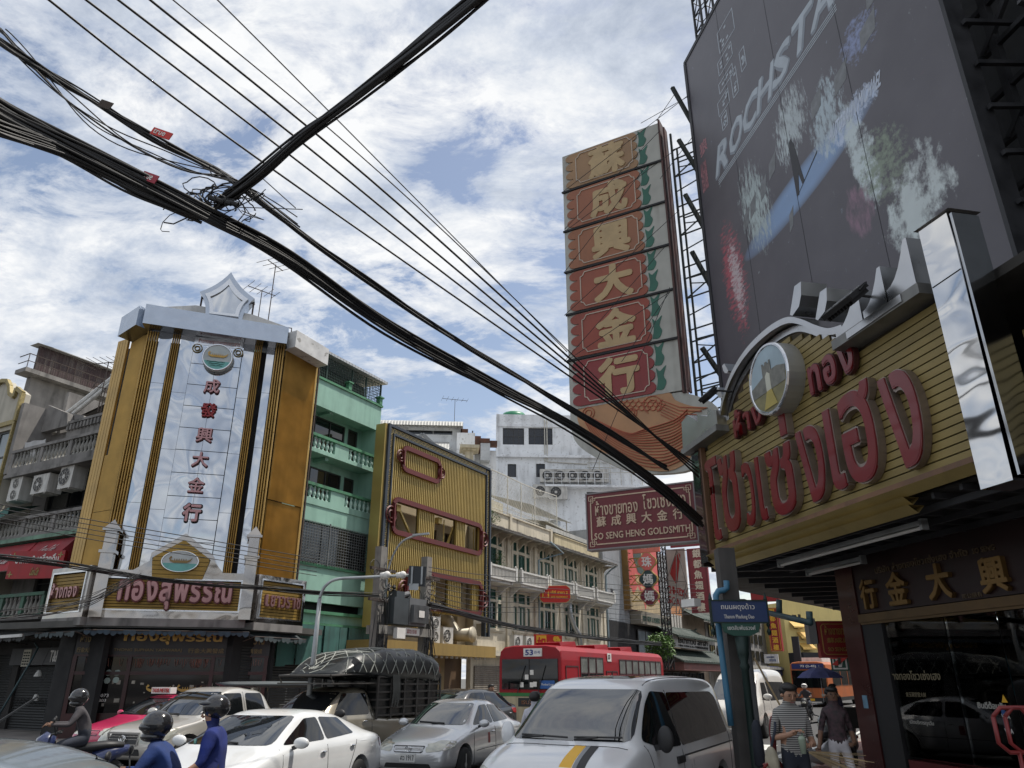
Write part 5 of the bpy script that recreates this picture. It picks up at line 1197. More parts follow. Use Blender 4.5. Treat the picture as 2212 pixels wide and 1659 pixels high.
for(px,ch,col,cn)in qs:
 x,z=QF.loc(w6(*px));s_=.78
 t=thing('blade_sign','%s four-lobed sign with a white Chinese character on a yellow bracket'%cn,'sign',QF,(x,0,z-.7),'four-lobed restaurant signs')
 b=MB();b.prism(quatre(x,z,s_*1.12),.02,.25);b.build('rim',mat('sign_rim_gold',(.42,.28,.10),.5,.2,var=.1),t)
 b=MB();b.prism(quatre(x,z,s_),-.01,.02);b.build('panel',mat('blade_'+cn.replace(' ','_'),col,.5,var=.1),t)
 b=MB();text_into(b,ch,x-.42,x+.42,z-.42,z+.42,-.01,.03,.02);b.build('character',M_wt,t)
 b=MB();xl_=x-3.0
 for dz in(-.35,.35):b.bar((xl_,.15,z+dz),(x-.6,.15,z+dz),.07)
 for k in range(3):b.bar((xl_+k*.75,.15,z-.35),(xl_+(k+1)*.75,.15,z+.35),.05);b.bar((xl_+k*.75,.15,z+.35),(xl_+(k+1)*.75,.15,z-.35),.05)
 b.build('bracket',mat('bracket_yellow',(.30,.20,.03),.6,var=.2),t)
x0,z1=QF.loc(w6(355,230));x1,z0=QF.loc(w6(655,290));t=thing('restaurant_name_sign','coral oblong sign above the four-lobed signs, partly behind the red goldsmith board','sign',QF,(x0,0,z0))
b=MB();b.box(x0,x1,0,.25,z0,z1+1.2);b.build('panel',mat('blade_coral2',(.60,.16,.11),.5,var=.1),t)
b=MB();text_into(b,'燕窩',x0+.8,x1-.8,z0+.3,z1+.9,0,.03,.02);b.build('character',M_wt,t)
TF=plane_frame(QK+1.5);x0,z1=TF.loc(w6(620,210));x1,z0=TF.loc(w6(715,1010));
def lattice(name,label,fr,x0,x1,z0,z1,y,d,m,n=10,w=.07):
 t=thing(name,label,'steel truss',fr,((x0+x1)/2,y,z0));b=MB()
 for x in(x0,x1):
  for yy in(y,y+d):b.bar((x,yy,z0),(x,yy,z1),w*1.3)
 b.build('upright',m,t);b=MB()
 for k in range(n):
  a,c=z0+(z1-z0)*k/n,z0+(z1-z0)*(k+1)/n
  for yy in(y,y+d):b.bar((x0,yy,a),(x1,yy,a),w*.8);b.bar((x0,yy,a),(x1,yy,c),w*.6);b.bar((x1,yy,a),(x0,yy,c),w*.6)
  b.bar((x0,y,a),(x0,y+d,c),w*.6);b.bar((x1,y,a),(x1,y+d,c),w*.6)
 b.build('bracing',m,t);return t
M_blk=mat('steel_black',(.018,.018,.019),.6,.3,var=.3)
lattice('sign_tower','black lattice tower between the pink billboard and the theatre sign',TF,x0,x1,z0-4,z1,0,1.5,M_blk,12)
CTF=plane_frame(QK+3);x0,z1=CTF.loc(w6(715,275));x1,z0=CTF.loc(w6(985,890))
t=thing('theatre_sign','weathered white sign with a red harp emblem and painted red name letters','sign',CTF,(x0,0,z0))
b=MB();b.box(x0,x1,0,.2,z0,z1);b.build('panel',mat('sign_offwhite',(.45,.44,.40),.7,var=.1,dirt=.5,streak=(3,3,.3),dcol=(.2,.18,.15)),t)
def ql(px,py):return CTF.loc(w6(px,py))
b=MB();b.prism([ql(*p)for p in((870,310),(890,330),(855,640),(835,645),(775,540),(795,450),(830,350))],-.03,-.005);b.build('harp_emblem',mat('painted_red',(.32,.03,.03),.6,var=.2),t)
b=MB()
for ch,px,py,s_ in(('C',765,712,1),('H',795,718,1),('I',815,722,.6),('N',833,728,1),('A',855,735,1),('T',882,740,1),('O',900,748,1),('W',922,755,1),('N',945,762,1),('S',770,825,1.1),('C',812,838,1.1),('A',862,850,1.1),('L',912,864,1.1),('A',952,880,1.1)):
 x,z=ql(px,py);text_into(b,ch,x-.14*s_,x+.14*s_,z-.3,z+.3,-.005,.03,.02)
b.build('lettering',MATS['painted_red'],t)
b=MB()
for(p,q_)in(((715,280),(985,290)),((725,620),(975,635)),((730,990),(985,980)),((860,290),(860,980)),((975,640),(890,980)),((760,990),(860,820)),((975,660),(870,300)),((745,640),(860,300)),((925,1000),(990,700))):
 a,c=ql(*p),ql(*q_);b.bar((a[0],-.4,a[1]),(c[0],-.4,c[1]),.06)
b.build('guy_frame',mat('guy_steel',(.18,.17,.16),.6,.3,var=.2),t)
def char_sign(name,label,fr,x0,x1,z0,z1,chars,mp,mc,y=0,d=.3,border=None):
 t=thing(name,label,'sign',fr,((x0+x1)/2,y,z0))
 b=MB();b.box(x0,x1,y,y+d,z0,z1);b.build('panel',mp,t)
 w=x1-x0;h=(z1-z0)/len(chars)
 for i,ch in enumerate(chars):
  b=MB();s_=min(w*.62,h*.8);cz=z1-(i+.5)*h;text_into(b,ch,(x0+x1)/2-s_/2,(x0+x1)/2+s_/2,cz-s_/2,cz+s_/2,y-.001,.03,.03);b.build('character',mc,t)
 b=MB();e=w*.07
 for a in((x0+e,x1-e,z0+e,z0+e*1.4),(x0+e,x1-e,z1-e*1.4,z1-e),(x0+e,x0+e*1.4,z0+e*1.4,z1-e*1.4),(x1-e*1.4,x1-e,z0+e*1.4,z1-e*1.4)):b.box(a[0],a[1],y-.02,y,a[2],a[3])
 b.build('border',border or mc,t);return t
KF=plane_frame(QK+2);x0,z1=KF.loc(w6(955,265));x1=KF.loc(w6(1200,600))[0];z0=KF.loc(w6(1100,970))[1]
M_gtext=mat('character_gold',(.55,.36,.12),.45,.2,var=.1)
char_sign('restaurant_sign','tall maroon sign with six pale Chinese characters beside the street pole',KF,x0,x1,z0,z1,'銀都魚翅酒樓',mat('sign_maroon',(.20,.02,.03),.5,var=.15,dirt=.2),mat('char_cream',(.60,.52,.40),.6,var=.1),border=M_maroon)
x0b,z1b=KF.loc(w6(770,195));b=MB();b.box(x0b,x1,.1,.3,KF.loc(w6(770,250))[1],z1b+.6);b.build('sign_strip',MATS['sign_maroon'],fr=KF,label='maroon sign strip directly above the theatre sign',cat='sign')
t=thing('chinese_theatre','old theatre front with green tiled roofs and long name board','building',ROW,(68,1,0))
b=MB();b.box(66.2,82,.3,10,.13,9.0);b.build('wall',mat('theatre_wall',(.30,.24,.18),.8,var=.2,dirt=.5),t)
b=MB();b.box(66.2,73.5,.1,.3,7.4,8.9);b.build('orange_panel',mat('panel_orange',(.45,.20,.08),.7,var=.15,dirt=.3),t)
for i in range(8):b=MB();b.box(66.6+i*.85,67.15+i*.85,.05,.15,5.9,7.5);b.build('lattice_panel',mat('lattice_white',(.42,.40,.36),.7,var=.3,scale=12),t)
M_tileg=mat('tile_green',(.035,.055,.045),.6,var=.3,scale=2,wave=('X',4.5,.05))
for zz0,zz1,a,c,y0_,y1_ in((5.2,6.1,62.8,75.2,-2.6,-.6),(3.2,4.2,62.5,79,-3.0,-1.2),(7.2,8.2,74,86,-1.8,.2)):
 b=MB();n=int((c-a)/.3)
 for i in range(n):
  x=a+(c-a)*i/n;b.tube([(x,y0_-.05,zz0),(x,(y0_+y1_)/2,(zz0+zz1)/2-.08),(x,y1_,zz1)],.07,5)
 b.quad((a,y0_,zz0-.02),(c,y0_,zz0-.02),(c,y1_,zz1-.05),(a,y1_,zz1-.05));b.box(a,c,y0_-.08,y0_,zz0-.12,zz0)
 b.tube([(a-.3,y1_,zz1+.25),(a+.2,y1_,zz1+.05),((a+c)/2,y1_,zz1),(c-.2,y1_,zz1+.05),(c+.3,y1_,zz1+.25)],.1,6);b.build('tiled_roof',M_tileg,t)
b=MB();b.box(63.2,73.8,-2.2,-2.0,4.3,5.25);b.build('name_board',mat('board_grey_white',(.42,.42,.40),.7,var=.12,dirt=.3),t)
b=MB();text_into(b,'ไชน่าทาวน์ สกาล่า',64.0,73.2,4.65,5.2,-2.2,.04,.02);text_into(b,'CHINA TOWN SCALA 中國城銀都魚翅酒樓',64.0,73.4,4.36,4.58,-2.2,.03,.01);b.build('lettering',M_dark,t)
b=MB();b.box(63,79,-2.9,.2,2.5,3.1);b.build('pink_awning',mat('awning_dusty_pink',(.20,.09,.08),.8,var=.2),t)
for i in range(6):window(t,63.2+i*2.6,65.5+i*2.6,.3,2.4,-.2,M_frame_dk,M_win,2,1,.1,'shop_window')
cols=[(.30,.29,.27),(.36,.34,.30),(.22,.21,.20),(.33,.27,.22),(.28,.30,.32)]
names=['grey narrow shophouse beyond the theatre','pale tall shophouse with a blue sheet roof beyond the theatre','dark shophouse midway down the far street','brown shophouse far down the street','grey-blue shophouse at the end of the row']
x=82
for i in range(5):
 w=9+i*1.5;h=7.5+(i%3)*1.8;t=thing('far_shophouse',names[i],'building',ROW,(x+w/2,2,0),'shophouses far down the street')
 b=MB();b.box(x,x+w-.1,.2,10,.13,h);b.box(x,x+w-.1,-2.2,.2,2.9,3.2);b.build('wall',mat('far_wall%d'%i,cols[i],.85,var=.2,dirt=.6),t)
 for k in range(3):
  for j in range(int((h-4)/2)+1):window(t,x+.8+k*2.8,x+2.6+k*2.8,3.9+j*2.1,5.2+j*2.1,.05,M_frame_dk,M_win,2,1,.08)
 b=MB();b.box(x+.3,x+w-.4,-1.9,-1.6,2.2,3.3);b.build('awning',mat('far_awn%d'%i,[(.05,.09,.12),(.20,.2,.19),(.04,.05,.14),(.2,.05,.04),(.15,.15,.14)][i],.8,var=.2),t)
 x+=w
FS=plane_frame(66)
x0,z1=FS.loc(w7(505,535));x1,z0=FS.loc(w7(655,625));t=thing('street_sign_board','white board with blue lettering over the far pavement','sign',FS,(x0,0,z0))
b=MB();b.box(x0,x1,0,.2,z0,z1);b.build('panel',M_white,t)
b=MB();text_into(b,'ขายทอง รูปพรรณ',x0+.2,x1-.3,z0+(z1-z0)*.55,z1-.15,0,.03,.01);text_into(b,'เยาวราช',x0+.4,x1-.2,z0+.15,z0+(z1-z0)*.45,0,.03,.01);b.build('lettering',mat('letter_blue',(.04,.08,.25),.6),t)
F2=plane_frame(30);x0,z1=F2.loc(w7(535,135));x1=F2.loc(w7(680,400))[0];z0=F2.loc(w7(620,505))[1];x0=F2.loc(w7(563,400))[0]
char_sign('restaurant_sign','red vertical sign with gold Chinese characters hanging beyond the blue street name plate',F2,x0,x1,z0,z1+.2,'銀都魚翅酒樓',mat('sign_red_deep',(.30,.012,.012),.5,var=.12),M_yellow,border=M_yellow)
xa,za=F2.loc(w7(520,60));b=MB();b.box(x0-.5,x1+.1,0,.3,z1+.45,z1+1.3);b.build('sign_strip',MATS['sign_red_deep'],fr=F2,label='cropped red and yellow sign above the hanging vertical sign',cat='sign')
YB=Fr(*AY(w7(745,500),105)[:2],18);t=thing('yellow_apartment','sunlit yellow apartment block at the end of the street','building',YB,(10,2,0))
a=YB.loc(w7(750,100));
def ly(px,py):return YB.loc(w7(px,py))
wins=[((783,145),(832,175)),((840,140),(875,175)),((797,250),(845,285)),((857,248),(890,282)),((872,355),(905,390)),((885,460),(922,495)),((978,435),(1005,460))]
hl=[(ly(*p)[0],ly(*q_)[0],ly(*q_)[1],ly(*p)[1])for p,q_ in wins]
b=MB();walls(b,0,40,0,a[1]+1.5,hl,0,.4);b.box(0,40,.4,14,0,a[1]+1);b.build('wall',mat('yellow_wall',(.62,.50,.20),.8,var=.06,scale=.5,dirt=.25,dcol=(.35,.28,.12)),t)
for h in hl:window(t,*h,.1,M_frame_dk,M_win,3,1,.1)
for px,py in((795,235),(870,340),(885,447)):x,z=ly(px,py);b=MB();b.add([(x-.6,-.9,z-.4),(x+1.6,-.9,z-.4),(x+1.6,0,z+.3),(x-.6,0,z+.3)],[(0,1,2,3)]);b.box(x-.6,x+1.6,-.92,-.85,z-.6,z-.4);b.build('window_hood',mat('hood_yellow',(.60,.38,.10),.7,var=.1),t)
b=MB();b.box(0,30,-3,0,0,ly(900,525)[1]);b.build('black_sheet_hoarding',mat('sheet_black',(.02,.021,.025),.8,var=.2),fr=YB,label='black sheet hoarding at the foot of the yellow apartment block',cat='hoarding')
FB=plane_frame(62);c0,c1=FB.loc(w7(775,360)),FB.loc(w7(880,630));b=MB();b.box(c0[0],c1[0],0,.3,c1[1],c0[1]);b.build('dark_banner',MATS['sheet_black'],fr=FB,label='blank black vertical banner in front of the yellow apartment block',cat='banner')
for i,(px,w,zt_,col,lb)in enumerate(((470,6,205,(.40,.42,.44),'pale far tower peeping between the street sign and the red hanging sign'),(690,9,275,(.22,.10,.08),'brown-roofed white house left of the yellow block'),(655,3,185,(.36,.40,.44),'slim bluish tower far behind the red hanging sign'))):
 Yd=150+30*i;v=AY(w7(px,zt_),Yd);t=thing('far_tower',lb,'building',None,loc=(v.x,v.y,0),rz=.3)
 b=MB();b.box(-w,w,-5,5,0,v.z);b.build('wall',mat('far_tower%d'%i,col if i!=1 else(.5,.5,.5),.8,var=.1),t)
 for k in range(4):
  for j in range(8):window(t,-w+.6+k*w*.48,-w+.6+k*w*.48+w*.3,v.z-3-j*3.2,v.z-1.4-j*3.2,-5.12,M_frame_dk,M_win,1,1,.1)
 if i==1:b=MB();b.box(-w-.5,w+.5,-5.5,5.5,v.z-.2,v.z+1.8);b.build('roof',mat('roof_brown',(.18,.08,.06),.8),t)
b=MB();b.box(34,130,-20,-7.6,0,9);b.build('right_row',mat('right_row_wall',(.24,.22,.20),.85,var=.2,dirt=.5),fr=STREET,label='shadowy building row behind the goldsmith corner on the right of the street',cat='building')
#  RIGHT: GOLDSMITH CORNER, BILLBOARDS
M_plank=mat('canopy_gold_board',(.27,.205,.075),.5,.25,var=.15,scale=1.2,dirt=.6,dcol=(.09,.065,.025),streak=(.8,.8,3))
M_plank2=mat('canopy_gold_lower',(.36,.27,.10),.45,.3,var=.12,scale=1.2,dirt=.3,dcol=(.12,.09,.03))
M_lred=mat('letter_red_enamel',(.17,.006,.010),.3,var=.1,dirt=.2,coat=.3)
M_lrim=mat('letter_return_steel',(.30,.25,.22),.35,.6,var=.2)
M_alu=mirror('aluminium_sheet',(.46,.46,.46),dist=.01,sc=2,rough=.28)
M_mirp=mirror('pillar_mirror',(.60,.60,.60),dist=.02,sc=1.4,rough=.06,stretch=(1,1,1.6))
M_steeld=mat('steel_dark_paint',(.035,.036,.04),.6,.3,var=.35)
M_shopred=mat('shop_red_lacquer',(.05,.008,.008),.3,var=.2,coat=.3)
M_shopdk=mat('shop_interior_dark',(.018,.018,.020),.6,var=.3)
t=thing('goldsmith_canopy','golden boarded canopy sign with big red Thai letters over the corner goldsmith','shop sign',CN,(-10,0,4));GC=t
def cn(p,y=0):return CN.loc(p,y)
FX0,FX1=-13.15,-6.6
def topz(x):
 P=[(-13.2,6.18),(-12.2,6.5),(-11.7,6.75),(-11.1,7.05),(-10.5,7.2),(-9.9,7.15),(-9.3,6.95),(-8.7,6.6),(-8.3,6.4),(-8.28,6.2),(-6.5,6.12)]
 for a,c in zip(P,P[1:]):
  if a[0]<=x<=c[0]:return a[1]+(c[1]-a[1])*(x-a[0])/(c[0]-a[0])
 return 6.1
h=.108;z=4.17
while z<7.1:
 xs=[FX0+(FX1-FX0)*i/60 for i in range(61)];run=[x for x in xs if topz(x)>z+h]
 segs=[];cur=[]
 for x in xs:
  if topz(x)>=z+h*.9:cur.append(x)
  elif cur:segs.append(cur);cur=[]
 if cur:segs.append(cur)
 for s_ in segs:
  if len(s_)>2:b=MB();b.prism([(s_[0],z),(s_[-1],z),(s_[-1],z+h-.018),(s_[0],z+h-.018)],-.0,.03);b.build('canopy_board',M_plank,t)
 z+=h
b=MB();xs=[FX0+(FX1-FX0)*i/40 for i in range(41)]
b.prism([(FX0,4.1),(FX1,4.1)]+[(x,topz(x)-.02)for x in reversed(xs)],.035,.12);b.build('board_backing',mat('board_back_dark',(.045,.033,.015),.8,var=.2),t)
b=MB();b.box(FX0-.1,FX1,-.10,.1,4.07,4.15);b.bar((FX0-.06,-.05,4.1),(FX0-.06,-.05,6.2),.1);b.bar((FX1+.02,-.04,4.1),(FX1+.02,-.04,6.1),.06);b.build('red_trim',mat('trim_rust_red',(.17,.09,.05),.6,var=.3,dirt=.4),t)
for k,(y0_,y1_,z0_,z1_)in enumerate(((-.16,-.03,3.97,4.065),(-.11,.02,3.87,3.965),(-.06,.07,3.77,3.865))):
 b=MB();b.add([(FX0-.12,y0_,z1_),(FX1+(-.0 if k<1 else-1.2),y0_,z1_),(FX1+(-.0 if k<1 else-1.2),y1_,z0_),(FX0-.12,y1_,z0_),(FX0-.12,y1_+.1,z1_),(FX1+(-.0 if k<1 else-1.2),y1_+.1,z1_)],[(0,3,2,1),(0,1,5,4),(3,4,5,2)]);b.build('skirt_board',M_plank2,t)
crv=[cn(y1(*p))for p in((335,930),(345,880),(370,800),(410,720),(460,650),(520,590),(580,545),(640,520),(700,530),(760,555),(820,570),(880,555))]
crv=spline([(c[0],0,c[1])for c in crv],4)
b=MB()
for k,(off,dz,yy)in enumerate(((0,0,-.12),(0,-.14,.02))):
 for p,q_ in zip(crv,crv[1:]):
  b.add([(p.x,yy,p.z+dz),(q_.x,yy,q_.z+dz),(q_.x,yy,q_.z+dz-.11),(p.x,yy,p.z+dz-.11),(p.x,.45,p.z+dz),(q_.x,.45,q_.z+dz),(q_.x,.45,q_.z+dz-.11),(p.x,.45,p.z+dz-.11)],[(0,3,2,1),(0,1,5,4),(3,7,6,2)])
b.build('curved_cornice',M_alu,t)
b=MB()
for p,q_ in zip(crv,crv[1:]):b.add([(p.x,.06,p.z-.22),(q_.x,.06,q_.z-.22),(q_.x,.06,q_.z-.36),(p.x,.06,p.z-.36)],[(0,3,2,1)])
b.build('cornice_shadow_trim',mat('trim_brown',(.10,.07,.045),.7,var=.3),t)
def spike(p0,flip=1,s=.45):
 x,z=cn(y1(*p0));b=MB();c=[(x,z),(x+.42*s*flip,z+.12*s),(x+.62*s*flip,z+.42*s),(x+.72*s*flip,z+.85*s),(x+.35*s*flip,z+.88*s),(x+.12*s*flip,z+.5*s),(x-.12*s*flip,z+.1*s)]
 b.prism(c if flip>0 else list(reversed(c)),-.1,.35);b.build('roof_scroll',M_alu,GC)
spike((655,515),1,.5);spike((365,765),-1,.25);spike((770,535),1,.45);spike((340,875),-1,.28)
for(p0,p1,p2,p3)in(((180,1000),(178,930),(250,940),(250,990)),((215,985),(218,950),(330,945),(330,1030))):pass
L=[cn(y1(*p))for p in((185,1105),(180,935),(215,975),(222,975),(255,945),(262,960),(335,940),(390,1000))]
b=MB();b.prism([(L[0][0],6.3),(-12.15,6.32),(-12.15,6.62),(-12.5,6.75),(-12.52,6.62),(-12.95,6.8),(-12.97,6.66),(-13.4,6.95),(-13.72,6.9)],-.2,.4);b.build('stepped_parapet',M_alu,t)
b=MB();b.prism([(-13.75,6.18),(-12.1,6.2),(-12.1,6.32),(-13.75,6.3)],-.26,.4);b.build('parapet_ledge',mat('ledge_grey',(.22,.22,.21),.5,.4,var=.2,dirt=.5),t)
b=MB();b.prism([(-8.36,6.16),(-6.62,6.14),(-6.62,6.28),(-8.36,6.30)],-.30,.3);b.build('parapet_ledge',MATS['ledge_grey'],t)
b=MB();b.box(-8.0,-6.9,-.32,-.30,6.17,6.27);b.build('ledge_trim',M_alu,t)
for i,(x0,x1,zl_,zr)in enumerate(((-8.34,-7.75,6.42,6.82),(-7.72,-7.25,6.45,6.88),(-7.22,-6.72,6.5,6.98))):
 b=MB();n=5;pts=[(x0,6.3),(x1,6.29),(x1,zr)]+[(x1-.06-(x1-.06-x0)*k/n,zl_+(zr-zl_)*(1-k/n)**2)for k in range(n+1)]
 b.prism(pts,-.22,.25);b.build('crenel',M_alu,t)
(dx0,_),(dx1,_)=cn(y1(505,840)),cn(y1(705,720));dxc,dzc=-10.08,6.42
b=MB();b.cyl((dxc,-.28,dzc),(dxc,.0,dzc),.60,36);em=b.build('emblem',mat('emblem_steel',(.38,.38,.36),.4,.4,var=.1),t)
b=MB();b.cyl((dxc,-.292,dzc),(dxc,-.281,dzc),.55,36);b.build('emblem_sky',mat('emblem_sky_print',(.34,.44,.50),.5,var=.25,scale=1.6),em)
def disc_clip(pts,y):b=MB();b.prism([(dxc+p[0],dzc+p[1])for p in pts],y,y+.006);return b
lower=[(.54*math.cos(a),.54*math.sin(a))for a in[math.pi+.1+(math.pi-.2)*i/16 for i in range(17)]]
disc_clip(lower,-.299).build('emblem_field',mat('emblem_field',(.22,.20,.10),.6,var=.3,scale=6),em)
disc_clip([(-.5,-.2),(.5,-.2),(.53,.05),(.3,.12),(.12,.12),(.12,.3),(.08,.3),(.08,.26),(.02,.26),(.02,.3),(-.04,.3),(-.04,.26),(-.1,.26),(-.1,.3),(-.14,.3),(-.14,.08),(-.53,-.02)],-.306).build('emblem_castle',mat('emblem_stone',(.19,.19,.17),.7,var=.3,scale=9),em)
disc_clip([(-.06,-.2),(.08,-.2),(.08,.06),(.01,.12),(-.06,.06)],-.313).build('emblem_gate',mat('emblem_gate',(.50,.50,.42),.6,var=.2),em)
disc_clip([(-.06,-.2),(.08,-.2),(.2,-.48),(-.2,-.48)],-.3125).build('emblem_path',mat('emblem_path',(.42,.34,.10),.7,var=.2),em)
b=MB();b.ring((dxc,-.285,dzc),.575,.03,'y',36,6);b.build('emblem_rim',M_steel2,em)
rows=[('โ',-13.02,-12.45,4.25,5.83),('ซ',-12.48,-11.72,4.30,5.72),('ว',-11.62,-11.2,4.28,5.40),('เ',-11.15,-10.85,4.28,5.38),('ซ่',-10.8,-9.95,4.25,5.92),('ง',-9.85,-9.15,4.27,5.42),('เ',-9.1,-8.72,4.3,5.5),('ฮ',-8.75,-7.95,4.28,5.62),('ง',-7.85,-7.15,4.25,5.50)]
for ch,a,c,z0,z1 in rows:
 b=MB();text_into(b,ch,a+.03,c-.06,z0+.02,z1,-.06,.08,.014,res=3);o=b.build('letter',M_lred,t)
 b=MB();text_into(b,ch,a+.01,c-.04,z0,z1+.02,.0,.12,.028,res=3);b.build('letter_rim',M_lrim,o)
for word,x0,x1,z0,z1 in(('ทอง',-9.28,-8.2,5.83,6.28),('ห้าง',-11.72,-10.72,5.92,6.42)):
 letters(word,x0,x1,z0,z1,-.03,.1,M_lred,t,.04,.14,back=(.03,mat('letter_rim_dark',(.07,.02,.02),.5,.2,var=.2)))
t2=thing('mirror_pillar','tall mirror-steel pillar at the right end of the golden canopy','pillar',CN,(-6.3,0,3.75))
b=MB();b.prism([(-6.37,3.70),(-5.96,3.70),(-5.92,6.3),(-5.93,6.80),(-6.37,6.84)],-.35,.02)
for k in range(1):pass
b.build('shaft',M_mirp,t2)
b=MB();b.box(-5.915,-5.88,-.33,.02,3.74,6.76);b.build('side_panel',mirror('pillar_side',(.40,.41,.42),dist=.03,sc=1.6,rough=.12),t2)  # pillar's dark side: its shade is put into the steel's tint
b=MB();b.add([(-6.42,-.38,6.84),(-5.86,-.38,6.80),(-5.86,.05,6.80),(-6.42,.05,6.84),(-6.1,-.15,6.95)],[(0,3,2,1),(0,1,4),(1,2,4),(2,3,4),(3,0,4)]);b.build('cap',mat('cap_dull',(.20,.19,.18),.4,.5,var=.2),t2)
b=MB();b.box(-6.36,-5.93,-.356,-.35,6.05,6.06);b.build('sheet_joint',M_dark,t2)
b=MB()
for k in range(12):
 b.box(-6.0,-2.5,.3,.33,4.1+k*.11,4.1+k*.11+.092)
o=b.build('side_boards',M_plank,t);o['kind']='stuff'
b=MB();b.box(-6.0,-2.5,.34,.4,4.0,5.45);b.build('board_backing',MATS['board_back_dark'],t)
cL=[cn(p)for p in(z5(1225,30),z5(1330,930))]
b=MB();b.box(-13.52,-13.22,-.14,.25,3.95,6.15);b.build('corner_column',mirror('column_smoked',(.28,.27,.28),dist=.02,sc=2,rough=.08),t)
b=MB();b.box(-13.62,-13.52,-.1,2.0,3.9,6.1);b.build('end_panel',mat('end_panel_dark',(.05,.035,.03),.5,var=.3),t)
b=MB();b.box(-13.5,-2.0,.12,2.6,6.0,6.12);b.box(-13.5,-2.0,.2,2.5,3.98,4.02);b.build('canopy_deck',mat('deck_dark',(.035,.033,.03),.8,var=.4,dirt=.4),t)
b=MB()
for k in range(26):b.bar((-13.4+k*.45,.1,3.93),(-13.4+k*.45,2.6,3.93),.05,.07)
for y in(.35,1.0,1.7,2.3):b.bar((-13.5,y,3.86),(-2,y,3.86),.05,.08)
b.build('soffit_beam',M_steeld,t)
for i,(a,c,y)in enumerate(((-11.9,-8.3,.55),(-12.9,-11.2,1.7))):
 t3=thing('tube_light',['long unlit tube light under the canopy edge','short unlit tube light deeper under the canopy'][i],'lamp',CN,((a+c)/2,y,3.7))
 b=MB();b.box(a,c,y-.05,y+.05,3.74,3.80);b.build('batten',M_galv,t3)
 b=MB();b.cyl((a+.05,y,3.71),(c-.05,y,3.71),.022,8);b.build('tube',M_wt,t3)
 b=MB();b.box(a,a+.05,y-.05,y+.05,3.68,3.82);b.box(c-.05,c,y-.05,y+.05,3.68,3.82);b.build('end_bracket',M_galv,t3)
b=MB();b.prismz([(3.87,14.6),(5.7,19.0),(11.1,25.4),(15,22),(9,13.5)],3.92,4.05)
o=b.build('side_canopy_deck',MATS['deck_dark'],label='dark canopy deck round the corner of the goldsmith shop along the street',cat='canopy')
b=MB()
for k in range(12):f=k/11;b.bar((3.9+f*7.2,14.7+f*10.6,3.87),(9.3+f*5.2,13.9+f*8,3.87),.06,.09)
b.build('canopy_joist',M_steeld,fr=WORLD,label='row of dark joists under the corner canopy deck',cat='joists')
def flood(fr,x,y,z,label,w,hgt,rot,leds=True):
 t=thing('floodlight',label,'floodlight',fr,(x,y,z));Rm=Matrix.Rotation(rot,3,'X')
 b=MB();b.obox((x,y,z),(w/2,.035,hgt/2),Rm);
 for k in range(9):b.obox(Vector((x-w*.42+k*w*.105,y,z))+Rm@Vector((0,.06,0)),(.008,.03,hgt*.45),Rm)
 b.build('housing',M_blk,t)
 b=MB()
 if leds:
  for i in range(4):
   for j in range(2):c=Vector((x,y,z))+Rm@Vector((-w*.36+i*w*.24,-.037,-hgt*.22+j*hgt*.44));b.tube([c,c+Rm@Vector((0,-.012,0))],w*.085,10)
  b.build('lens',mat('lens_grey',(.30,.31,.32),.2,var=.1),t)
 else:b.obox(Vector((x,y,z))+Rm@Vector((0,-.04,0)),(w*.44,.004,hgt*.42),Rm);b.build('glass',mat('glass_grey',(.20,.22,.23),.1),t)
 b=MB();b.tube([(x-w*.52,y,z),(x-w*.52,y+.12,z+hgt*.35),(x+w*.52,y+.12,z+hgt*.35),(x+w*.52,y,z)],.012,5);b.tube([(x,y+.12,z+hgt*.35),(x+.1,y+.45,z+.05)],.02,5);b.build('yoke',M_blk,t)
fx_,fz_=cn(y1(860,450),-.55);flood(CN,fx_,-.55,fz_,'black LED floodlight on an arm above the golden canopy',.62,.36,R(-50))
fx_,fz_=cn(y1(255,860),-.5);flood(CN,fx_,-.5,fz_,'small square floodlight at the left end of the canopy roof',.34,.26,R(-48),False)
t=thing('goldsmith_shopfront','dark red lacquered goldsmith shopfront with gold characters and a wide window','shop front',SH,(-10,0,.13));GF=t
b=MB();b.box(-12.5,-3,0,.35,2.95,4.6);b.build('fascia',mat('fascia_maroon_black',(.022,.007,.007),.5,var=.25),t)
b=MB();b.box(-12.62,-12.12,-.03,.5,.13,4.2);b.build('corner_pier',M_shopred,t)
b=MB();b.box(-12.12,-11.6,0,.3,.13,2.78);b.build('inner_pier',M_shopdk,t)
b=MB();b.box(-12.1,-3,-.06,.02,2.80,2.93);b.box(-12.1,-3,-.03,.02,2.76,2.80);b.build('gold_moulding',mat('moulding_bronze',(.13,.08,.035),.5,.3,var=.3),t)
M_gch=mat('character_bronze_gold',(.22,.13,.045),.38,.6,var=.2)
for ch,a,c,z0,z1 in(('行',-11.95,-11.5,2.98,3.52),('金',-11.25,-10.72,2.98,3.55),('大',-10.3,-9.75,2.98,3.55),('興',-9.25,-8.72,2.97,3.5)):
 b=MB();text_into(b,ch,a+.03,c-.03,z0+.02,z1-.02,-.0,.08,.03,res=3);b.build('character',M_gch,t)
b=MB();text_into(b,'บริษัท ห้างทองโซวเซ่งเฮง จำกัด',-11.5,-9.4,3.56,3.68,0,.02,.02);text_into(b,'SO SENG',-9.3,-8.9,3.56,3.64,0,.02,.02);text_into(b,'司公限有',-9.68,-9.3,2.97,3.04,0,.015,.01);b.build('lettering',mat('letter_dim_gold',(.14,.10,.06),.5,.3),t)
mg=bpy.data.materials.new('shop_glass');mg.use_nodes=True;nt_=mg.node_tree;nt_.nodes.clear()
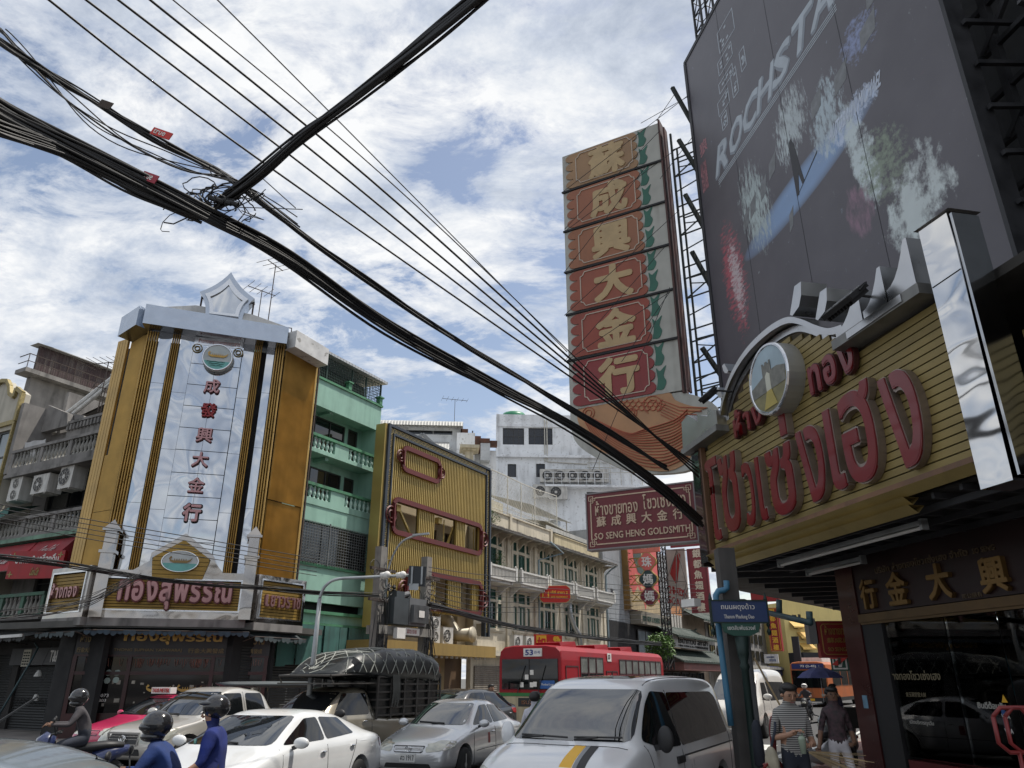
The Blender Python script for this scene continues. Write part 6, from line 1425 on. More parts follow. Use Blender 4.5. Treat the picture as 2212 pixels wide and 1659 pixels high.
o_=nt_.nodes.new('ShaderNodeOutputMaterial');tr_=nt_.nodes.new('ShaderNodeBsdfTransparent');gl_=nt_.nodes.new('ShaderNodeBsdfGlossy');mx_=nt_.nodes.new('ShaderNodeMixShader');fr_=nt_.nodes.new('ShaderNodeFresnel')
tr_.inputs[0].default_value=(.75,.78,.78,1);gl_.inputs['Roughness'].default_value=.02;fr_.inputs[0].default_value=1.5
nt_.links.new(fr_.outputs[0],mx_.inputs[0]);nt_.links.new(tr_.outputs[0],mx_.inputs[1]);nt_.links.new(gl_.outputs[0],mx_.inputs[2]);nt_.links.new(mx_.outputs[0],o_.inputs[0])
for a,c in((-11.55,-10.2),(-10.19,-9.2),(-9.19,-8.2),(-8.19,-6)):b=MB();b.box(a,c-.01,.04,.05,.75,2.76);b.build('shop_window',mg,t)
b=MB();b.box(-11.6,-3,3.0,3.1,.13,4);b.box(-11.62,-11.6,.3,3,.13,2.9);b.box(-11.6,-3,.35,3,2.94,3.0);b.box(-11.6,-3,.35,3,.10,.14);b.build('interior_wall',mat('interior_grey',(.07,.07,.072),.7,var=.3,scale=1.5),t)
b=MB();b.box(-11.55,-3,.3,.9,.13,.72);b.box(-11.55,-3,.02,.3,.13,.7);b.build('display_counter',mat('counter_red',(.10,.012,.014),.35,var=.2),t)
b=MB();b.box(-11.0,-9.9,.2,.22,1.55,2.45);b.build('price_board',mat('price_board_black',(.012,.013,.016),.4),t)
b=MB();text_into(b,'THE EMPEROR GOLD',-10.95,-10.0,2.33,2.42,.199,.006,.01);text_into(b,'โดยห้างทองโซวเซ่งเฮง',-10.95,-10.0,2.22,2.30,.199,.006);text_into(b,'ทองคำแท่งวันนี้',-10.7,-10.1,2.10,2.19,.199,.006);text_into(b,'ขาย',-10.9,-10.75,1.97,2.05,.199,.006);text_into(b,'ซื้อ',-10.9,-10.75,1.84,1.93,.199,.006);text_into(b,'ทองรูปพรรณ',-10.6,-10.1,1.73,1.81,.199,.006);text_into(b,'รับคืน',-10.85,-10.65,1.60,1.68,.199,.006);b.build('lettering',mat('letter_grey',(.30,.31,.30),.6),t)
def glass_text(txt,p0,p1,m,bold=.01):a=SH.loc(w8(*p0),.03);c=SH.loc(w8(*p1),.03);b=MB();text_into(b,txt,a[0],c[0],c[1],a[1],.037,.004,bold);b.build('window_lettering',m,GF)
mgt=mat('decal_gold',(.18,.15,.09),.5);mgw=mat('decal_white',(.38,.37,.34),.6)
glass_text('ห้างทองโซวเซ่งเฮง',(480,920),(880,990),mgt);glass_text('ยินดีต้อนรับ',(1150,1150),(1380,1215),mgw,.03);glass_text('เปิดบริการทุกวัน',(640,1290),(830,1345),mgw,.02);glass_text('金玉滿堂發大財',(610,1080),(770,1120),mgt)
def panel(p0,p1,m,nm,y=.12):a=SH.loc(w8(*p0),y);c=SH.loc(w8(*p1),y);b=MB();b.box(a[0],c[0],y,y+.02,c[1],a[1]);return b.build(nm,m,GF)
panel((860,1060),(955,1145),mat('card_brown',(.16,.09,.04),.7,var=.1),'notice_card');panel((795,1050),(850,1130),mat('card_cream',(.30,.25,.16),.7,var=.1),'notice_card',.1)
panel((1360,800),(1500,1110),mat('poster_teal',(.03,.12,.15),.5,var=.2),'poster',.6);o=panel((1330,1185),(1400,1390),mat('sticker_blue',(.02,.07,.22),.5),'card_sticker',.02)
a=SH.loc(w8(1345,1270),.015);b=MB();text_into(b,'VISA',a[0],a[0]+.14,a[1]-.02,a[1]+.04,.017,.004);text_into(b,'VISA',a[0],a[0]+.14,a[1]-.2,a[1]-.14,.017,.004);b.build('lettering',M_wt,o)
a=SH.loc(w8(1360,1130),.02);b=MB();b.prism([(a[0]-.05,a[1]-.05),(a[0]+.05,a[1]-.05),(a[0],a[1]+.05)],.02,.026);b.build('warning_sticker',M_yellow,t)
a=SH.loc(w8(1178,905),.1);b=MB();b.cyl((a[0],.1,a[1]),(a[0],.12,a[1]),.22,24);o=b.build('round_sticker',mat('sticker_pale',(.34,.34,.33),.5,var=.1),t)
b=MB();pts=[(a[0]+.215*math.cos(k),a[1]+.215*math.sin(k))for k in[math.pi+.35+(math.pi-.7)*i/10 for i in range(11)]];b.prism(pts,.092,.099);b.build('sticker_band',mat('sticker_maroon',(.12,.01,.02),.5),o)
o=panel((280,1105),(330,1205),mat('poster_sky',(.16,.30,.42),.5,var=.3,scale=6),'poster',-.04)
for i,(p0,p1)in enumerate((((585,548),(785,665)),((800,525),(838,555)))):
 A=SH.loc(w8(*p0),1.2);C_=SH.loc(w8(*p1),2.2)
 t3=thing('ceiling_tube_lamp',['lit white tube lamp on the goldsmith shop ceiling','short lit tube at the top of the goldsmith window'][i],'lamp',SH,(A[0],1.2,2.85))
 b=MB();b.tube([(A[0],1.2,2.86),(A[0]+1.1-i*.8,2.3,2.86)],.02,8);b.build('tube',mat('tube_glow',(.8,.8,.8),.5,var=0,emit=(.9,.97,1),estr=1.6),t3)
 b=MB();b.tube([(A[0],1.2,2.895),(A[0]+1.1-i*.8,2.3,2.895)],.03,4);b.build('batten',M_galv,t3)
b=MB();b.box(-12.3,6,.5,14,2.95,6.7);b.box(-12.3,-11.7,.5,14,.13,2.95);b.box(-12.3,6,3.2,14,.13,2.95)
b.build('goldsmith_building',mat('building_dim',(.10,.09,.085),.8,var=.3,dirt=.5),fr=SH,label='dark corner building behind and above the golden goldsmith canopy',cat='building')
t=thing('giant_billboard','huge dark billboard print of a night city crossing on the corner roof','billboard',BB,(-12,0,7));GB2=t
Mb=bpy.data.materials.new('billboard_print');Mb.use_nodes=True;n_=Mb.node_tree;bs=n_.nodes['Principled BSDF'];bs.inputs['Roughness'].default_value=.42;bs.inputs['Specular IOR Level'].default_value=.6
def NN(tp,**kw):
 n=n_.nodes.new(tp)
 for k,v in kw.items():setattr(n,k,v)
 return n
tcn=NN('ShaderNodeTexCoord');sx_=NN('ShaderNodeSeparateXYZ');n_.links.new(tcn.outputs['Object'],sx_.inputs[0])
def M_(op,a,b=None,c=None):
 n=NN('ShaderNodeMath',operation=op)
 for i,v in enumerate((a,b,c)):
  if v is None:continue
  if isinstance(v,(int,float)):n.inputs[i].default_value=v
  else:n_.links.new(v,n.inputs[i])
 return n.outputs[0]
def blob(cx_,cz,rx,rz,ang=0,soft=1.0):
 X=M_('SUBTRACT',sx_.outputs[0],cx_+12);Z=M_('SUBTRACT',sx_.outputs[2],cz-7);c,s_=math.cos(ang),math.sin(ang)
 U=M_('ADD',M_('MULTIPLY',X,c/rx),M_('MULTIPLY',Z,s_/rx));V=M_('ADD',M_('MULTIPLY',X,-s_/rz),M_('MULTIPLY',Z,c/rz))
 d_=M_('ADD',M_('MULTIPLY',U,U),M_('MULTIPLY',V,V));m=M_('SUBTRACT',1.0,d_);m=M_('MAXIMUM',m,0.0);return M_('POWER',m,soft)
def pn(scale,det,st=(1,1,1),rot=0,lo=.5,hi=.6,off=(0,0,0)):
 mp=NN('ShaderNodeMapping');mp.inputs['Scale'].default_value=st;mp.inputs['Rotation'].default_value=(0,rot,0);mp.inputs['Location'].default_value=off;n_.links.new(tcn.outputs['Object'],mp.inputs[0])
 n=NN('ShaderNodeTexNoise');n.inputs['Scale'].default_value=scale;n.inputs['Detail'].default_value=det;n.inputs['Roughness'].default_value=.65;n_.links.new(mp.outputs[0],n.inputs['Vector'])
 r=NN('ShaderNodeMapRange');r.inputs[1].default_value=lo;r.inputs[2].default_value=hi;n_.links.new(n.outputs['Fac'],r.inputs[0]);return r.outputs[0]
def rn(scale,det,st=(1,1,1),rot=0,lo=0,hi=0,off=(0,0,0)):
 mp=NN('ShaderNodeMapping');mp.inputs['Scale'].default_value=st;mp.inputs['Rotation'].default_value=(0,rot,0);mp.inputs['Location'].default_value=off;n_.links.new(tcn.outputs['Object'],mp.inputs[0])
 n=NN('ShaderNodeTexNoise');n.inputs['Scale'].default_value=scale;n.inputs['Detail'].default_value=det;n.inputs['Roughness'].default_value=.7;n_.links.new(mp.outputs[0],n.inputs['Vector']);return n.outputs['Fac']
def T_(bl,nz):return M_('MAXIMUM',M_('MINIMUM',M_('MULTIPLY',M_('SUBTRACT',M_('ADD',nz,M_('MULTIPLY',bl,.30)),.66),5.5),1.0),0.0)
cur=NN('ShaderNodeRGB').outputs[0];n_.nodes[-1].outputs[0].default_value=(.058,.053,.066,1)
def lay(mask,col,k=1.0):
 global cur
 mx=NN('ShaderNodeMixRGB');n_.links.new(M_('MINIMUM',M_('MULTIPLY',mask,k),1.0),mx.inputs[0]);n_.links.new(cur,mx.inputs[1]);mx.inputs[2].default_value=(*col,1);cur=mx.outputs[0]
lay(blob(-12.9,12.75,2.9,.5,.10,.6),(.22,.36,.60),1.2)
lay(T_(blob(-10.9,13.05,1.3,.5,.12,.7),rn(5,6,(1,1,.6),0,.42,.6)),(.55,.66,.85),1.4)
w1_=rn(2.6,12,(1,1,.7));w2_=rn(3.0,9,(1.5,1,.5),.3,0,0,(4,0,1))
lay(T_(blob(-9.75,10.0,1.1,1.5,-.3,.7),w1_),(.62,.70,.70),1.3)
lay(T_(blob(-10.8,12.0,.5,1.9,.15,.7),w1_),(.60,.70,.72),1.3)
lay(T_(blob(-10.3,11.4,.9,1.1,.3,.7),rn(6,6,lo=.48,hi=.6,off=(1,2,3))),(.22,.28,.20),.9)
lay(T_(blob(-11.2,10.9,.55,.8,.2,.7),w2_),(.26,.14,.20),.9)
lay(T_(blob(-16.4,12.3,.75,2.3,.1,.7),rn(3.5,7,(1,1,3),.25,.44,.56)),(.45,.07,.10),1.3)
lay(T_(blob(-16.3,12.2,.4,1.6,.1,.7),rn(5,7,(1,1,2),.25,.5,.56,(3,3,3))),(.62,.52,.54),1.3)
lay(T_(blob(-14.9,13.6,.9,1.8,.2,.7),rn(4,8,(2.5,1,.6),-.3,.5,.6,(9,1,2))),(.46,.56,.56),1.3)
lay(T_(blob(-12.9,14.6,.9,1.3,-.3,.7),rn(4,8,(2.5,1,.6),-.3,.5,.6,(2,7,2))),(.50,.58,.60),1.3)
lay(T_(blob(-11.6,13.7,.8,1.3,-.2,.7),rn(4,8,(2.0,1,.7),-.3,.47,.6,(5,7,5))),(.48,.60,.66),1.3)
lay(T_(blob(-10.2,14.6,.8,.7,0,.7),rn(6,8,lo=.5,hi=.6,off=(5,2,5))),(.24,.30,.52),.9)
lay(pn(.35,4,lo=.3,hi=.75,off=(2,2,2)),(.155,.145,.165),.42)
n_.links.new(cur,bs.inputs['Base Color'])
b=MB();b.box(-17.75,-8.15,0,.12,6.9,21.4)
b.build('printed_sheet',Mb,t)
b=MB();b.box(-17.9,-17.75,-.03,.35,6.9,21.45)
b.box(-17.9,-8.1,-.02,.35,21.4,21.55);b.box(-8.15,-8.07,-.03,.35,6.9,21.4)
for x in(-15.5,-13.1,-10.7):b.box(x,x+.012,-.004,0,6.9,21.4)
b.build('sheet_edge',M_steeld,t)
Mlt=mat('print_ice_grey',(.40,.45,.50),.5,var=.15);Mlt2=mat('print_ice_dim',(.22,.25,.29),.5,var=.15)
A=BB.loc(y2(225,985));
def bbz(px,py):return BB.loc(y2(px,py))
word='ROCHSTAR';base0,base1=bbz(225,990),bbz(930,30);n=0
xs_=[(218,300,840,960),(300,395,690,860),(385,470,560,740),(455,555,440,650),(535,700,300,540),(690,800,100,300),(790,900,-40,150)]
bx=-16.75
for i,ch in enumerate('ROCHSTA'):
 w=.84 if i<5 else .98;b=MB();z0_=15.85+.05*i;text_into(b,ch,bx,bx+w-.06,z0_,z0_+.92,-.001,.004,.02,.4);b.build('print_letter',Mlt,t)
 b=MB();text_into(b,ch,bx-.03,bx+w-.02,z0_-.1,z0_+.9,-.0005,.003,.06,.4);b.build('print_letter_outline',Mlt2,t);bx+=w
b=MB()
for k in range(3):b.prism([(-16.6,15.66-.07*k),(-10.6,16.0-.07*k),(-10.6,16.03-.07*k),(-16.6,15.69-.07*k)],-.004,0)
b.build('print_line',Mlt,t)
b=MB();rr=random.Random(11)
for(x,z,w,h_)in((-15.9,18.3,.9,.35),(-15.8,18.9,.9,.5),(-15.6,19.6,1.0,.8),(-16.1,17.6,.7,.5),(-15.2,17.5,.35,.9),(-14.6,17.9,.3,.7),(-16.0,17.0,.35,.5)):
 for(a,c,d_,e)in((x,x+w,z,z+.03),(x,x+w,z+h_,z+h_+.03),(x,x+.03,z,z+h_),(x+w-.03,x+w,z,z+h_)):b.box(a,c,-.004,0,d_,e)
 for k in range(5):xx=x+.08+rr.random()*(w-.25);zz2=z+.08+rr.random()*(h_-.2);b.box(xx,xx+.12,-.004,0,zz2,zz2+.08)
b.build('print_sign_outline',Mlt,t)
b=MB()
for(x,z,w)in((-15.6,13.2,.3),(-15.2,13.35,.3),(-14.6,13.5,.3),(-14.1,13.8,.32),(-12.1,14.0,.4),(-10.2,14.2,.5),(-9.8,14.9,.6),(-11.2,13.9,.45),(-9.2,15.6,.7),(-13.6,11.9,.18)):b=MB();b.prism([(x,z),(x+w,z+.12),(x+w+.12,z+.6),(x+.08,z+.45)],-.004,0);b.build('print_crossing_bar',mat('print_bar_grey',(.17,.18,.19),.5,var=.3,scale=5),t)
b=MB();
x,z=bbz(665,960);
b.prism([(x-.08,z-.6),(x+.02,z-.62),(x+.12,z-.1),(x+.2,z-.45),(x+.3,z-.42),(x+.2,z+.2),(x+.14,z+.75),(x+.05,z+1.0),(x-.04,z+.95),(x-.06,z+.7),(x-.08,z+.2)],-.005,0);b.prism([(x-.08,z-.64),(x+.9,z-.1),(x+.92,z-.04),(x+.1,z-.52)],-.005,0);b.build('print_figure',mat('print_black',(.02,.02,.025),.5),t)
b=MB();text_into(b,'狼',-17.5,-17.0,17.2,17.7,-.001,.004,.02);text_into(b,'金雀大酒樓',-17.6,-17.2,15.9,17.0,-.001,.004,.02);b.build('print_character',mat('print_rose',(.36,.16,.18),.5,var=.2),t)
b=MB();text_into(b,'AUTOBAHN MICHAEL',-11.7,-9.9,13.0,13.35,-.001,.004,.03,.4);b.build('print_lettering',mat('print_white_blue',(.50,.56,.66),.5),t)
t=thing('billboard_steel_frame','dark rusting steel truss behind the right edge of the giant billboard','steel truss',BB,(-6,1,7))
bb2=MB()
for i in range(5):
 x=-8.4+i*1.0
 bb2.bar((x,1.2,6.5),(x+.1,1.2,22),.14);bb2.bar((x,2.4,6.5),(x+.1,2.4,22),.12)
bb2.build('upright',M_steeld,t);bb2=MB()
for k in range(16):
 z=7+k*.95;bb2.bar((-9,1.2,z),(-2,1.2,z+.15),.1);
 if k%2==0:bb2.bar((-8.6,1.15,z),(-6.6,1.15,z+1.8),.09);bb2.bar((-6.6,1.15,z),(-4.6,1.15,z+1.8),.09);bb2.bar((-4.6,1.15,z),(-6.6,1.15,z+1.8),.08)
 bb2.bar((-8,.2,z),(-8,2.4,z+.4),.08);bb2.bar((-7,.2,z+.3),(-7,2.4,z-.2),.08)
bb2.build('bracing',M_steeld,t)
b=MB();b.box(-15,3,3.0,8,5,26);b.build('rear_wall',mat('rear_wall_dark',(.06,.065,.07),.8,var=.4,dirt=.5),t)
bb2=MB();bb2.box(-5.0,-2,.2,.3,6.9,21)
for k in range(5):bb2.box(-7.9+k*.02,-6.2,2.6,2.7,8+k*2.6,9.6+k*2.6)
bb2.build('panel_sheet',mat('panel_sheet_grey',(.14,.15,.16),.6,var=.3,dirt=.4),t)
lattice('billboard_mast','thin lattice mast standing at the upper left corner of the giant billboard',BB,-17.9,-17.4,21.5,26,.6,.5,M_blk,6,.05)
t=thing('vertical_sign','tall orange-red vertical goldsmith sign with six cream characters and green scallops','sign',VS,(-7.3,0,9.8));VG=t
vx0,vx1=-9.1,-5.45;zs=[9.78,11.47,13.14,14.76,16.4,18.05,19.65]
M_vwhite=mat('sign_edge_white',(.42,.42,.38),.6,var=.1,dirt=.5,dcol=(.2,.18,.15));M_vgreen=mat('sign_dragon_green',(.03,.13,.09),.55,var=.15)
vc=[(.25,.035,.034),(.28,.060,.036),(.29,.078,.042),(.31,.125,.060),(.31,.115,.058),(.32,.19,.095)]
M_vline=mat('sign_line_cream',(.50,.42,.34),.6,var=.1);M_vchar=mat('sign_char_gold',(.46,.33,.17),.55,var=.12)
b=MB();b.box(vx0,vx1,.06,.42,zs[0],zs[-1]);b.build('cabinet',M_vwhite,t)
b=MB();b.box(vx1,vx1+.06,.0,.5,zs[0]-.1,zs[-1]+.1);b.box(vx1+.14,vx1+.2,.05,.35,zs[0]-.05,zs[-1]-.25);b.build('steel_edge',mat('edge_rust',(.09,.045,.04),.7,.2,var=.4),t)
chars='行金大興成蘇'
for i,ch in enumerate(chars):
 z0_,z1_=zs[i]+.05,zs[i+1]-.05;m=mat('sign_panel_%s'%'abcdef'[i],vc[i],.55,var=.12,scale=.8,dirt=.15)
 b=MB();pl=[(vx0+.42,z0_+.02)];n=4;xr=vx1-1.0;
 for k in range(n):
  a=z0_+(z1_-z0_)*k/n;c=z0_+(z1_-z0_)*(k+1)/n;r=(c-a)/2
  pl+=[(xr+r*1.1*math.cos(R(-80+j*32)),(a+c)/2+r*math.sin(R(-80+j*32)))for j in range(6)]
 pl.append((vx0+.42,z1_-.02));b.prism(pl,.02,.055);o=b.build('field',m,t)
 for k in range(4):
  a=z0_+(z1_-z0_)*(k+.5)/4;r=(z1_-z0_)/8
  b=MB();b.prism([(vx0+.42+r*1.5*math.cos(R(90+j*20)),a+r*.92*math.sin(R(90+j*20)))for j in range(10)],.02,.055);b.build('scallop',m,o)
 b=MB();x0_,x1_=vx0+.55,xr+.02;r=.16;e0,e1=z0_+.12,z1_-.12
 pts=[(x0_+r,e0),(x1_-r,e0)]+[(x1_-r*math.cos(R(j*30)),e0+r*math.sin(R(j*30)))for j in(1,2)]+[(x1_,e0+r),(x1_,e1-r),(x1_-r*.5,e1-r*.87),(x1_-r,e1),(x0_+r,e1),(x0_+r*.5,e1-r*.87),(x0_,e1-r),(x0_,e0+r),(x0_+r*.5,e0+r*.87),(x0_+r,e0)]
 for p,q_ in zip(pts,pts[1:]):b.bar((p[0],.012,p[1]),(q_[0],.012,q_[1]),.03,.03)
 b.build('border_line',M_vline,o)
 b=MB();cz=(z0_+z1_)/2;s_=.66;xm=(x0_+x1_)/2+.1;text_into(b,ch,xm-s_*1.05,xm+s_*1.05,cz-s_,cz+s_,.02,.03,.045,res=3);b.build('character',M_vchar,o)
 b=MB()
 for k in range(2):
  a=z0_+(z1_-z0_)*(k+.1)/2;H_=(z1_-z0_)/2
  sp_=spline([(xr+.22,0,a+.02),(xr+.5,0,a),(xr+.66,0,a+H_*.3),(xr+.56,0,a+H_*.55),(xr+.70,0,a+H_*.95),(xr+.42,0,a+H_*.75),(xr+.26,0,a+H_*.9),(xr+.30,0,a+H_*.45),(xr+.22,0,a+.02)],3)[:-1];b.prism([(xr+.22+(p.x-xr-.22)*.72,p.z)for p in sp_],.045,.058)
 b.build('dragon_scale',M_vgreen,t)
 b=MB();b.box(vx0-.03,vx1+.02,-.0,.06,zs[i]-.035,zs[i]+.035);b.build('panel_joint',M_blk,t)if i else None
fc=(-7.2,9.35)
F_=[VS.loc(z6(*p),.0)for p in((183,1385),(183,1440),(200,1510),(250,1560),(330,1600),(430,1640),(560,1650),(690,1630),(760,1560),(800,1440),(790,1370),(720,1330),(640,1310))]
b=MB();sp=[(v.x,v.z)for v in spline([(p[0],0,p[1])for p in F_],3)];b.prism(sp,.1,.3);b.build('fish_backing',M_vwhite,t)
Fb=[VS.loc(z6(*p),.0)for p in((215,1385),(215,1430),(250,1500),(300,1550),(390,1590),(480,1630),(590,1640),(670,1600),(690,1540),(660,1480),(650,1420),(700,1395),(755,1375),(690,1370),(620,1345),(580,1310),(400,1340))]
b=MB();sp=[(v.x,v.z)for v in spline([(p[0],0,p[1])for p in Fb],3)];b.prism(sp,.07,.1);b.build('fish_body',mat('fish_tan',(.44,.24,.12),.6,var=.12),t)
M_fo=mat('fish_orange',(.40,.10,.05),.6,var=.15)
b=MB();
for k in range(15):
 P=[VS.loc(z6(*p))for p in((228+k*8,1395+k*4),(290+k*10,1505-k*1.5),(420+k*5,1595-k*9),(560+k*4,1625-k*14),(672,1580-k*14))]
 sp=spline([(p[0],.06,p[1])for p in P],4)
 for p,q_ in zip(sp,sp[1:]):b.bar(p,q_,.06+.02*math.sin(k),.02)
for k in range(8):
 for j in range(3):
  c=VS.loc(z6(385+k*24+(j%2)*12,1345+j*16));pts=[(c[0]+.09*math.cos(R(a)),.06,c[1]+.09*math.sin(R(a)))for a in range(180,361,36)]
  for p,q_ in zip(pts,pts[1:]):b.bar(p,q_,.04,.02)
for c,r in((VS.loc(z6(525,1365)),.28),(VS.loc(z6(260,1400)),.2),(VS.loc(z6(440,1400)),.16)):
 for k in range(2):
  pts=[(c[0]+r*(1-k*.45)*math.cos(R(a)),.06,c[1]+r*(1-k*.45)*math.sin(R(a)))for a in range(-60,241,30)]
  for p,q_ in zip(pts,pts[1:]):b.bar(p,q_,.04,.02)
for k in range(6):P=[VS.loc(z6(*p))for p in((560,1345+k*12),(640,1375+k*14),(750-k*20,1378+k*14))];[b.bar((p[0],.06,p[1]),(q_[0],.06,q_[1]),.035,.02)for p,q_ in zip(P,P[1:])]
b.build('fish_scale_print',M_fo,t)
t=thing('sign_truss','green-black steel truss arms holding the tall vertical sign to the billboard','steel truss',VS,(-4.2,1,10));M_trs=mat('steel_greenblack',(.02,.028,.026),.6,.2,var=.3)
b=MB();b.bar((vx1+.3,.4,9.6),(vx1+.3,.4,19.3),.07);b.bar((vx1+.3,1.1,9.8),(vx1+.3,1.1,19.2),.06);b.build('upright',M_trs,t)
xe=-3.3
for i,z in enumerate((18.6,16.3,14.0,11.8,10.2)):
 b=MB()
 v_=vx1+.3
 for dz in(0,-.4,-1.1):b.bar((v_,.4,z+dz),(xe,.4,z+dz+.2),.038)
 b.bar((v_,1.1,z),(xe,1.1,z+.1),.035);b.bar((v_,.4,z-1.1),(xe,.4,z+.1),.035);b.bar((v_,1.1,z-.2),(xe,.4,z-1.0),.03);b.bar((v_,.4,z-1.7),(xe,.4,z-1.1),.03)
 b.build('brace',M_trs,t)
 b=MB();pa=VS.loc(z6([622,648,675,703,745][i],[75,290,515,750,1145][i]));pb=VS.loc(z6([708,730,752,775,812][i],[222,418,650,885,1245][i]))
 b.bar((pa[0],-.3,pa[1]),(pb[0],.2,pb[1]),.10,.12);b.build('raking_beam',M_trs,t)
b=MB();rr=random.Random(4)
for(p,q_)in(((545,190),(620,80)),((150,490),(708,60)),((163,650),(648,292)),((163,640),(560,230)),((160,822),(500,380)),((163,1188),(590,700)),((163,997),(640,560)),((400,1190),(600,900)),((280,1640),(600,880)),((165,1190),(600,900)),((560,430),(700,250)),((480,200),(710,70))):
 a,c=VS.loc(z6(*p),-.25),VS.loc(z6(*q_),-.25);b.bar((a[0],-.25,a[1]),(c[0],-.25,c[1]),.014)
b.build('guy_wire',M_cable,t)['kind']='stuff'
t=thing('goldsmith_board','maroon goldsmith board with Thai, Chinese and English cream lettering on the canopy end','sign',RB,(-5.3,0,4.5))
c4=[RB.loc(z5(*p))for p in((455,340),(1225,232),(1265,655),(470,745))];x0,x1,z0,z1=-6.55,-4.1,4.54,5.76
b=MB();b.box(x0,x1,0,.22,z0,z1);b.build('panel',mat('board_maroon',(.145,.012,.018),.45,var=.12,dirt=.15),t)
b=MB();e=.03
for a in((x0-e,x1+e,z0-e,z0),(x0-e,x1+e,z1,z1+e),(x0-e,x0,z0,z1),(x1,x1+e,z0,z1)):b.box(a[0],a[1],-.02,.25,a[2],a[3])
b.build('frame',mat('frame_grey_metal',(.22,.2,.2),.5,.4,var=.2),t)
Mc=mat('board_cream',(.56,.42,.30),.6,var=.08)
b=MB();k_=.09;e=.013
for a in((x0+.2,x1-.2,z0+k_-e,z0+k_+e),(x0+.2,x1-.2,z1-k_-e,z1-k_+e),(x0+k_-e,x0+k_+e,z0+.2,z1-.2),(x1-k_-e,x1-k_+e,z0+.2,z1-.2)):b.box(a[0],a[1],-.012,0,a[2],a[3])
for cx_,sx2 in((x0+.05,1),(x1-.05,-1)):
 for cz,sz2 in((z0+.05,1),(z1-.05,-1)):
  for(a0_,c0_,a1_2,c1_)in((0,0,.1,0),(0,0,0,.1),(.1,0,.1,.1),(0,.1,.15,.1),(.05,.05,.15,.05),(.15,.05,.15,.1),(.05,.05,.05,.15),(.05,.15,.1,.15),(.1,.1,.1,.15)):
   b.bar((cx_+sx2*a0_,-.006,cz+sz2*c0_),(cx_+sx2*a1_2,-.006,cz+sz2*c1_),.016,.012)
b.build('fret_border',Mc,t)
letters('ห้างขายทอง',x0+.2,x0+1.2,z1-.5,z1-.17,0,.02,Mc,t,.012,.1);letters('โซวเซ่งเฮง',x0+1.32,x1-.18,z1-.47,z1-.13,0,.02,Mc,t,.012,.1)
for i,ch in enumerate('蘇成興大金行'):b=MB();a=x0+.22+i*.35;text_into(b,ch,a,a+.23,z0+.47,z0+.70,0,.02,.025);b.build('letter',Mc,t)
letters('SO SENG HENG GOLDSMITH',x0+.16,x1-.13,z0+.19,z0+.34,0,.02,Mc,t,.02,.09)
G2=Fr(*SH.W(-13.4,-.1)[:2],-6)
def g2(px,py):return G2.loc(y4(px,py))
t=thing('goldsmith_small_board','small red goldsmith board with gold outline hanging under the canopy by the pier','sign',G2,(*g2(900,730)[:1],0,g2(900,735)[1]))
a,c=g2(795,485),g2(1060,740);x0,x1,z0,z1=a[0],c[0]+.3,g2(900,735)[1],a[1]
b=MB();b.box(x0,x1,0,.2,z0,z1);b.build('panel',mat('board_red',(.22,.012,.010),.5,var=.1),t)
b=MB();b.box(x0-.16,x0-.02,.02,.3,z0+.25,z1+.05);b.build('cabinet_end',mat('cabinet_grey',(.2,.2,.2),.6,var=.2),t)
b=MB()
for a in((x0+.1,x1,z0+.05,z0+.065),(x0+.1,x1,z1-.065,z1-.05),(x0+.05,x0+.065,z0+.1,z1-.1)):b.box(a[0],a[1],-.012,0,a[2],a[3])
b.bar((x0+.057,-.006,z0+.1),(x0+.1,-.006,z0+.057),.015,.012);b.bar((x0+.057,-.006,z1-.1),(x0+.1,-.006,z1-.057),.015,.012);b.build('border',M_goldrib,t)
b=MB();h_=z1-z0;text_into(b,'ห้างขายทอง',x0+.12,x0+.58,z1-h_*.38,z1-h_*.12,0,.012,.01);text_into(b,'蘇成興',x0+.14,x0+.56,z0+h_*.40,z0+h_*.54,0,.012,.02);text_into(b,'SO SENG HENG',x0+.14,x0+.72,z0+h_*.17,z0+h_*.28,0,.012,.02);b.build('lettering',M_goldrib,t)
G3=plane_frame(24);a,c=G3.loc(y4(888,740)),G3.loc(y4(1025,825));x0,z1,x1,z0=a[0],a[1],c[0],c[1]
t=thing('convenience_sign','green and white convenience shop sign with a big number below the small red board','sign',G3,(x0,0,z0))
b=MB();b.box(x0,x1,0,.15,z0,z1+.15);b.build('panel',mat('sign_dkgreen',(.01,.06,.04),.5),t)
b=MB();b.box(x0+.05,x1-.05,-.01,-.001,z0+.04,z1+.12);b.build('border',M_wt,t)
b=MB();b.box(x0+.09,x1-.09,-.02,-.011,z0+.08,z1+.1);b.build('field',MATS['sign_dkgreen'],t)
b=MB();b.prism([(x0+.2,z0+.1),(x1-.2,z0+.1),(x1-.1,z1+.08),(x0+.1,z1+.08)],-.03,-.021);b.build('shield',M_wt,t)
b=MB();text_into(b,'7',(x0+x1)/2-.25,(x0+x1)/2+.25,z0+.14,z1+.05,-.031,.01,.06);b.build('number',M_redsign,t)
b=MB();text_into(b,'ELEVEN',x0+.2,x1-.2,(z0+z1)/2+.0,(z0+z1)/2+.2,-.042,.01,.03);b.build('lettering',MATS['sign_dkgreen'],t)
t=thing('utility_pole','thick dark concrete utility pole at the kerb under the canopy end','utility pole',None,loc=(3.28,11.5,0))
b=MB();b.prismz([(-.13,-.13),(.12,-.13),(.12,.13),(-.13,.13)],0,3.75)
b.build('pole_shaft',mat('pole_dark',(.075,.07,.066),.9,var=.3,scale=3,dirt=.6,bump=.005,bscale=40,streak=(6,6,.4)),t)
b=MB();b.tube([(.18,-.02,0),(.16,-.02,3.0)],.07,12);b.build('conduit',mat('conduit_grey',(.13,.135,.14),.6,.2,var=.2),t)
b=MB()
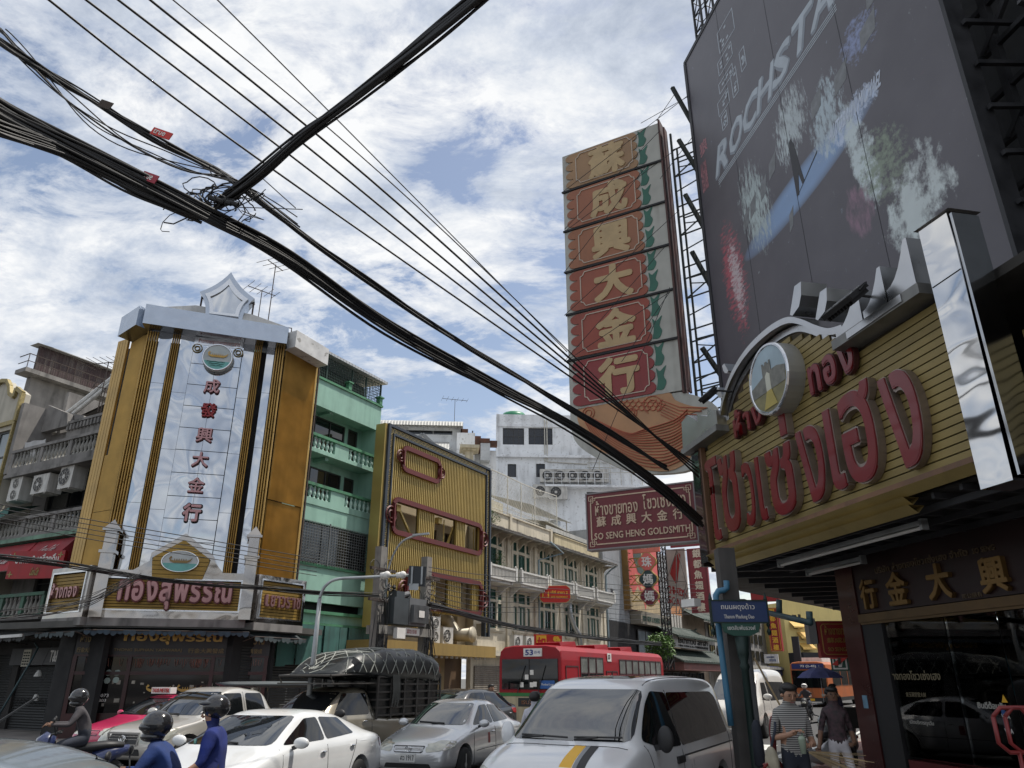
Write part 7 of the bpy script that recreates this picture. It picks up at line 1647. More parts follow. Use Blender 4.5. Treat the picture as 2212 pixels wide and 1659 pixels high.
for z in(1.0,2.0,3.2):b.box(-.12,.12,-.12,.12,z,z+.04)
b.build('strap',M_iron,t)
t=thing('street_name_sign','dark blue street name plate in Thai and English on an ornate post','street sign',None,loc=(3.3,11.1,0))
NF=Fr(3.3,11.1,2);t.rotation_euler=(0,0,NF.t)
def nf(px,py):return NF.loc(y4(px,py))
c4=[nf(*p)for p in((72,360),(445,340),(450,485),(78,498))];x0,x1=c4[0][0],c4[1][0];z1,z0=(c4[0][1]+c4[1][1])/2,(c4[2][1]+c4[3][1])/2
tilt=(c4[1][1]-c4[0][1])
b=MB();b.box(x0,x1,-.02,.03,z0,z1);o=b.build('name_plate',mat('plate_blue',(.012,.035,.12),.4,var=.1),t)
b=MB();text_into(b,'ถนนผดุงด้าว',x0+.14,x1-.18,z0+.15,z1-.03,-.02,.008,.0);text_into(b,'Thanon Phadung Dao',x0+.17,x1-.2,z0+.03,z0+.10,-.02,.008,.0);b.build('lettering',M_wt,o)
b=MB();e=.018
for a in((x0-e,x1+e,z0-e,z0),(x0-e,x1+e,z1,z1+e),(x0-e,x0,z0,z1),(x1,x1+e,z0,z1)):b.box(a[0],a[1],-.035,.04,a[2],a[3])
for x in(x0,x1):b.lathe([(.02,0),(.035,.05),(.012,.1),(.03,.14),(.005,.2)],(x,0,z0-.18),8);b.lathe([(.02,0),(.03,.03),(.005,.12)],(x,0,z1),8)
M_cast=mat('cast_green_black',(.014,.03,.026),.5,.3,var=.2);b.build('ornate_frame',M_cast,t)
xm=(x0+x1)/2;b=MB();b.prism([(xm-.28,z0-.02),(xm+.28,z0-.02),(xm+.24,z0-.14),(xm+.12,z0-.19),(xm-.12,z0-.19),(xm-.24,z0-.14)],-.03,.04);b.build('district_plate',mat('plate_green',(.015,.07,.05),.5),t)
b=MB();text_into(b,'เขตสัมพันธวงศ์',xm-.2,xm+.2,z0-.11,z0-.05,-.031,.006);b.build('lettering',M_wt,t)
b=MB();b.lathe([(.09,.0),(.09,.3),(.06,.4),(.05,2.0),(.075,2.05),(.05,2.1),(.08,2.2),(.1,z0-.2)]if z0>2.5 else[(.09,0),(.05,z0)],(xm,.02,.0),12)
b.build('post',M_cast,t,True)
b=MB();P=[AY(y4(*p),11.3)for p in((180,210),(182,262),(160,275),(125,280),(108,310),(110,360),(140,640),(190,1030),(212,1200))]
b.tube(P,.045,12)
b.build('drain_pipe',mat('pipe_blue',(.05,.17,.28),.45,var=.1),smooth=True,label='bright blue plastic drain pipe beside the utility pole',cat='pipe')
b=MB();b.tube([AY(y4(450,425),13),AY(y4(755,497),11.2)],.045,8)
b.tube([AY(y4(540,340),12.6),AY(y4(540,430),12.6)],.05,8);b.tube([AY(y4(745,420),11.3),AY(y4(750,500),11.3)],.05,8)
b.build('pipe_bracket',mat('pipe_dark_teal',(.03,.06,.07),.5,var=.2),smooth=True,label='dark pipe frame under the canopy right of the street name plate',cat='pipe')
b=MB();A=AY(w6(1005,862),12.6);b.obox(A,(.07,.16,.06),Matrix.Rotation(.5,3,'Z'));o=b.build('security_camera',M_wt,label='white bullet security camera beside the street name plate',cat='security camera')
def LP(px,py,Y):return AY(w7(px,py),Y)
t=thing('barrier_stand','red steel barrier stand on the pavement beside the striped-shirt man','barrier',None,loc=(2.95,9.3,.13))
b=MB();q0=[LP(580,1175,9.4),LP(575,1250,9.4),LP(590,1420,9.4),LP(598,1560,9.4),LP(560,1600,9.4),LP(505,1640,9.4)]
def rel(p):return p-Vector((2.95,9.3,.13))
b.tube([rel(p)for p in q0],.022,8);b.tube([rel(LP(605,1180,9.45)),rel(LP(618,1560,9.45)),rel(LP(690,1640,9.45))],.022,8);b.tube([rel(LP(580,1175,9.4)),rel(LP(592,1160,9.4)),rel(LP(605,1180,9.45))],.022,8)
for k in range(4):b.tube([rel(LP(598,1550,9.4)),rel(LP(510+k*60,1659,9.2+.1*k))],.016,6)
b.build('tube_frame',mat('barrier_red',(.16,.012,.012),.4,var=.15),t)
P=[(-.0,0),(0,0)]
for i,(x,lb)in enumerate(((1400,'left red tubular handrail in front of the goldsmith window'),(1490,'right red tubular handrail in front of the goldsmith window'))):
 A=AY(w8(x,1200),4.9);C_=AY(w8(x+25,1470),4.9);b=MB();w_=.11
 b.tube([(A.x-w_,A.y,A.z-.05),(A.x-w_,A.y,C_.z),(A.x-w_*.5,A.y,C_.z-.05),(A.x+w_*.6,A.y,C_.z-.05),(A.x+w_,A.y,C_.z),(A.x+w_,A.y,A.z-.05),(A.x+w_*.6,A.y,A.z),(A.x-w_*.5,A.y,A.z),(A.x-w_,A.y,A.z-.05)],.013,8)
 b.tube([(A.x,A.y,C_.z-.05),(A.x,A.y,.13)],.013,8);b.build('handrail',MATS['barrier_red'],smooth=True,label=lb,cat='handrail')
b=MB();A=LP(940,1600,10.5)
for k in range(34):a=rnd.uniform(-.25,.25);b.tube([A+Vector((0,0,.12)),A+Vector((.3+rnd.random()*.5,a,.1-rnd.random()*.3))],.004,3,False)
b.tube([A+Vector((-.02,0,.13)),A+Vector((-.5,.1,1.25))],.013,6)
b.build('broom',mat('straw',(.30,.22,.12),.8,var=.3),label='straw broom leaning behind the striped-shirt man',cat='broom')
b=MB();rr=random.Random(8);A=LP(450,1410,10.6)
for k in range(9):a0_=math.pi*2*k/9
prof=[(.05,-.28),(.075,-.25),(.07,0),(.06,.2),(.03,.27)]
b.lathe(prof,A,9);b.build('hung_bag',mat('cloth_navy',(.02,.024,.035),.85,var=.3,bump=.02,bscale=6),smooth=True,label='dark navy bag hanging on the near side of the utility pole',cat='bag')
#  VEHICLES
M_tyre=mat('tyre_rubber',(.018,.018,.018),.85,var=.2);M_rim=mat('alloy_rim',(.45,.46,.47),.3,.8,var=.1)
M_cglass=mat('car_glass',(.006,.007,.008),.02,var=0,spec=.5);M_wsh=mat('windshield_glass',(.008,.010,.012),.02,var=0);M_wsh.node_tree.nodes['Principled BSDF'].inputs['IOR'].default_value=2.3
M_blackp=mat('black_plastic',(.02,.02,.021),.55,var=.2)
M_lamp=mat('lamp_lens',(.42,.42,.36),.12,.2,var=.2,scale=6,coat=1);M_tail=mat('tail_lamp_red',(.30,.01,.01),.15,var=.2,coat=1)
M_chrome=mat('chrome',(.75,.75,.75),.1,1,var=.05);M_plate=mat('number_plate',(.62,.62,.60),.5,var=.05)
def paint(n,c,metal=.0,rough=.28):return mat('paint_'+n,c,rough,metal,var=.04,scale=2,coat=.8,dirt=.12,dcol=(.2,.19,.17),streak=(1,1,1))
def loft(st,name,m,par,levels=2,arches=()):
 """closed car body from cross-sections: (x, z_bottom, half_width, z_belt, w_belt, z_top, w_top)"""
 V=[];F=[];K=15
 for(x,zb,w,zbe,wb,zt,wt)in st:
  half=[(0,zb),(w*.86,zb),(w,zb+.12),(w*1.01,(zb+zbe)*.5),(w*.99,zbe-.05),(wb,zbe),(wt,zt-.05),(wt*.86,zt)]
  sec=[(-y,z)for y,z in half[1:]][::-1];sec=[(y,z)for y,z in half[1:]][::-1]+[(0,zb)]+[(-y,z)for y,z in half[1:]]
  V+=[(x,y,z)for y,z in sec];V[-1:]=V[-1:]
 n=len(st);
 for i in range(n-1):
  for j in range(K):a=i*K+j;c=i*K+(j+1)%K;F.append((a,a+K,c+K,c))
 F.append(tuple(range(K)));F.append(tuple((n-1)*K+j for j in reversed(range(K))))
 me=bpy.data.meshes.new(name);me.from_pydata(V,[],F);me.materials.append(m)
 o=bpy.data.objects.new(name,me);COL.objects.link(o);md=o.modifiers.new('s','SUBSURF');md.levels=md.render_levels=levels
 cuts=[]
 for(ax,r)in arches:
  cb=MB();cb.tube([(ax,-1.5,r*.93),(ax,1.5,r*.93)],r,28);co=cb.build('cut',M_blackp,kind='structure');cuts.append(co)
  bm=o.modifiers.new('b','BOOLEAN');bm.operation='DIFFERENCE';bm.object=co;bm.solver='EXACT'
 dg=bpy.context.evaluated_depsgraph_get();me2=bpy.data.meshes.new_from_object(o.evaluated_get(dg));bpy.data.objects.remove(o)
 for c in cuts:bpy.data.objects.remove(c)
 me2.name=name;me2.polygons.foreach_set('use_smooth',[True]*len(me2.polygons))
 try:me2.set_sharp_from_angle(angle=R(38))
 except Exception:pass
 me2.materials.clear();me2.materials.append(m)
 ob=bpy.data.objects.new(name,me2);COL.objects.link(ob);ob.parent=par;ORG[ob.name]=(0,0,0)
 bv=BVHTree.FromPolygons([v.co.copy()for v in me2.vertices],[tuple(p.vertices)for p in me2.polygons]);return ob,bv
def decal(bv,poly,view,m,par,name,off=.006,side=-1,step=.09,round_=0):
 """thin shell laid on the body: poly in (x,z) seen from the side, (y,z) from 'front'/'rear' or (x,y) from 'top'"""
 if round_:
  P=[];n=len(poly)
  for i,p in enumerate(poly):
   a,c=Vector(poly[i-1]),Vector(poly[(i+1)%n]);p=Vector(p);r=min(round_,(a-p).length*.4,(c-p).length*.4)
   A=p+(a-p).normalized()*r;C_=p+(c-p).normalized()*r;P+=[tuple(A),tuple(A*.25+p*.5+C_*.25),tuple(C_)]
  poly=P
 bm=bmesh.new();vs=[bm.verts.new((p[0],p[1],0))for p in poly];bm.faces.new(vs)
 xs=[p[0]for p in poly];ys=[p[1]for p in poly]
 for ax,(lo,hi)in enumerate(((min(xs),max(xs)),(min(ys),max(ys)))):
  n=max(1,int((hi-lo)/step));
  for i in range(1,n):
   co=[0,0,0];co[ax]=lo+(hi-lo)*i/n;no=[0,0,0];no[ax]=1
   bmesh.ops.bisect_plane(bm,geom=bm.verts[:]+bm.edges[:]+bm.faces[:],plane_co=co,plane_no=no)
 cen=Vector((0,0,.8));out=[];last=None;nrm=[]
 for v in bm.verts:
  a,c=v.co.x,v.co.y
  if view=='side':o,d=Vector((a,side*5,c)),Vector((0,-side,0))
  elif view=='front':o,d=Vector((-6,a,c)),Vector((1,0,0))
  elif view=='rear':o,d=Vector((20,a,c)),Vector((-1,0,0))
  else:o,d=Vector((a,c,8)),Vector((0,0,-1))
  h=bv.ray_cast(o,d)
  if h[0]is None:
   h=bv.find_nearest(o+d*(5 if view=='side' else 6))
  p,nn=h[0],h[1]
  if nn.dot(d)>0:nn=-nn
  out.append(p+nn*off)
 for v,p in zip(bm.verts,out):v.co=p
 bm.normal_update();me=bpy.data.meshes.new(name);bm.to_mesh(me);bm.free();me.materials.append(m);me.polygons.foreach_set('use_smooth',[True]*len(me.polygons))
 o=bpy.data.objects.new(name,me);COL.objects.link(o);o.parent=par;ORG[o.name]=(0,0,0);return o
def seam(bv,pts,view,par,side=-1,m=None,w=.006,name='panel_seam'):
 b=MB();P=spline([(p[0],0,p[1])for p in pts],5)if len(pts)>2 else[Vector((pts[0][0]+(pts[1][0]-pts[0][0])*i/8,0,pts[0][1]+(pts[1][1]-pts[0][1])*i/8))for i in range(9)]
 out=[]
 for p in P:
  if view=='side':h=bv.ray_cast(Vector((p.x,side*5,p.z)),Vector((0,-side,0)))
  elif view=='front':h=bv.ray_cast(Vector((-6,p.x,p.z)),Vector((1,0,0)))
  else:h=bv.ray_cast(Vector((p.x,p.z,8)),Vector((0,0,-1)))
  if h[0]is not None:out.append(h[0])
 if len(out)>1:b.tube(out,w,4,False);b.build(name,m or M_blackp,par)
def wheel(par,x,y,r,w=.2,s=-1,spokes=8):
 t=MB();t.lathe([(r*.62,-w/2),(r*.9,-w/2),(r,-w*.35),(r,w*.35),(r*.9,w/2),(r*.62,w/2)],(0,0,0),28)
 def rot(mb):mb.v=[(x+v[0],y+v[2],r+v[1])for v in mb.v];return mb
 rot(t);o=t.build('wheel',M_tyre,par,True);b=MB();yy=y+s*w*.42
 b.ring((x,yy,r),r*.62,r*.045,'y',28,6);b.cyl((x,yy-s*.02,r),(x,yy+s*.02,r),r*.16,12)
 for i in range(spokes):a=2*math.pi*i/spokes;b.bar((x,yy,r),(x+r*.62*math.cos(a),yy,r+r*.62*math.sin(a)),.03,.05)
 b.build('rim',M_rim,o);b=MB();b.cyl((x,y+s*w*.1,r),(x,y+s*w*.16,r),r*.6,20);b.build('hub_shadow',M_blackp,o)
def mirror_p(par,x,y,z,m,s=-1,big=1.0):
 b=MB();b.ball((x,y+s*.12,z),(.055*big,.12*big,.075*big),14,10);o=b.build('side_mirror',m,par,True)
 b=MB();b.bar((x+.02,y-.02*s,z-.07),(x+.02,y+s*.1,z-.02),.05,.05);b.build('mirror_arm',M_blackp,o)
def handle(par,bv,x,z,m,side=-1):
 h=bv.ray_cast(Vector((x,side*5,z)),Vector((0,-side,0)))
 if h[0]is None:return
 b=MB();y=h[0].y;b.ball((x,y+side*.02,z),(.085,.022,.016),12,6);b.build('door_handle',m,par,True)
def plate(par,x,z,y0,txt,w=.34,h=.15,m=None):
 b=MB();b.box(x-.012,x,y0-w/2,y0+w/2,z,z+h);o=b.build('number_plate',m or M_plate,par);tb=MB();text_into(tb,txt,-w*.42,w*.42,h*.2,h*.8,0,.003)
 tb.v=[(x-.014+v[1],y0-v[0],z+v[2])for v in tb.v];tb.build('lettering',M_dark,o)
def ftext(par,txt,x,y0,y1,z0,z1,m,dep=.01,bold=.01,name='lettering'):
 tb=MB();text_into(tb,txt,0,1,z0,z1,0,dep,bold);tb.v=[(x+v[1],y1+(y0-y1)*v[0],v[2])for v in tb.v];return tb.build(name,m,par)
def stext(par,txt,x0,x1,z0,z1,y,m,dep=.01):b=MB();text_into(b,txt,x0,x1,z0,z1,y,dep,.01);return b.build('lettering',m,par)
def wiper(par,p,q_):b=MB();b.tube([p,q_],.012,5);b.tube([Vector(p)+Vector((0,0,-.03)),(Vector(p)+Vector(q_))/2+Vector((-.02,0,.0))],.015,5);b.build('wiper',M_blackp,par)
def vehicle(name,label,cat,X,Y,az,group=None):return thing(name,label,cat,None,group=group,loc=(X,Y,0),rz=R(90-az))
def sedan(t,m,L=4.5,W=.85,H=1.48,wr=.31,wb=(.85,3.45),nose=.62,cab=(1.15,1.95,3.1,3.95),belt=.93,trunk=1.02,grille='h',plate_t=None,full=True,arches=True):
 c0,c1,c2,c3=cab
 st=[(0.0,.28,W*.72,.50,W*.66,.56,W*.6),(.08,.22,W*.88,.62,W*.82,.70,W*.7),(.35,.2,W*.97,.74,W*.9,.80,W*.74),(c0-.12,.18,W,belt-.04,W*.94,belt+.02,W*.76),(c0,.18,W,belt,W*.95,belt+.05,W*.77),(c1,.18,W,belt+.02,W*.95,H-.03,W*.68),(c1+.45,.18,W,belt+.03,W*.95,H,W*.68),(c2-.1,.18,W,belt+.04,W*.94,H-.03,W*.67),(c3-.02,.2,W,trunk-.05,W*.9,trunk+.04,W*.7),(c3+.12,.22,W*.99,trunk-.06,W*.88,trunk+.0,W*.72),(L-.12,.26,W*.93,trunk-.1,W*.84,trunk-.03,W*.7),(L,.32,W*.8,.7,W*.74,trunk-.2,W*.64)]
 o,bv=loft(st,'body',m,t,2,[(wb[0],wr+.05),(wb[1],wr+.05)]if arches else[])
 decal(bv,[(-W*.76,belt+.07),(W*.76,belt+.07),(W*.62,H-.09),(-W*.62,H-.09)],'front',M_wsh,t,'windshield',.006,round_=.06)
 for s in(-1,1):
  m1=c1+(c2-c1)*.42
  decal(bv,[(c0+.28,belt+.06),(m1-.03,belt+.07),(m1-.03,H-.12),(c1+.12,H-.13)],'side',M_cglass,t,'side_window',.006,s,round_=.05)
  decal(bv,[(m1+.03,belt+.07),(c2+.32,belt+.1),(c2+.02,H-.16),(m1+.03,H-.12)],'side',M_cglass,t,'side_window',.006,s,round_=.05)
  for xx,z_ in((m1-.15,belt-.09),(c2+.12,belt-.07)):handle(t,bv,xx,z_,M_chrome,s)
  mirror_p(t,c0+.38,s*W*.98,belt+.09,m,s)
  decal(bv,[(.10,.60),(.42,.66),(.55,.74),(.35,.77),(.12,.70)],'side',M_lamp,t,'headlight',.008,s,.05,.04);decal(bv,[(L-.38,trunk-.14),(L-.08,trunk-.16),(L-.1,trunk-.3),(L-.3,trunk-.28)],'side',M_tail,t,'tail_light',.008,s,.05,.03)
  decal(bv,[(s*W*.80,.60),(s*W*.45,.57),(s*W*.42,.66),(s*W*.62,.74),(s*W*.86,.76)][::s],'front',M_lamp,t,'headlight',.009,-1,.05,.03)
  for xx in wb:wheel(t,xx,s*(W-.09),wr,.2,s)
  for P in([(c0+.15,belt+.02),(c0+.12,.5),(c0+.2,.25)],[(m1,belt),(m1,.5),(m1+.02,.25)],[(c2+.3,belt),(c2+.05,.6),(c2-.1,.3)]):seam(bv,P,'side',t,s)
  seam(bv,[(c0,.52),(c2,.55)],'side',t,s,M_blackp if full else m,.008,'side_moulding')
 decal(bv,[(-W*.36,.56),(W*.36,.56),(W*.40,.68),(-W*.40,.68)],'front',M_blackp,t,'grille',.006,round_=.03)
 g=bv.ray_cast(Vector((-6,0,.62)),Vector((1,0,0)))[0];b=MB()
 for k in range(4):b.bar((g.x-.01+k*.004,-W*.35,.585+k*.026),(g.x-.01+k*.004,W*.35,.585+k*.026),.008)
 b.ring((g.x-.02,0,.625),.05,.008,'x',16,5,1.3,.9);b.ring((g.x-.022,0,.63),.025,.006,'x',12,4,1,1.4);b.build('grille_bar',M_chrome,t)
 decal(bv,[(-W*.6,.30),(W*.6,.30),(W*.55,.38),(-W*.55,.38)],'front',M_blackp,t,'air_intake',.005,round_=.02)
 if plate_t:plate(t,g.x-.03,.40,0,plate_t)
 wiper(t,bv.ray_cast(Vector((-6,-.2,belt+.09)),Vector((1,0,0)))[0]+Vector((-.02,0,.01)),bv.ray_cast(Vector((-6,.4,belt+.11)),Vector((1,0,0)))[0]+Vector((-.02,0,.01)))
 return bv
t=vehicle('silver_sedan','silver sedan with an old square-lamp face and white plate in the middle of the traffic','car',-2.02,15.8,21)
bv=sedan(t,paint('silver',(.56,.57,.58),.5),plate_t='ศว 1917')
o=decal(bv,[(2.0,.62),(2.12,.62),(2.12,.82),(2.0,.82)],'side',mat('crest_red',(.30,.05,.05),.5),t,'door_crest',.004,-1)
t=vehicle('white_sedan','pearl white sedan with dark windows behind the two blue-clad riders','car',-4.35,10.15,15)
bv=sedan(t,paint('pearl',(.66,.67,.67)),4.88,.90,1.46,.33,(.95,3.78),cab=(1.25,2.15,3.35,4.35),belt=.96,trunk=1.08,full=False)
decal(bv,[(3.75,.93),(4.0,.93),(4.0,1.0),(3.8,1.02)],'side',paint('pearl',(0,0,0)),t,'fuel_flap',.004,-1)
def pickup(t,m,cage=False,L=5.2):
 st=[(0,.42,.68,.62,.62,.72,.55),(.08,.34,.82,.78,.76,.88,.66),(.35,.32,.87,.92,.84,1.0,.7),(1.15,.32,.88,1.04,.85,1.09,.72),(1.25,.32,.88,1.07,.85,1.12,.72),(1.95,.32,.88,1.08,.84,1.66,.66),(2.5,.32,.88,1.08,.84,1.72,.66),(2.75,.32,.88,1.08,.84,1.70,.66),(2.95,.32,.88,1.08,.84,1.66,.66)]+([(3.05,.32,.88,1.0,.84,1.06,.7)]if cage else[(3.5,.32,.88,1.08,.84,1.64,.65),(3.62,.32,.88,1.0,.84,1.06,.7)])+[(L-.1,.36,.88,.98,.86,1.03,.8),(L,.4,.86,.96,.84,1.0,.78)]
 o,bv=loft(st,'body',m,t,2,[(.9,.42),(L-1.15,.42)])
 decal(bv,[(-.72,1.14),(.72,1.14),(.6,1.6),(-.6,1.6)],'front',M_wsh,t,'windshield',.006,round_=.06)
 e=2.8 if cage else 2.55
 for s in(-1,1):
  decal(bv,[(1.62,1.12),(e,1.12),(e,1.57),(2.02,1.57)],'side',M_cglass,t,'side_window',.006,s,round_=.05)
  if not cage:decal(bv,[(2.68,1.12),(3.35,1.13),(3.28,1.56),(2.68,1.57)],'side',M_cglass,t,'side_window',.006,s,round_=.06)
  handle(t,bv,2.62,.98,M_chrome,s);mirror_p(t,1.62,s*.88,1.18,M_blackp if cage else m,s,1.2)
  decal(bv,[(s*.80,.66),(s*.42,.66),(s*.44,.80),(s*.60,.90),(s*.82,.94)][::s],'front',M_lamp,t,'headlight',.01,-1,.05,.04)
  decal(bv,[(.08,.68),(.40,.74),(.62,.92),(.35,.94),(.1,.86)],'side',M_lamp,t,'headlight',.01,s,.05,.04)
  for xx in(.9,L-1.15):wheel(t,xx,s*.80,.36,.22,s,6)
  for P in([(1.5,1.08),(1.42,.7),(1.5,.38)],[(e+.06,1.6),(e+.08,.9),(e+.05,.38)]):seam(bv,P,'side',t,s)
 decal(bv,[(-.38,.64),(.38,.64),(.40,.84),(-.40,.84)],'front',M_blackp,t,'grille',.008,round_=.05)
 g=bv.ray_cast(Vector((-6,0,.74)),Vector((1,0,0)))[0].x-.015;b=MB()
 for a,c in(((-.38,.63),(.38,.63)),((-.42,.85),(.42,.85)),((-.40,.63),(-.43,.85)),((.40,.63),(.43,.85))):b.bar((g,a[0],a[1]),(g,c[0],c[1]),.035)
 for k in range(3):b.bar((g+.01,-.38,.68+k*.055),(g+.01,.38,.68+k*.055),.012)
 b.ring((g-.03,0,.745),.07,.01,'x',18,5,1.2,.85);b.ring((g-.03,0,.75),.035,.008,'x',14,4,1,1.5);b.build('grille_bar',M_chrome,t)
 decal(bv,[(-.5,.44),(.5,.44),(.46,.56),(-.46,.56)],'front',M_blackp,t,'air_intake',.006,round_=.03)
 wiper(t,(1.22,-.2,1.17),(1.24,.45,1.18));return bv
t=vehicle('pickup_truck','champagne pickup truck with cab window strip beside the pink taxi','pickup truck',-7.97,16.67,22);pickup(t,paint('champagne',(.55,.53,.49),.5))
t=vehicle('caged_truck','beige pickup truck with barred load cage under a netted black tarpaulin','truck',-5.45,16.75,30);pickup(t,paint('beige',(.32,.285,.22),.45),True,5.5)
b=MB();x0,x1=3.0,5.55
for z in(1.08,1.25,1.42,1.59,1.76,1.93):b.bar((x0,-.88,z),(x1,-.88,z),.03,.04);b.bar((x0,.88,z),(x1,.88,z),.03,.04);b.bar((x0,-.88,z),(x0,.88,z),.03,.04);b.bar((x1,-.88,z),(x1,.88,z),.03,.04)
for k in range(6):
 x=x0+(x1-x0)*k/5
 for s in(-1,1):b.bar((x,s*.88,1.0),(x,s*.88,1.95),.045)
for y in(-.5,0,.5):b.bar((x0,y,1.08),(x0,y,2.0),.04)
b.tube([(1.55,-.8,1.78),(1.45,-.8,1.95),(2.2,-.84,1.98),(x1,-.88,1.98)],.025,6);b.tube([(1.55,.8,1.78),(1.45,.8,1.95),(2.2,.84,1.98),(x1,.88,1.98)],.025,6);b.tube([(1.45,-.8,1.95),(1.45,.8,1.95)],.025,6);b.box(1.45,3.0,-.84,.84,1.77,1.80)
b.build('cage_bar',mat('cage_steel',(.07,.065,.06),.5,.4,var=.3),t)
M_tarpb=mat('tarpaulin_black',(.014,.016,.016),.32,var=.3,scale=1.5,bump=.05,bscale=3.5)
b=MB();b.box(3.05,5.5,-.84,.84,1.05,1.97);b.build('load',M_tarpb,t)
me_st=[(1.5,1.95,.5,1.98,.4,2.02,.3),(1.75,1.9,.84,2.0,.82,2.12,.6),(2.4,1.88,.9,2.3,.88,2.52,.78),(2.9,1.85,.9,2.3,.88,2.46,.76),(3.4,1.8,.94,2.42,.9,2.64,.8),(3.9,1.78,.95,2.38,.9,2.54,.74),(4.5,1.8,.92,2.46,.88,2.64,.8),(5.0,1.78,.95,2.4,.9,2.52,.78),(5.45,1.75,.92,2.3,.88,2.45,.74),(5.62,1.6,.86,2.1,.8,2.2,.6)]
o,bt=loft(me_st,'tarpaulin',M_tarpb,t,2)
def net(par,bt,x0,x1,m):
 b=MB();rr=random.Random(3);N_=9
 def hit(x,a):
  o_=Vector((x,0,2.0));d=Vector((0,math.sin(a),math.cos(a)));h=bt.ray_cast(o_+d*4,-d);return h[0]+d*.012 if h[0]else None
 for k in range(-8,14):
  for sg in(1,-1):
   pts=[hit(x0+k*.38+sg*(i/16-.5)*2.0+.5,-1.75+3.5*i/16)for i in range(17)];pts=[p for p in pts if p is not None and x0<p.x<x1]
   if len(pts)>2:b.tube(pts,.013,4,False)
 b.build('rope_net',m,par)['kind']='stuff'
net(t,bt,1.52,5.6,mat('rope_pale',(.30,.31,.28),.8,var=.2))
b=MB()
for k in range(9):b.tube([(3.5+k*.03,-.93,1.98),(3.52+k*.03,-.95,1.6),(3.5+k*.035,-.93,1.25+.08*(k%3))],.014,5)
b.build('rope_hank',mat('rope_grey',(.12,.12,.11),.9,var=.2),t)
t=vehicle('pink_taxi','pink taxi with a red-lettered roof sign half hidden by the pickup truck','taxi',-10.6,20.3,27)
sedan(t,paint('pink',(.48,.02,.09)),plate_t=None,arches=False);b=MB();b.box(1.95,2.15,-.38,.38,1.5,1.66);b.build('roof_sign',M_wt,t);ftext(t,'TAXI-METER',1.94,-.34,.34,1.53,1.63,M_redsign)
t=vehicle('dark_car','dark grey hatchback behind the silver sedan beside the netted truck','car',-2.6,21.9,29);sedan(t,paint('graphite',(.03,.032,.036),.5),4.2,.86,1.62,.32,(.8,3.3),cab=(1.0,1.7,3.6,4.05),belt=.98,trunk=1.2,arches=False)
t=vehicle('white_van','large near white van with sky-reflecting windshield and a yellow and black bonnet stripe','van',.28,9.15,29.2);VAN=t;mv=paint('white',(.70,.71,.72))
st=[(0,.35,.74,.62,.7,.72,.62),(.07,.3,.88,.84,.82,.92,.7),(.3,.28,.94,1.0,.88,1.06,.74),(.68,.28,.96,1.12,.90,1.16,.78),(.80,.28,.96,1.15,.90,1.2,.78),(1.62,.28,.96,1.16,.90,1.84,.74),(2.1,.28,.96,1.16,.90,1.93,.74),(3.4,.28,.96,1.16,.9,1.95,.74),(4.8,.28,.96,1.16,.9,1.92,.73),(5.05,.3,.95,1.14,.89,1.84,.7),(5.13,.34,.9,1.1,.84,1.6,.66)]
o,bv=loft(st,'body',mv,t,3,[(.95,.40),(4.15,.40)])
decal(bv,[(-.80,1.20),(.80,1.20),(.69,1.76),(-.69,1.76)],'front',M_wsh,t,'windshield',.006,step=.06,round_=.08)
for s in(-1,1):
 decal(bv,[(1.02,1.2),(1.5,1.10),(2.28,1.08),(2.25,1.72),(1.75,1.74),(1.5,1.6)],'side',M_cglass,t,'side_window',.007,s,.06,.06)
 decal(bv,[(2.30,1.08),(4.75,1.12),(4.7,1.62),(4.5,1.70),(2.28,1.72)],'side',M_cglass,t,'side_window',.006,s,.07,.06)
 b=MB();b.ball((1.25,s*1.08,1.22),(.05,.10,.15),14,10);b.build('side_mirror',M_blackp if s<0 else mv,t,True);b=MB();b.bar((1.3,s*.92,1.12),(1.27,s*1.08,1.14),.06);b.build('mirror_arm',M_blackp,t)
 for xx in(2.15,):b=MB();h=bv.ray_cast(Vector((xx,s*5,.93)),Vector((0,-s,0)))[0];b.box(xx-.14,xx+.14,h.y-.03,h.y+.03,.89,.97);b.build('door_handle',M_blackp,t)
 for xx in(.95,4.15):wheel(t,xx,s*.86,.34,.22,s)
 for P in([(1.0,1.16),(1.2,.8),(1.35,.35)],[(2.27,1.75),(2.29,1.0),(2.3,.35)],[(4.75,1.12),(4.72,.7),(4.7,.4)]):seam(bv,P,'side',t,s)
 seam(bv,[(2.35,.96),(4.9,.98)],'side',t,s,M_blackp,.012,'door_rail');decal(bv,[(s*.86,.74),(s*.56,.72),(s*.6,.88),(s*.86,.95)][::s],'front',M_lamp,t,'headlight',.01,-1,.05,.04)
seam(bv,[(.72,-.8),(.66,0),(.72,.8)],'top',t);seam(bv,[(1.75,-.64),(3.3,-.66),(4.9,-.62)],'top',t,w=.008,name='roof_groove');seam(bv,[(1.75,.64),(3.3,.66),(4.9,.62)],'top',t,w=.008,name='roof_groove')
decal(bv,[(2.0,-.42),(3.1,-.42),(3.1,.42),(2.0,.42)],'top',M_cglass,t,'sunroof',.004,round_=.1)
decal(bv,[(.02,-.34),(.68,-.30),(.68,-.16),(.02,-.18)],'top',M_yellow,t,'bonnet_stripe',.003);decal(bv,[(.02,-.50),(.68,-.46),(.68,-.31),(.02,-.35)],'top',M_blackp,t,'bonnet_stripe',.003);decal(bv,[(.02,-.40),(.68,-.36),(.68,-.31),(.02,-.35)],'top',mat('stripe_grey',(.2,.21,.22),.4),t,'bonnet_stripe',.005)
decal(bv,[(-.5,.5),(.5,.5),(.5,.66),(-.5,.66)],'front',M_blackp,t,'grille',.006)
wiper(t,(.80,.62,1.25),(.76,-.02,1.235));wiper(t,(.78,-.1,1.24),(.82,-.7,1.25))
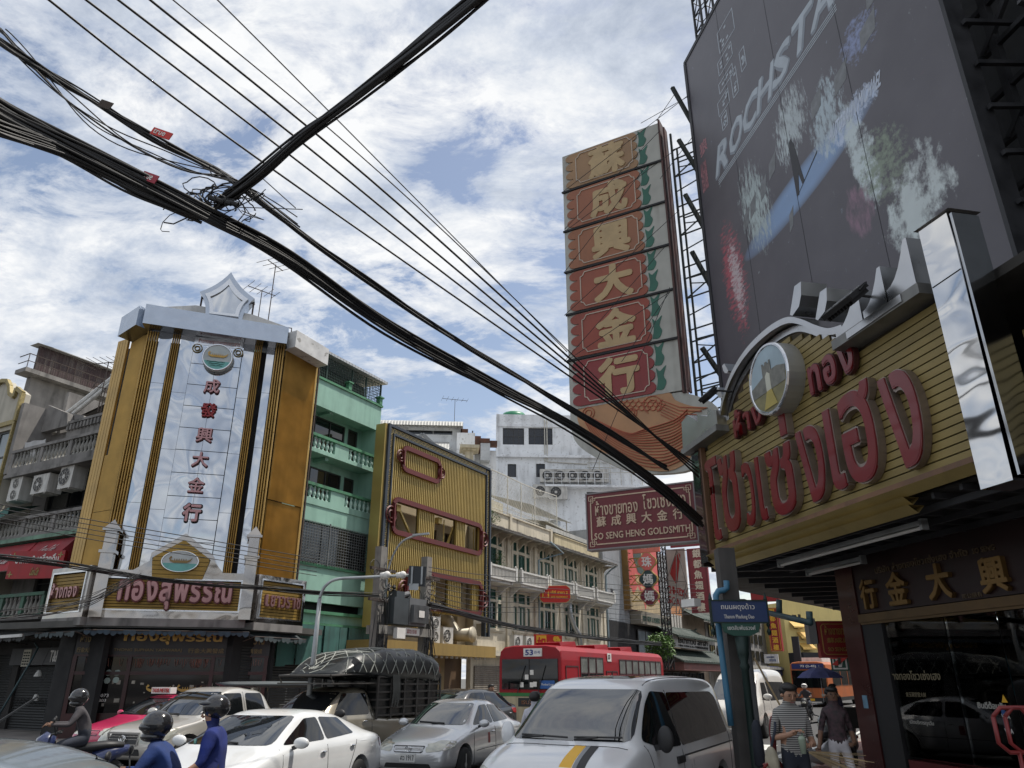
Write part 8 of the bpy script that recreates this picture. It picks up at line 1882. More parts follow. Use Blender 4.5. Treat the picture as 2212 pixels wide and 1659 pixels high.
t=vehicle('grey_car','grey-blue car roof with shark-fin aerial cut off by the lower left corner','car',-2.7,4.85,-62);t.rotation_euler=(0,0,R(90+62+180-120-10));mg_=paint('grey_blue',(.20,.24,.27),.5)
t.location=(-6.5,5.5,0);t.rotation_euler=(0,0,R(-2))
bv=sedan(t,mg_,4.1,.86,1.54,.32,(.8,3.2),cab=(1.1,1.8,3.55,3.9),belt=1.0,trunk=1.15,arches=False)
h=bv.ray_cast(Vector((2.9,.1,8)),Vector((0,0,-1)))[0];b=MB();b.add([h+Vector(v)for v in((-.09,-.035,-.01),(.09,-.035,-.01),(.09,.035,-.01),(-.09,.035,-.01),(.03,0,.07))],[(0,1,4),(1,2,4),(2,3,4),(3,0,4)]);b.tube([h+Vector((0,0,.04)),h+Vector((.28,.1,.27))],.008,5);b.build('aerial',M_blackp,t)
def bus(t,L,W,H,m,m2,mlow,win,front,zb=.35,band=None):
 b=MB();r=.18;prof=[(-W,zb),(W,zb),(W,H-.5),(W-.04,H-.2),(W-.2,H-.06),(W-.6,H),(-W+.6,H),(-W+.2,H-.06),(-W+.04,H-.2),(-W,H-.5)]
 n=len(prof);X=[0,.05,L-.05,L];V=[]
 for i,x in enumerate(X):
  k=.985 if i in(0,3)else 1;V+=[(x if not(i==0)else .0,p[0]*k,zb+(p[1]-zb)*k)for p in prof]
 F=[tuple(range(n)),tuple(3*n+j for j in reversed(range(n)))]+[(i*n+j,(i+1)*n+j,(i+1)*n+(j+1)%n,i*n+(j+1)%n)for i in range(3)for j in range(n)]
 b.add(V,F);b.build('body',m,t)
 for s in(-1,1):
  y=s*(W+.003)
  for(z0,z1,mm)in mlow:q_=MB();q_.box(-.01,L+.01,min(y,y+s*.01),max(y,y+s*.01),z0,z1);q_.build('body_band',mm,t)
  for(x0,x1,z0,z1,nm)in win:
   o=MB();yy=y+s*.012;f=.04
   for a in((x0,x1,z0,z0+f),(x0,x1,z1-f,z1),(x0,x0+f,z0+f,z1-f),(x1-f,x1,z0+f,z1-f)):o.box(a[0],a[1],min(y,yy+s*.01),max(y,yy+s*.01),a[2],a[3])
   if nm=='window':o.box(x0+f,x1-f,min(y,yy),max(y,yy),(z0+z1)/2-.02,(z0+z1)/2+.02)
   w_=o.build(nm,m2,t);g=MB();g.box(x0+f,x1-f,min(y,yy-s*.004),max(y,yy-s*.004),z0+f,(z0+z1)/2 if nm=='window' else z1-f);g.build('pane',M_cglass if nm!='door' else m,w_)
   if nm=='window':g=MB();g.box(x0+f,x1-f,min(y,yy-s*.003),max(y,yy-s*.003),(z0+z1)/2+.02,z1-f);g.build('pane',mat('bus_upper_pane',(.17,.18,.17),.12,var=.3,scale=2),w_)
 for(z0,z1,mm)in mlow:q_=MB();q_.box(-.02,-.003,-W*.985,W*.985,z0,z1);q_.build('front_band',mm,t)
 for xx in(2.3,L-2.8):
  for s in(-1,1):wheel(t,xx,s*(W-.1),.48,.28,s,6)
 return t
M_bred=mat('bus_red',(.27,.006,.012),.5,var=.08,spec=.3,coat=.1,dirt=.25,dcol=(.12,.02,.03),streak=(1,1,.4));M_bgreen=mat('bus_green',(.02,.16,.04),.4);M_bcream=mat('bus_cream',(.42,.36,.24),.5,var=.1,dirt=.3)
t=vehicle('red_bus','red city bus number 53 with cream lower front crossing behind the cars','bus',.62,27.6,29.2)
ws=[(1.55+i*.72,2.22+i*.72,1.5,2.62,'window')for i in range(3)]+[(5.35+i*.74,6.04+i*.74,1.5,2.6,'window')for i in range(7)]+[(.3,1.35,.9,2.3,'door'),(3.95,4.5,.6,2.15,'door'),(4.55,5.1,.6,2.15,'door')]
bus(t,10.9,1.24,2.98,M_bred,mat('bus_frame_dark',(.05,.02,.022),.5),[(.35,1.30,M_bcream),(1.31,1.42,M_bgreen)],ws,None)
b=MB();b.box(-.035,-.003,-1.1,1.1,1.53,2.52);b.build('windshield',M_cglass,t);b=MB();b.box(-.05,-.036,-.02,.02,1.53,2.52);b.build('windshield_divider',M_blackp,t)
b=MB();b.box(-.05,-.005,-.5,.22,2.6,2.87);o=b.build('route_board',M_wt,t);ftext(o,'53',-.052,-.17,.15,2.64,2.83,mat('digit_blue',(.02,.04,.2),.5),.006,.03);ftext(o,'(2-9)',-.052,-.44,-.22,2.68,2.78,MATS['digit_blue'],.006)
b=MB();b.box(-.045,-.036,-.98,-.42,1.56,1.82);o=b.build('info_card',mat('card_blue',(.02,.09,.3),.5),t);ftext(o,'Thonburi Loop',-.047,-.94,-.46,1.64,1.73,M_wt,.003)
for y,z in((-.1,2.0),(.1,1.85),(-.22,1.62),(.3,1.6),(-.08,1.6)):b=MB();b.box(-.043,-.036,y-.07,y+.07,z,z+.16);b.build('sticker',M_wt,t)
for y in(.45,-.35):wiper(t,(-.07,y,1.45),(-.06,y-.3,2.3))
b=MB();b.box(-.03,-.004,-.45,.45,.98,1.26);b.build('grille',M_blackp,t);ftext(t,'ISUZU',-.034,-.3,.3,1.06,1.18,M_chrome)
for y in(-.85,.85):b=MB();b.box(-.04,-.004,y-.18,y+.18,.8,1.02);b.build('headlight',M_lamp,t)
for x in(2.2,5.4,8.2):b=MB();b.add([(x-.7,-.5,2.98),(x+.7,-.5,2.98),(x+.7,.5,2.98),(x-.7,.5,2.98),(x-.75,-.48,3.12),(x+.6,-.48,3.2),(x+.6,.48,3.2),(x-.75,.48,3.12)],[(4,5,6,7),(0,1,5,4),(1,2,6,5),(2,3,7,6),(3,0,4,7)]);b.build('roof_hatch',M_bred,t)
b=MB();b.box(4.1,4.5,-1.262,-1.25,2.5,2.8);o=b.build('side_route_plate',M_wt,t);stext(o,'53',4.15,4.36,2.58,2.74,-1.263,M_dark)
t=vehicle('orange_bus','orange air-conditioned bus number 73 far down the street','bus',21.2,56.5,34);M_bor=mat('bus_orange',(.45,.12,.03),.45,var=.12,dirt=.4)
bus(t,11.5,1.25,3.0,M_bor,M_blackp,[(.35,.6,M_blackp)],[(1.6,4.2,1.4,2.5,'side_glass'),(4.5,6.8,1.4,2.5,'side_glass'),(7.1,10.8,1.4,2.5,'side_glass')],None)
b=MB();b.box(-.04,-.003,-1.15,1.15,1.25,2.4);b.build('windshield',M_cglass,t);b=MB();b.box(-.05,-.003,-1.1,1.1,2.5,2.85);o=b.build('route_board',mat('board_navy',(.01,.02,.12),.4),t);ftext(o,'73 (2-45)',-.052,-.6,.5,2.57,2.77,M_wt,.01,.03)
b=MB();b.box(1.5,7.5,-.7,.7,3.0,3.3);b.build('air_conditioner_pod',M_white,t);b=MB();b.box(-.04,-.003,-.2,.25,.4,.55);b.build('number_plate',M_yellow,t)
for y in(-.9,.9):b=MB();b.box(-.04,-.003,y-.2,y+.2,.7,.85);b.build('headlight',M_lamp,t)
t=vehicle('white_minibus','high-roof white minibus seen behind the utility pole','minibus',7.35,27.2,31);mw=paint('minibus_white',(.62,.60,.56))
st=[(0,.4,.78,.7,.74,.8,.62),(.1,.34,.9,.95,.86,1.02,.7),(.55,.32,.95,1.12,.92,1.18,.8),(1.3,.32,.95,1.14,.92,1.98,.74),(1.9,.32,.95,1.14,.92,2.22,.72),(4.9,.32,.95,1.14,.92,2.24,.74),(5.25,.34,.94,1.12,.9,2.1,.74),(5.35,.4,.9,1.1,.86,1.8,.7)]
o,bv=loft(st,'body',mw,t,2,[(1.0,.42),(4.3,.42)]);decal(bv,[(-.8,1.2),(.8,1.2),(.7,1.85),(-.7,1.85)],'front',M_wsh,t,'windshield',.006,round_=.06)
for s in(-1,1):
 decal(bv,[(1.05,1.2),(1.95,1.15),(1.95,1.75),(1.45,1.75)],'side',M_cglass,t,'side_window',.006,s,round_=.05);decal(bv,[(2.1,1.15),(4.95,1.15),(4.9,1.75),(2.1,1.78)],'side',M_cglass,t,'side_window',.006,s,.1,.05)
 mirror_p(t,1.1,s*.95,1.3,mw,s,1.3)
 for xx in(1.0,4.3):wheel(t,xx,s*.85,.35,.2,s)
 seam(bv,[(2.02,1.75),(2.03,.4)],'side',t,s);decal(bv,[(s*.85,.75),(s*.6,.72),(s*.6,.9),(s*.85,.98)][::s],'front',M_lamp,t,'headlight',.01,-1,.05,.03)
v=AY(z2(1660,1230),22.5);t=vehicle('tuk_tuk','three-wheeled taxi with grey canvas roof and orange seat in front of the shutter','three-wheeler',v.x-1.6,22.2,60)
b=MB();b.tube([(.3,0,1.70),(.6,0,1.78),(1.6,0,1.80),(2.6,0,1.74),(2.8,0,1.62)],[.5,.66,.7,.68,.6],12);b.v=[(v_[0],v_[1],1.72+(v_[2]-1.72)*.12)for v_ in b.v];b.build('roof',mat('canvas_grey',(.07,.08,.085),.7,var=.2),t,True)
b=MB()
for x in(.5,1.5,2.7):
 for s in(-1,1):b.bar((x,s*.62,.5),(x,s*.6,1.68),.035)
for s in(-1,1):b.bar((.5,s*.62,.95),(2.7,s*.62,.95),.035)
b.build('frame_tube',M_chrome,t);b=MB();b.box(.3,2.8,-.6,.6,.3,.62);b.box(0,.3,-.3,.3,.4,1.0);b.build('body',mat('tuk_maroon',(.2,.03,.03),.4),t)
b=MB();b.ball((2.2,0,.85),(.45,.55,.16),14,8);b.ball((2.6,0,1.1),(.12,.55,.28),14,8);b.build('seat',mat('seat_orange',(.45,.2,.03),.5,var=.1),t,True)
wheel(t,.35,0,.25,.12);wheel(t,2.3,-.55,.25,.14);wheel(t,2.3,.55,.25,.14,1)
def scooter(name,label,X,Y,az,m,box=False,group=None,visor=True):
 """front wheel at x=0, rear wheel at x=1.25; local -x is ahead"""
 t=vehicle(name,label,'motorbike',X,Y,az,group);b=MB()
 def S(b_,nm,mm,sm=True):return b_.build(nm,mm,t,sm)
 b.ring((0,0,.28),.235,.045,'y',24,8);S(b,'front_wheel',M_tyre);b=MB();b.ring((1.25,0,.28),.23,.05,'y',24,8);S(b,'rear_wheel',M_tyre)
 b=MB()
 for cx_ in(0,1.25):
  b.ring((cx_,0,.28),.19,.012,'y',20,5)
  for k in range(6):b.bar((cx_,0,.28),(cx_+.19*math.cos(k*1.047),0,.28+.19*math.sin(k*1.047)),.02)
 S(b,'rim',M_rim,False)
 b=MB();b.tube([(-.0,0,.28),(.12,0,.62),(.22,0,.92)],[.03,.04,.05],8);b.tube([(.9,.12,.3),(1.5,.13,.38)],[.04,.06],8);S(b,'fork_and_exhaust',M_blackp)
 b=MB();b.tube([(.08,0,.60),(.2,0,.85),(.27,0,.98)],[.10,.17,.10],10);b.tube([(.2,0,.62),(.3,0,.38),(.6,0,.30),(.85,0,.45),(1.2,0,.62),(1.55,0,.72)],[.12,.15,.14,.17,.15,.06],10);b.tube([(-.25,0,.45),(0,0,.56),(.18,0,.44)],[.03,.075,.05],8);S(b,'body',m)
 b=MB();b.tube([(.62,0,.70),(.85,0,.76),(1.15,0,.80),(1.45,0,.80)],[.09,.13,.13,.08],10);b.v=[(p[0],p[1],.74+(p[2]-.74)*.6)for p in b.v];S(b,'seat',M_blackp)
 b=MB();b.tube([(.42,-.33,1.02),(.27,-.12,.98),(.25,0,.97),(.27,.12,.98),(.42,.33,1.02)],.016,6);S(b,'handlebar',M_blackp)
 for s in(-1,1):b=MB();b.tube([(.32,s*.24,1.0),(.27,s*.3,1.18)],.008,5);b.ball((.27,s*.32,1.22),(.02,.07,.045),10,6);S(b,'mirror',M_blackp)
 b=MB();b.ball((.07,0,.80),(.05,.11,.08),12,8);S(b,'headlight',M_lamp);b=MB();b.ball((1.58,0,.7),(.03,.07,.04),8,6);S(b,'tail_light',M_tail)
 if box:b=MB();b.box(1.2,1.7,-.24,.24,.88,1.3);b.build('cargo_box',M_blackp,t)
 return t
#  PEOPLE
M_skin=mat('skin_tan',(.36,.20,.13),.55,var=.08);M_skind=mat('skin_brown',(.17,.09,.055),.55,var=.08);M_hair=mat('hair_black',(.012,.011,.011),.5,var=.3)
BONES=[('pel','spi',0),('spi','che',0),('che','nec',0),('nec','hea',3),('hea','top',3)]+[(a+s,b+s,k)for s in 'LR' for a,b,k in(('sho','elb',1),('elb','wri',2),('wri','han',3),('hip','kne',4),('kne','ank',5),('ank','toe',6))]+[('che','shoL',0),('che','shoR',0),('pel','hipL',4),('pel','hipR',4)]
REST=dict(pel=(0,0,.95),spi=(0,0,1.12),che=(0,.0,1.36),nec=(0,0,1.48),hea=(0,-.02,1.60),top=(0,-.01,1.68))
for s,k in(('L',1),('R',-1)):REST.update({'sho'+s:(.155*k,0,1.40),'elb'+s:(.23*k,.02,1.12),'wri'+s:(.25*k,-.06,.88),'han'+s:(.25*k,-.08,.80),'hip'+s:(.09*k,0,.90),'kne'+s:(.10*k,-.03,.50),'ank'+s:(.11*k,.02,.09),'toe'+s:(.12*k,-.15,.04)})
RAD=dict(pel=.14,spi=.125,che=.145,nec=.055,hea=.092,top=.07,sho=.062,elb=.042,wri=.029,han=.033,hip=.085,kne=.055,ank=.038,toe=.033)
def person(label,X,Y,Z,face,pose,mats,s=1.0,hair=True,skin=None,helmet=None,group=None,long=False,fat=1.0):
 """local -y is where the person looks; mats: shirt, sleeve, forearm, skin, upper leg, lower leg, shoe"""
 t=thing('person',label,'person',None,group=group,loc=(X,Y,Z),rz=face);J={k:Vector(v)*s for k,v in{**REST,**pose}.items()};names=list(J);ix={n:i for i,n in enumerate(names)}
 me=bpy.data.meshes.new('body');me.from_pydata([J[n]for n in names],[(ix[a],ix[b])for a,b,_ in BONES],[]);o=bpy.data.objects.new('body',me);COL.objects.link(o)
 o.modifiers.new('k','SKIN');sv=me.skin_vertices[0].data
 for n in names:r=RAD[n[:3]]*s*(fat if n[:3]in('pel','spi','che','sho','hip')else 1);sv[ix[n]].radius=(r*(1.12 if n[:3]in('che','pel','spi')else 1),r*(.85 if n[:3]in('che','pel','spi')else 1));sv[ix[n]].use_root=n=='pel'
 o.modifiers.new('s','SUBSURF').levels=2
 dg=bpy.context.evaluated_depsgraph_get();m2=bpy.data.meshes.new_from_object(o.evaluated_get(dg));bpy.data.objects.remove(o);vs=[v.co.copy()for v in m2.vertices];fs=[tuple(p.vertices)for p in m2.polygons];bpy.data.meshes.remove(m2)
 b=MB();b.add(vs,fs)
 for i,f in enumerate(b.f):
  c=sum((Vector(b.v[j])for j in f),Vector())/len(f);best=9
  for a,e,k in BONES:
   A,E=J[a],J[e];d=E-A;u=max(0,min(1,(c-A).dot(d)/max(d.length_squared,1e-6)));q_=(c-A-d*u).length/(.5+RAD[a[:3]]*4)
   if q_<best:best=q_;b.m[i]=k
 for sd in 'LR':
  W_,H_=J['wri'+sd],J['han'+sd];d=(H_-W_).normalized();sx_=d.cross(Vector((0,0,1)))if abs(d.z)<.9 else Vector((0,1,0));sx_.normalize();cu=d.cross(sx_).normalized();cu=cu if cu.z<0 else-cu;b.mi=3
  for k in range(4):p=H_+sx_*(k-1.5)*.019*s;l=(.07,.08,.076,.058)[k]*s;b.tube([p,p+d*l*.5,p+d*l*.8+cu*l*.25,p+d*l*.9+cu*l*.55],[.0095*s,.009*s,.008*s,.006*s],6)
  k=1 if sd=='L' else-1;p=W_+(H_-W_)*.5;b.tube([p,p+sx_*.04*s+d*.025*s,p+sx_*.045*s+d*.055*s],[.013*s,.011*s,.008*s],6)
 o=b.build('body',mats,t,True);hd,nk=J['hea'],J['nec'];sk=mats[3]
 up=(J['top']-nk).normalized();fw=Vector((0,-1,0));fw=(fw-up*fw.dot(up)).normalized();rt=fw.cross(up)
 def hp(x,y,z):return hd+(rt*x+fw*y+up*z)*s
 b=MB();b.ball(hp(0,.085,-.015),.014*s,8,6);b.tube([hp(0,.082,.03),hp(0,.10,-.015)],[.007*s,.014*s],6)
 for k in(-1,1):b.ball(hp(k*.088,.0,.0),.02*s,8,6)
 b.build('nose_and_ears',sk,t,True)
 b=MB();
 for k in(-1,1):b.ball(hp(k*.034,.079,.022),(.013*s,.009*s,.007*s),8,6);b.bar(hp(k*.018,.087,.042),hp(k*.052,.08,.042),.006*s)
 b.build('eyes',M_hair,t,True);b=MB();b.bar(hp(-.022,.082,-.052),hp(.022,.082,-.052),.009*s);b.build('mouth',mat('lip',(.22,.07,.06),.5),t)
 if hair:
  b=MB();b.ball(hp(0,-.040,.040),(.100*s,.088*s,.088*s),16,10);b.ball(hp(0,.0,.085),(.088*s,.088*s,.045*s),14,8)
  if long:b.tube([hp(0,-.06,.03),hp(0,-.08,-.1),hp(0,-.07,-.2)],[.09*s,.08*s,.04*s],10)
  b.build('hair',M_hair,t,True)
 if helmet:
  b=MB();b.ball(hp(0,-.015 if helmet[1]else-.045,.035 if helmet[1]else .06),(.135*s,.15*s if helmet[1]else .135*s,.135*s if helmet[1]else .12*s),20,12)
  if helmet[1]:b.ball(hp(0,.025,-.07),(.108*s,.118*s,.055*s),16,8)
  hh=b.build('helmet',helmet[0],t,True);b=MB();b.ball(hp(0,.022 if helmet[1]else .0,.02 if helmet[1]else .10),(.130*s,.135*s,.062*s if helmet[1]else .035*s),16,8);b.build('visor',mat('visor_tint',(.03,.032,.036),.06,spec=.8),hh,True)
 return t,J
def seated(lean=.12,arm=None,z=0,fwd=-.35):
 p=dict(pel=(0,0,.80),spi=(0,-.02,.97),che=(0,-lean,1.18),nec=(0,-lean-.03,1.30),hea=(0,-lean-.06,1.42),top=(0,-lean-.06,1.50))
 for s_,k in(('L',1),('R',-1)):
  a=arm or((.27*k,-lean-.12,1.02),(.30*k,-lean-.36,1.03),(.29*k,-lean-.43,1.03));a=[(abs(q_[0])*k,q_[1],q_[2])for q_ in a]
  p.update({'sho'+s_:(.17*k,-lean,1.22),'elb'+s_:a[0],'wri'+s_:a[1],'han'+s_:a[2],'hip'+s_:(.11*k,-.02,.78),'kne'+s_:(.17*k,-.42,.70),'ank'+s_:(.17*k,-.30,.34),'toe'+s_:(.17*k,-.48,.29)})
 return p
def C(n,c,**k):return mat(n,c,.85,var=.3,scale=5,bump=.05,bscale=7,**k)
M_bj=C('jacket_blue',(.014,.035,.13));M_bs=C('polo_blue',(.010,.022,.14));M_jean=C('jeans_dark',(.03,.035,.05));M_shoe=mat('shoe_dark',(.03,.03,.03),.6)
M_helm=mat('helmet_black',(.018,.018,.02),.15,coat=.6);
rf=AY((184,723),8.3);SX=rf.x-.75;
tz=R(180-8);scooter('motorbike','pale motorbike carrying the two blue-clad riders at the lower left',rf.x-.72,7.95,82,mat('scooter_pale',(.45,.46,.45),.3,coat=.5))
def ride(sx,sy,az,off):d=Vector((math.sin(R(az)),math.cos(R(az)),0));return Vector((sx,sy,0))+d*off
fz=R(-90-82+90+0)
def facing(az):return R(-(az+180)-0)+math.pi
v=ride(rf.x-.72,7.95,82,.80);F82=R(90-82)-math.pi/2
t,J=person('motorbike rider in blue jacket and black full helmet at the lower left',v.x,v.y,.03,F82,seated(.18),[M_bj,M_bj,M_bj,M_skin,M_jean,M_jean,M_shoe],.99,False,helmet=(M_helm,True),fat=1.3)
v=ride(rf.x-.72,7.95,82,1.16);pp=seated(.02,((.24,-.08,.98),(.25,-.28,.86),(.24,-.34,.84)))
t,J=person('pillion passenger in royal blue polo shirt and open-face helmet',v.x,v.y,.16,F82,pp,[M_bs,M_bs,M_skin,M_skin,M_jean,M_jean,M_shoe],.99,False,helmet=(M_helm,False),fat=1.32)
b=MB();b.cyl((.09,-.17,1.16),(.09,-.19,1.16),.025,10);b.build('shirt_badge',mat('badge_green',(.2,.45,.35),.6),t)
v=AY((78,735),14.6);scooter('motorbike','dark blue and red motorbike in front of the pink taxi',v.x-.55,14.2,62,mat('scooter_navy',(.02,.03,.09),.3,coat=.6));w=ride(v.x-.55,14.2,62,.8);M_gj=C('jacket_grey',(.055,.05,.055))
person('motorbike rider in grey jacket and black helmet before the pink taxi',w.x,w.y,.06,R(90-62)-math.pi/2,seated(.16),[M_gj,M_gj,M_gj,M_skind,M_jean,M_jean,M_shoe],1.05,False,helmet=(M_helm,True),fat=1.2)
def px(p,Y,z=0):v=AY(p,Y);return v.x,v.y,z
x,y,z=px((491,700),24.5);person('grey-haired man in a teal shirt standing at the front of the red bus',x,y,0,.6,{},[C('shirt_teal',(.03,.08,.10))]*2+[M_skin]*2+[M_jean]*2+[M_shoe],1.0)
x,y,z=px((535,705),13.4);person('man in a white patterned shirt seen from behind beside the white van',x,y,0,2.8,{},[C('shirt_white',(.5,.5,.55))]*2+[M_skin]*2+[M_jean]*2+[M_shoe],.98)
M_str=bpy.data.materials.new('shirt_striped');M_str.use_nodes=True;n_=M_str.node_tree;bs=n_.nodes['Principled BSDF'];bs.inputs['Roughness'].default_value=.9;wv=n_.nodes.new('ShaderNodeTexWave');wv.bands_direction='Z';wv.inputs['Scale'].default_value=14;wv.inputs['Distortion'].default_value=.3;tcn=n_.nodes.new('ShaderNodeTexCoord');n_.links.new(tcn.outputs['Object'],wv.inputs['Vector']);rp=n_.nodes.new('ShaderNodeValToRGB');rp.color_ramp.elements[0].color=(.02,.02,.022,1);rp.color_ramp.elements[1].color=(.42,.41,.39,1);n_.links.new(wv.outputs['Fac'],rp.inputs[0]);n_.links.new(rp.outputs[0],bs.inputs['Base Color'])
x,y,z=px(w7(762,1100),9.3);arm=dict(elbR=(-.215,.04,1.13),wriR=(-.12,-.20,1.18),hanR=(-.06,-.28,1.22),elbL=(.22,.04,1.12),wriL=(.15,-.20,1.08),hanL=(.08,-.27,1.09),hea=(0,-.05,1.585),top=(0,-.07,1.67))
t,J=person('man in a black and white striped T-shirt looking down and holding a drink cup',x,y,.13,.05,arm,[M_str,M_str,M_skin,M_skin,C('jeans_navy',(.018,.022,.035)),MATS['jeans_navy']if 'jeans_navy' in MATS else M_jean,M_shoe],1.0,fat=1.0)
h=J['hanL'];cup=thing('drink_cup','clear plastic drink cup with a pale green drink held by the striped-shirt man','cup',None,loc=(x-.02,y-.33,1.13));b=MB();b.lathe([(.028,0),(.042,.14),(.045,.15),(.02,.18)],(0,0,0),14);b.build('cup_body',mat('drink_pale_green',(.30,.36,.28),.15,var=.3),cup,True);b=MB();b.tube([(0,0,.16),(.03,0,.25)],.005,5);b.build('straw',M_green2,cup)
tb=thing('tote_bag','cream and navy shoulder bag hanging at the side of the striped-shirt man','bag',None,loc=(x-.27,y,.85));b=MB();b.ball((0,0,.16),(.07,.13,.17),14,10);b.build('bag_top',C('canvas_cream',(.38,.34,.25)),tb,True);b=MB();b.ball((0,0,.02),(.075,.135,.13),14,10);b.build('bag_base',C('canvas_navy',(.03,.035,.06)),tb,True);b=MB();b.tube([(0,0,.3),(.06,-.05,.5),(.1,0,.69)],.016,6);b.build('strap',M_jean,tb)
x,y,z=px(w7(1215,1200),11.4);wk=dict(kneL=(.10,-.16,.51),ankL=(.10,-.10,.10),toeL=(.11,-.26,.06),kneR=(-.09,-.02,.50),ankR=(-.09,.16,.12),toeR=(-.09,.02,.05),elbR=(-.22,.03,1.13),wriR=(-.29,-.10,.95),hanR=(-.32,-.14,.88),elbL=(.21,.06,1.12),wriL=(.20,-.10,.97),hanL=(.15,-.16,.97),shoL=(.14,0,1.39),shoR=(-.14,0,1.39))
M_flo=mat('blouse_floral',(.05,.03,.035),.85,var=1.0,scale=22);t,J=person('woman in a dark floral blouse and white shorts walking with a backpack',x,y,.13,-.15,wk,[M_flo,M_flo,M_skind,M_skind,C('shorts_white',(.5,.48,.50)),M_skind,M_shoe],.96,skin=M_skind,fat=.88,long=True)
b=MB();b.ball((0,.19,1.22),(.16,.11,.23),14,10);
for k in(-1,1):b.tube([(k*.11,.08,1.42),(k*.12,-.12,1.38),(k*.13,-.13,1.22),(k*.12,.1,1.05)],.02,6)
o=b.build('backpack',C('pack_grey',(.12,.12,.11)),smooth=True,label='grey backpack with pale straps on the woman in white shorts',cat='backpack');o.location=(x,y,.13)
x,y,z=px(w7(1205,1000),19.5);person('woman under the umbrella in a dark long-sleeved top',x,y,.13,.3,dict(elbR=(-.26,-.05,1.15),wriR=(-.2,-.2,1.35),hanR=(-.18,-.22,1.42)),[C('top_dark_blue',(.03,.03,.07))]*3+[M_skin]+[M_jean]*2+[M_shoe],.95,long=True)
um=thing('umbrella','faded violet-blue umbrella over the woman near the parked scooters','umbrella',None,loc=(x-.3,y-.1,1.9));b=MB();n=8
ring=[[(r_*math.cos(2*math.pi*k/n),r_*math.sin(2*math.pi*k/n),z_)for k in range(n)]for r_,z_ in((.58,0),(.42,.13),(.2,.22))];V=sum(ring,[])+[(0,0,.25)];b.add(V,[(i*n+k,i*n+(k+1)%n,(i+1)*n+(k+1)%n,(i+1)*n+k)for i in range(2)for k in range(n)]+[(2*n+k,2*n+(k+1)%n,3*n)for k in range(n)]);b.build('canopy',C('umbrella_violet',(.10,.11,.26)),um);b=MB();b.tube([(0,0,.3),(0,0,-.55)],.01,6);b.build('shaft',M_galv,um)
for i,(p,Y,az,c,lb)in enumerate((((812,737),17.5,75,(.35,.35,.36),'silver scooter with a black delivery box parked at the pink pavement edge'),((868,735),20,20,(.05,.05,.055),'black and white scooter parked nearest the red shop pier'),((838,733),20.5,40,(.3,.34,.34),'pale scooter parked between the other two at the kerb'),((778,690),44,30,(.03,.03,.03),'small dark motorbike far off left of the orange bus'))):
 x,y,z=px(p,Y);scooter('motorbike',lb,x-.4,y,az,mat('scooter%s'%'abcd'[i],c,.3,coat=.5,var=.1),i==0)
x,y,z=px((803,700),38);scooter('motorbike','motorbike ridden towards the camera left of the orange bus',x,y,33,M_blackp);v=ride(x,y,33,.8)
person('distant motorbike rider with a white helmet left of the orange bus',v.x,v.y,.05,R(90-33)-math.pi/2,seated(.15),[M_gj]*3+[M_skin]+[M_jean]*2+[M_shoe],1.0,False,helmet=(M_wt,False))
#  OVERHEAD CABLES, POLES, SIGNAL ARM
def cable_bundle(label,pts,n,spread,r,seed=0,cat='cables',name='cable_bundle',twist=1.0):
 """pts: real points along the run; n strands wander round it"""
 P=spline(pts,7);t=thing(name,label,cat,None,loc=tuple(P[0]));rr=random.Random(seed);o=P[0]
 for k in range(n):
  a0,f1,f2,rad=rr.uniform(0,6.28),rr.uniform(.15,.5)*twist,rr.uniform(0,6.28),spread*math.sqrt(rr.random());out=[];sg=rr.uniform(-1,1)*spread*.5
  for i,p in enumerate(P):
   a=a0+f1*i*.5;u=i/(len(P)-1);out.append(p-o+Vector((math.cos(a)*rad*.8,math.sin(a)*rad*.3,math.sin(a+f2)*rad-sg*math.sin(u*math.pi)*.6)))
  b=MB();b.tube(out,r*rr.uniform(.7,1.25),5,False);b.build('cable',M_cable,t,True)
 return t
def dp(x,y,Y):return AY(dd(x,y),Y)
cable_bundle('thick main bundle of black cables sweeping from the left edge down to the canopy corner',[dp(-60,190,5.3),dp(0,238,5.5),dp(200,340,6.0),dp(440,462,6.7),dp(620,555,7.5),dp(840,708,8.8),dp(1060,828,10.2),dp(1230,915,11.2),dp(1400,1030,12.2),dp(1512,1128,13.2)],32,.09,.017,1,twist=.6)
cable_bundle('second black cable bundle along the left edge joining the main bundle',[dp(-60,250,5.2),dp(0,275,5.4),dp(150,330,5.9),dp(300,410,6.3),dp(450,470,6.75)],24,.085,.017,2,twist=.5)
cable_bundle('upper black cable bundle with red tags running above the main one',[dp(-60,55,6.0),dp(0,90,6.1),dp(150,185,6.6),dp(330,300,7.2),dp(500,385,7.8),dp(700,540,8.8),dp(900,680,10.0),dp(1100,800,11.3),dp(1300,925,12.3),dp(1440,1010,12.9)],12,.05,.015,3,twist=1.5)
cable_bundle('black cable bundle crossing overhead from the junction to the top edge',[dp(470,440,6.9),dp(560,375,6.6),dp(660,290,6.0),dp(780,200,5.4),dp(900,105,4.9),dp(1040,-10,4.4),dp(1120,-80,4.1)],22,.075,.017,4,twist=.6)
cable_bundle('loose twisted cables sagging below the tagged bundle at left',[dp(0,60,6.2),dp(130,200,6.5),dp(240,290,6.9),dp(380,350,7.3),dp(520,400,7.7),dp(640,480,8.4)],5,.1,.010,5,twist=2)
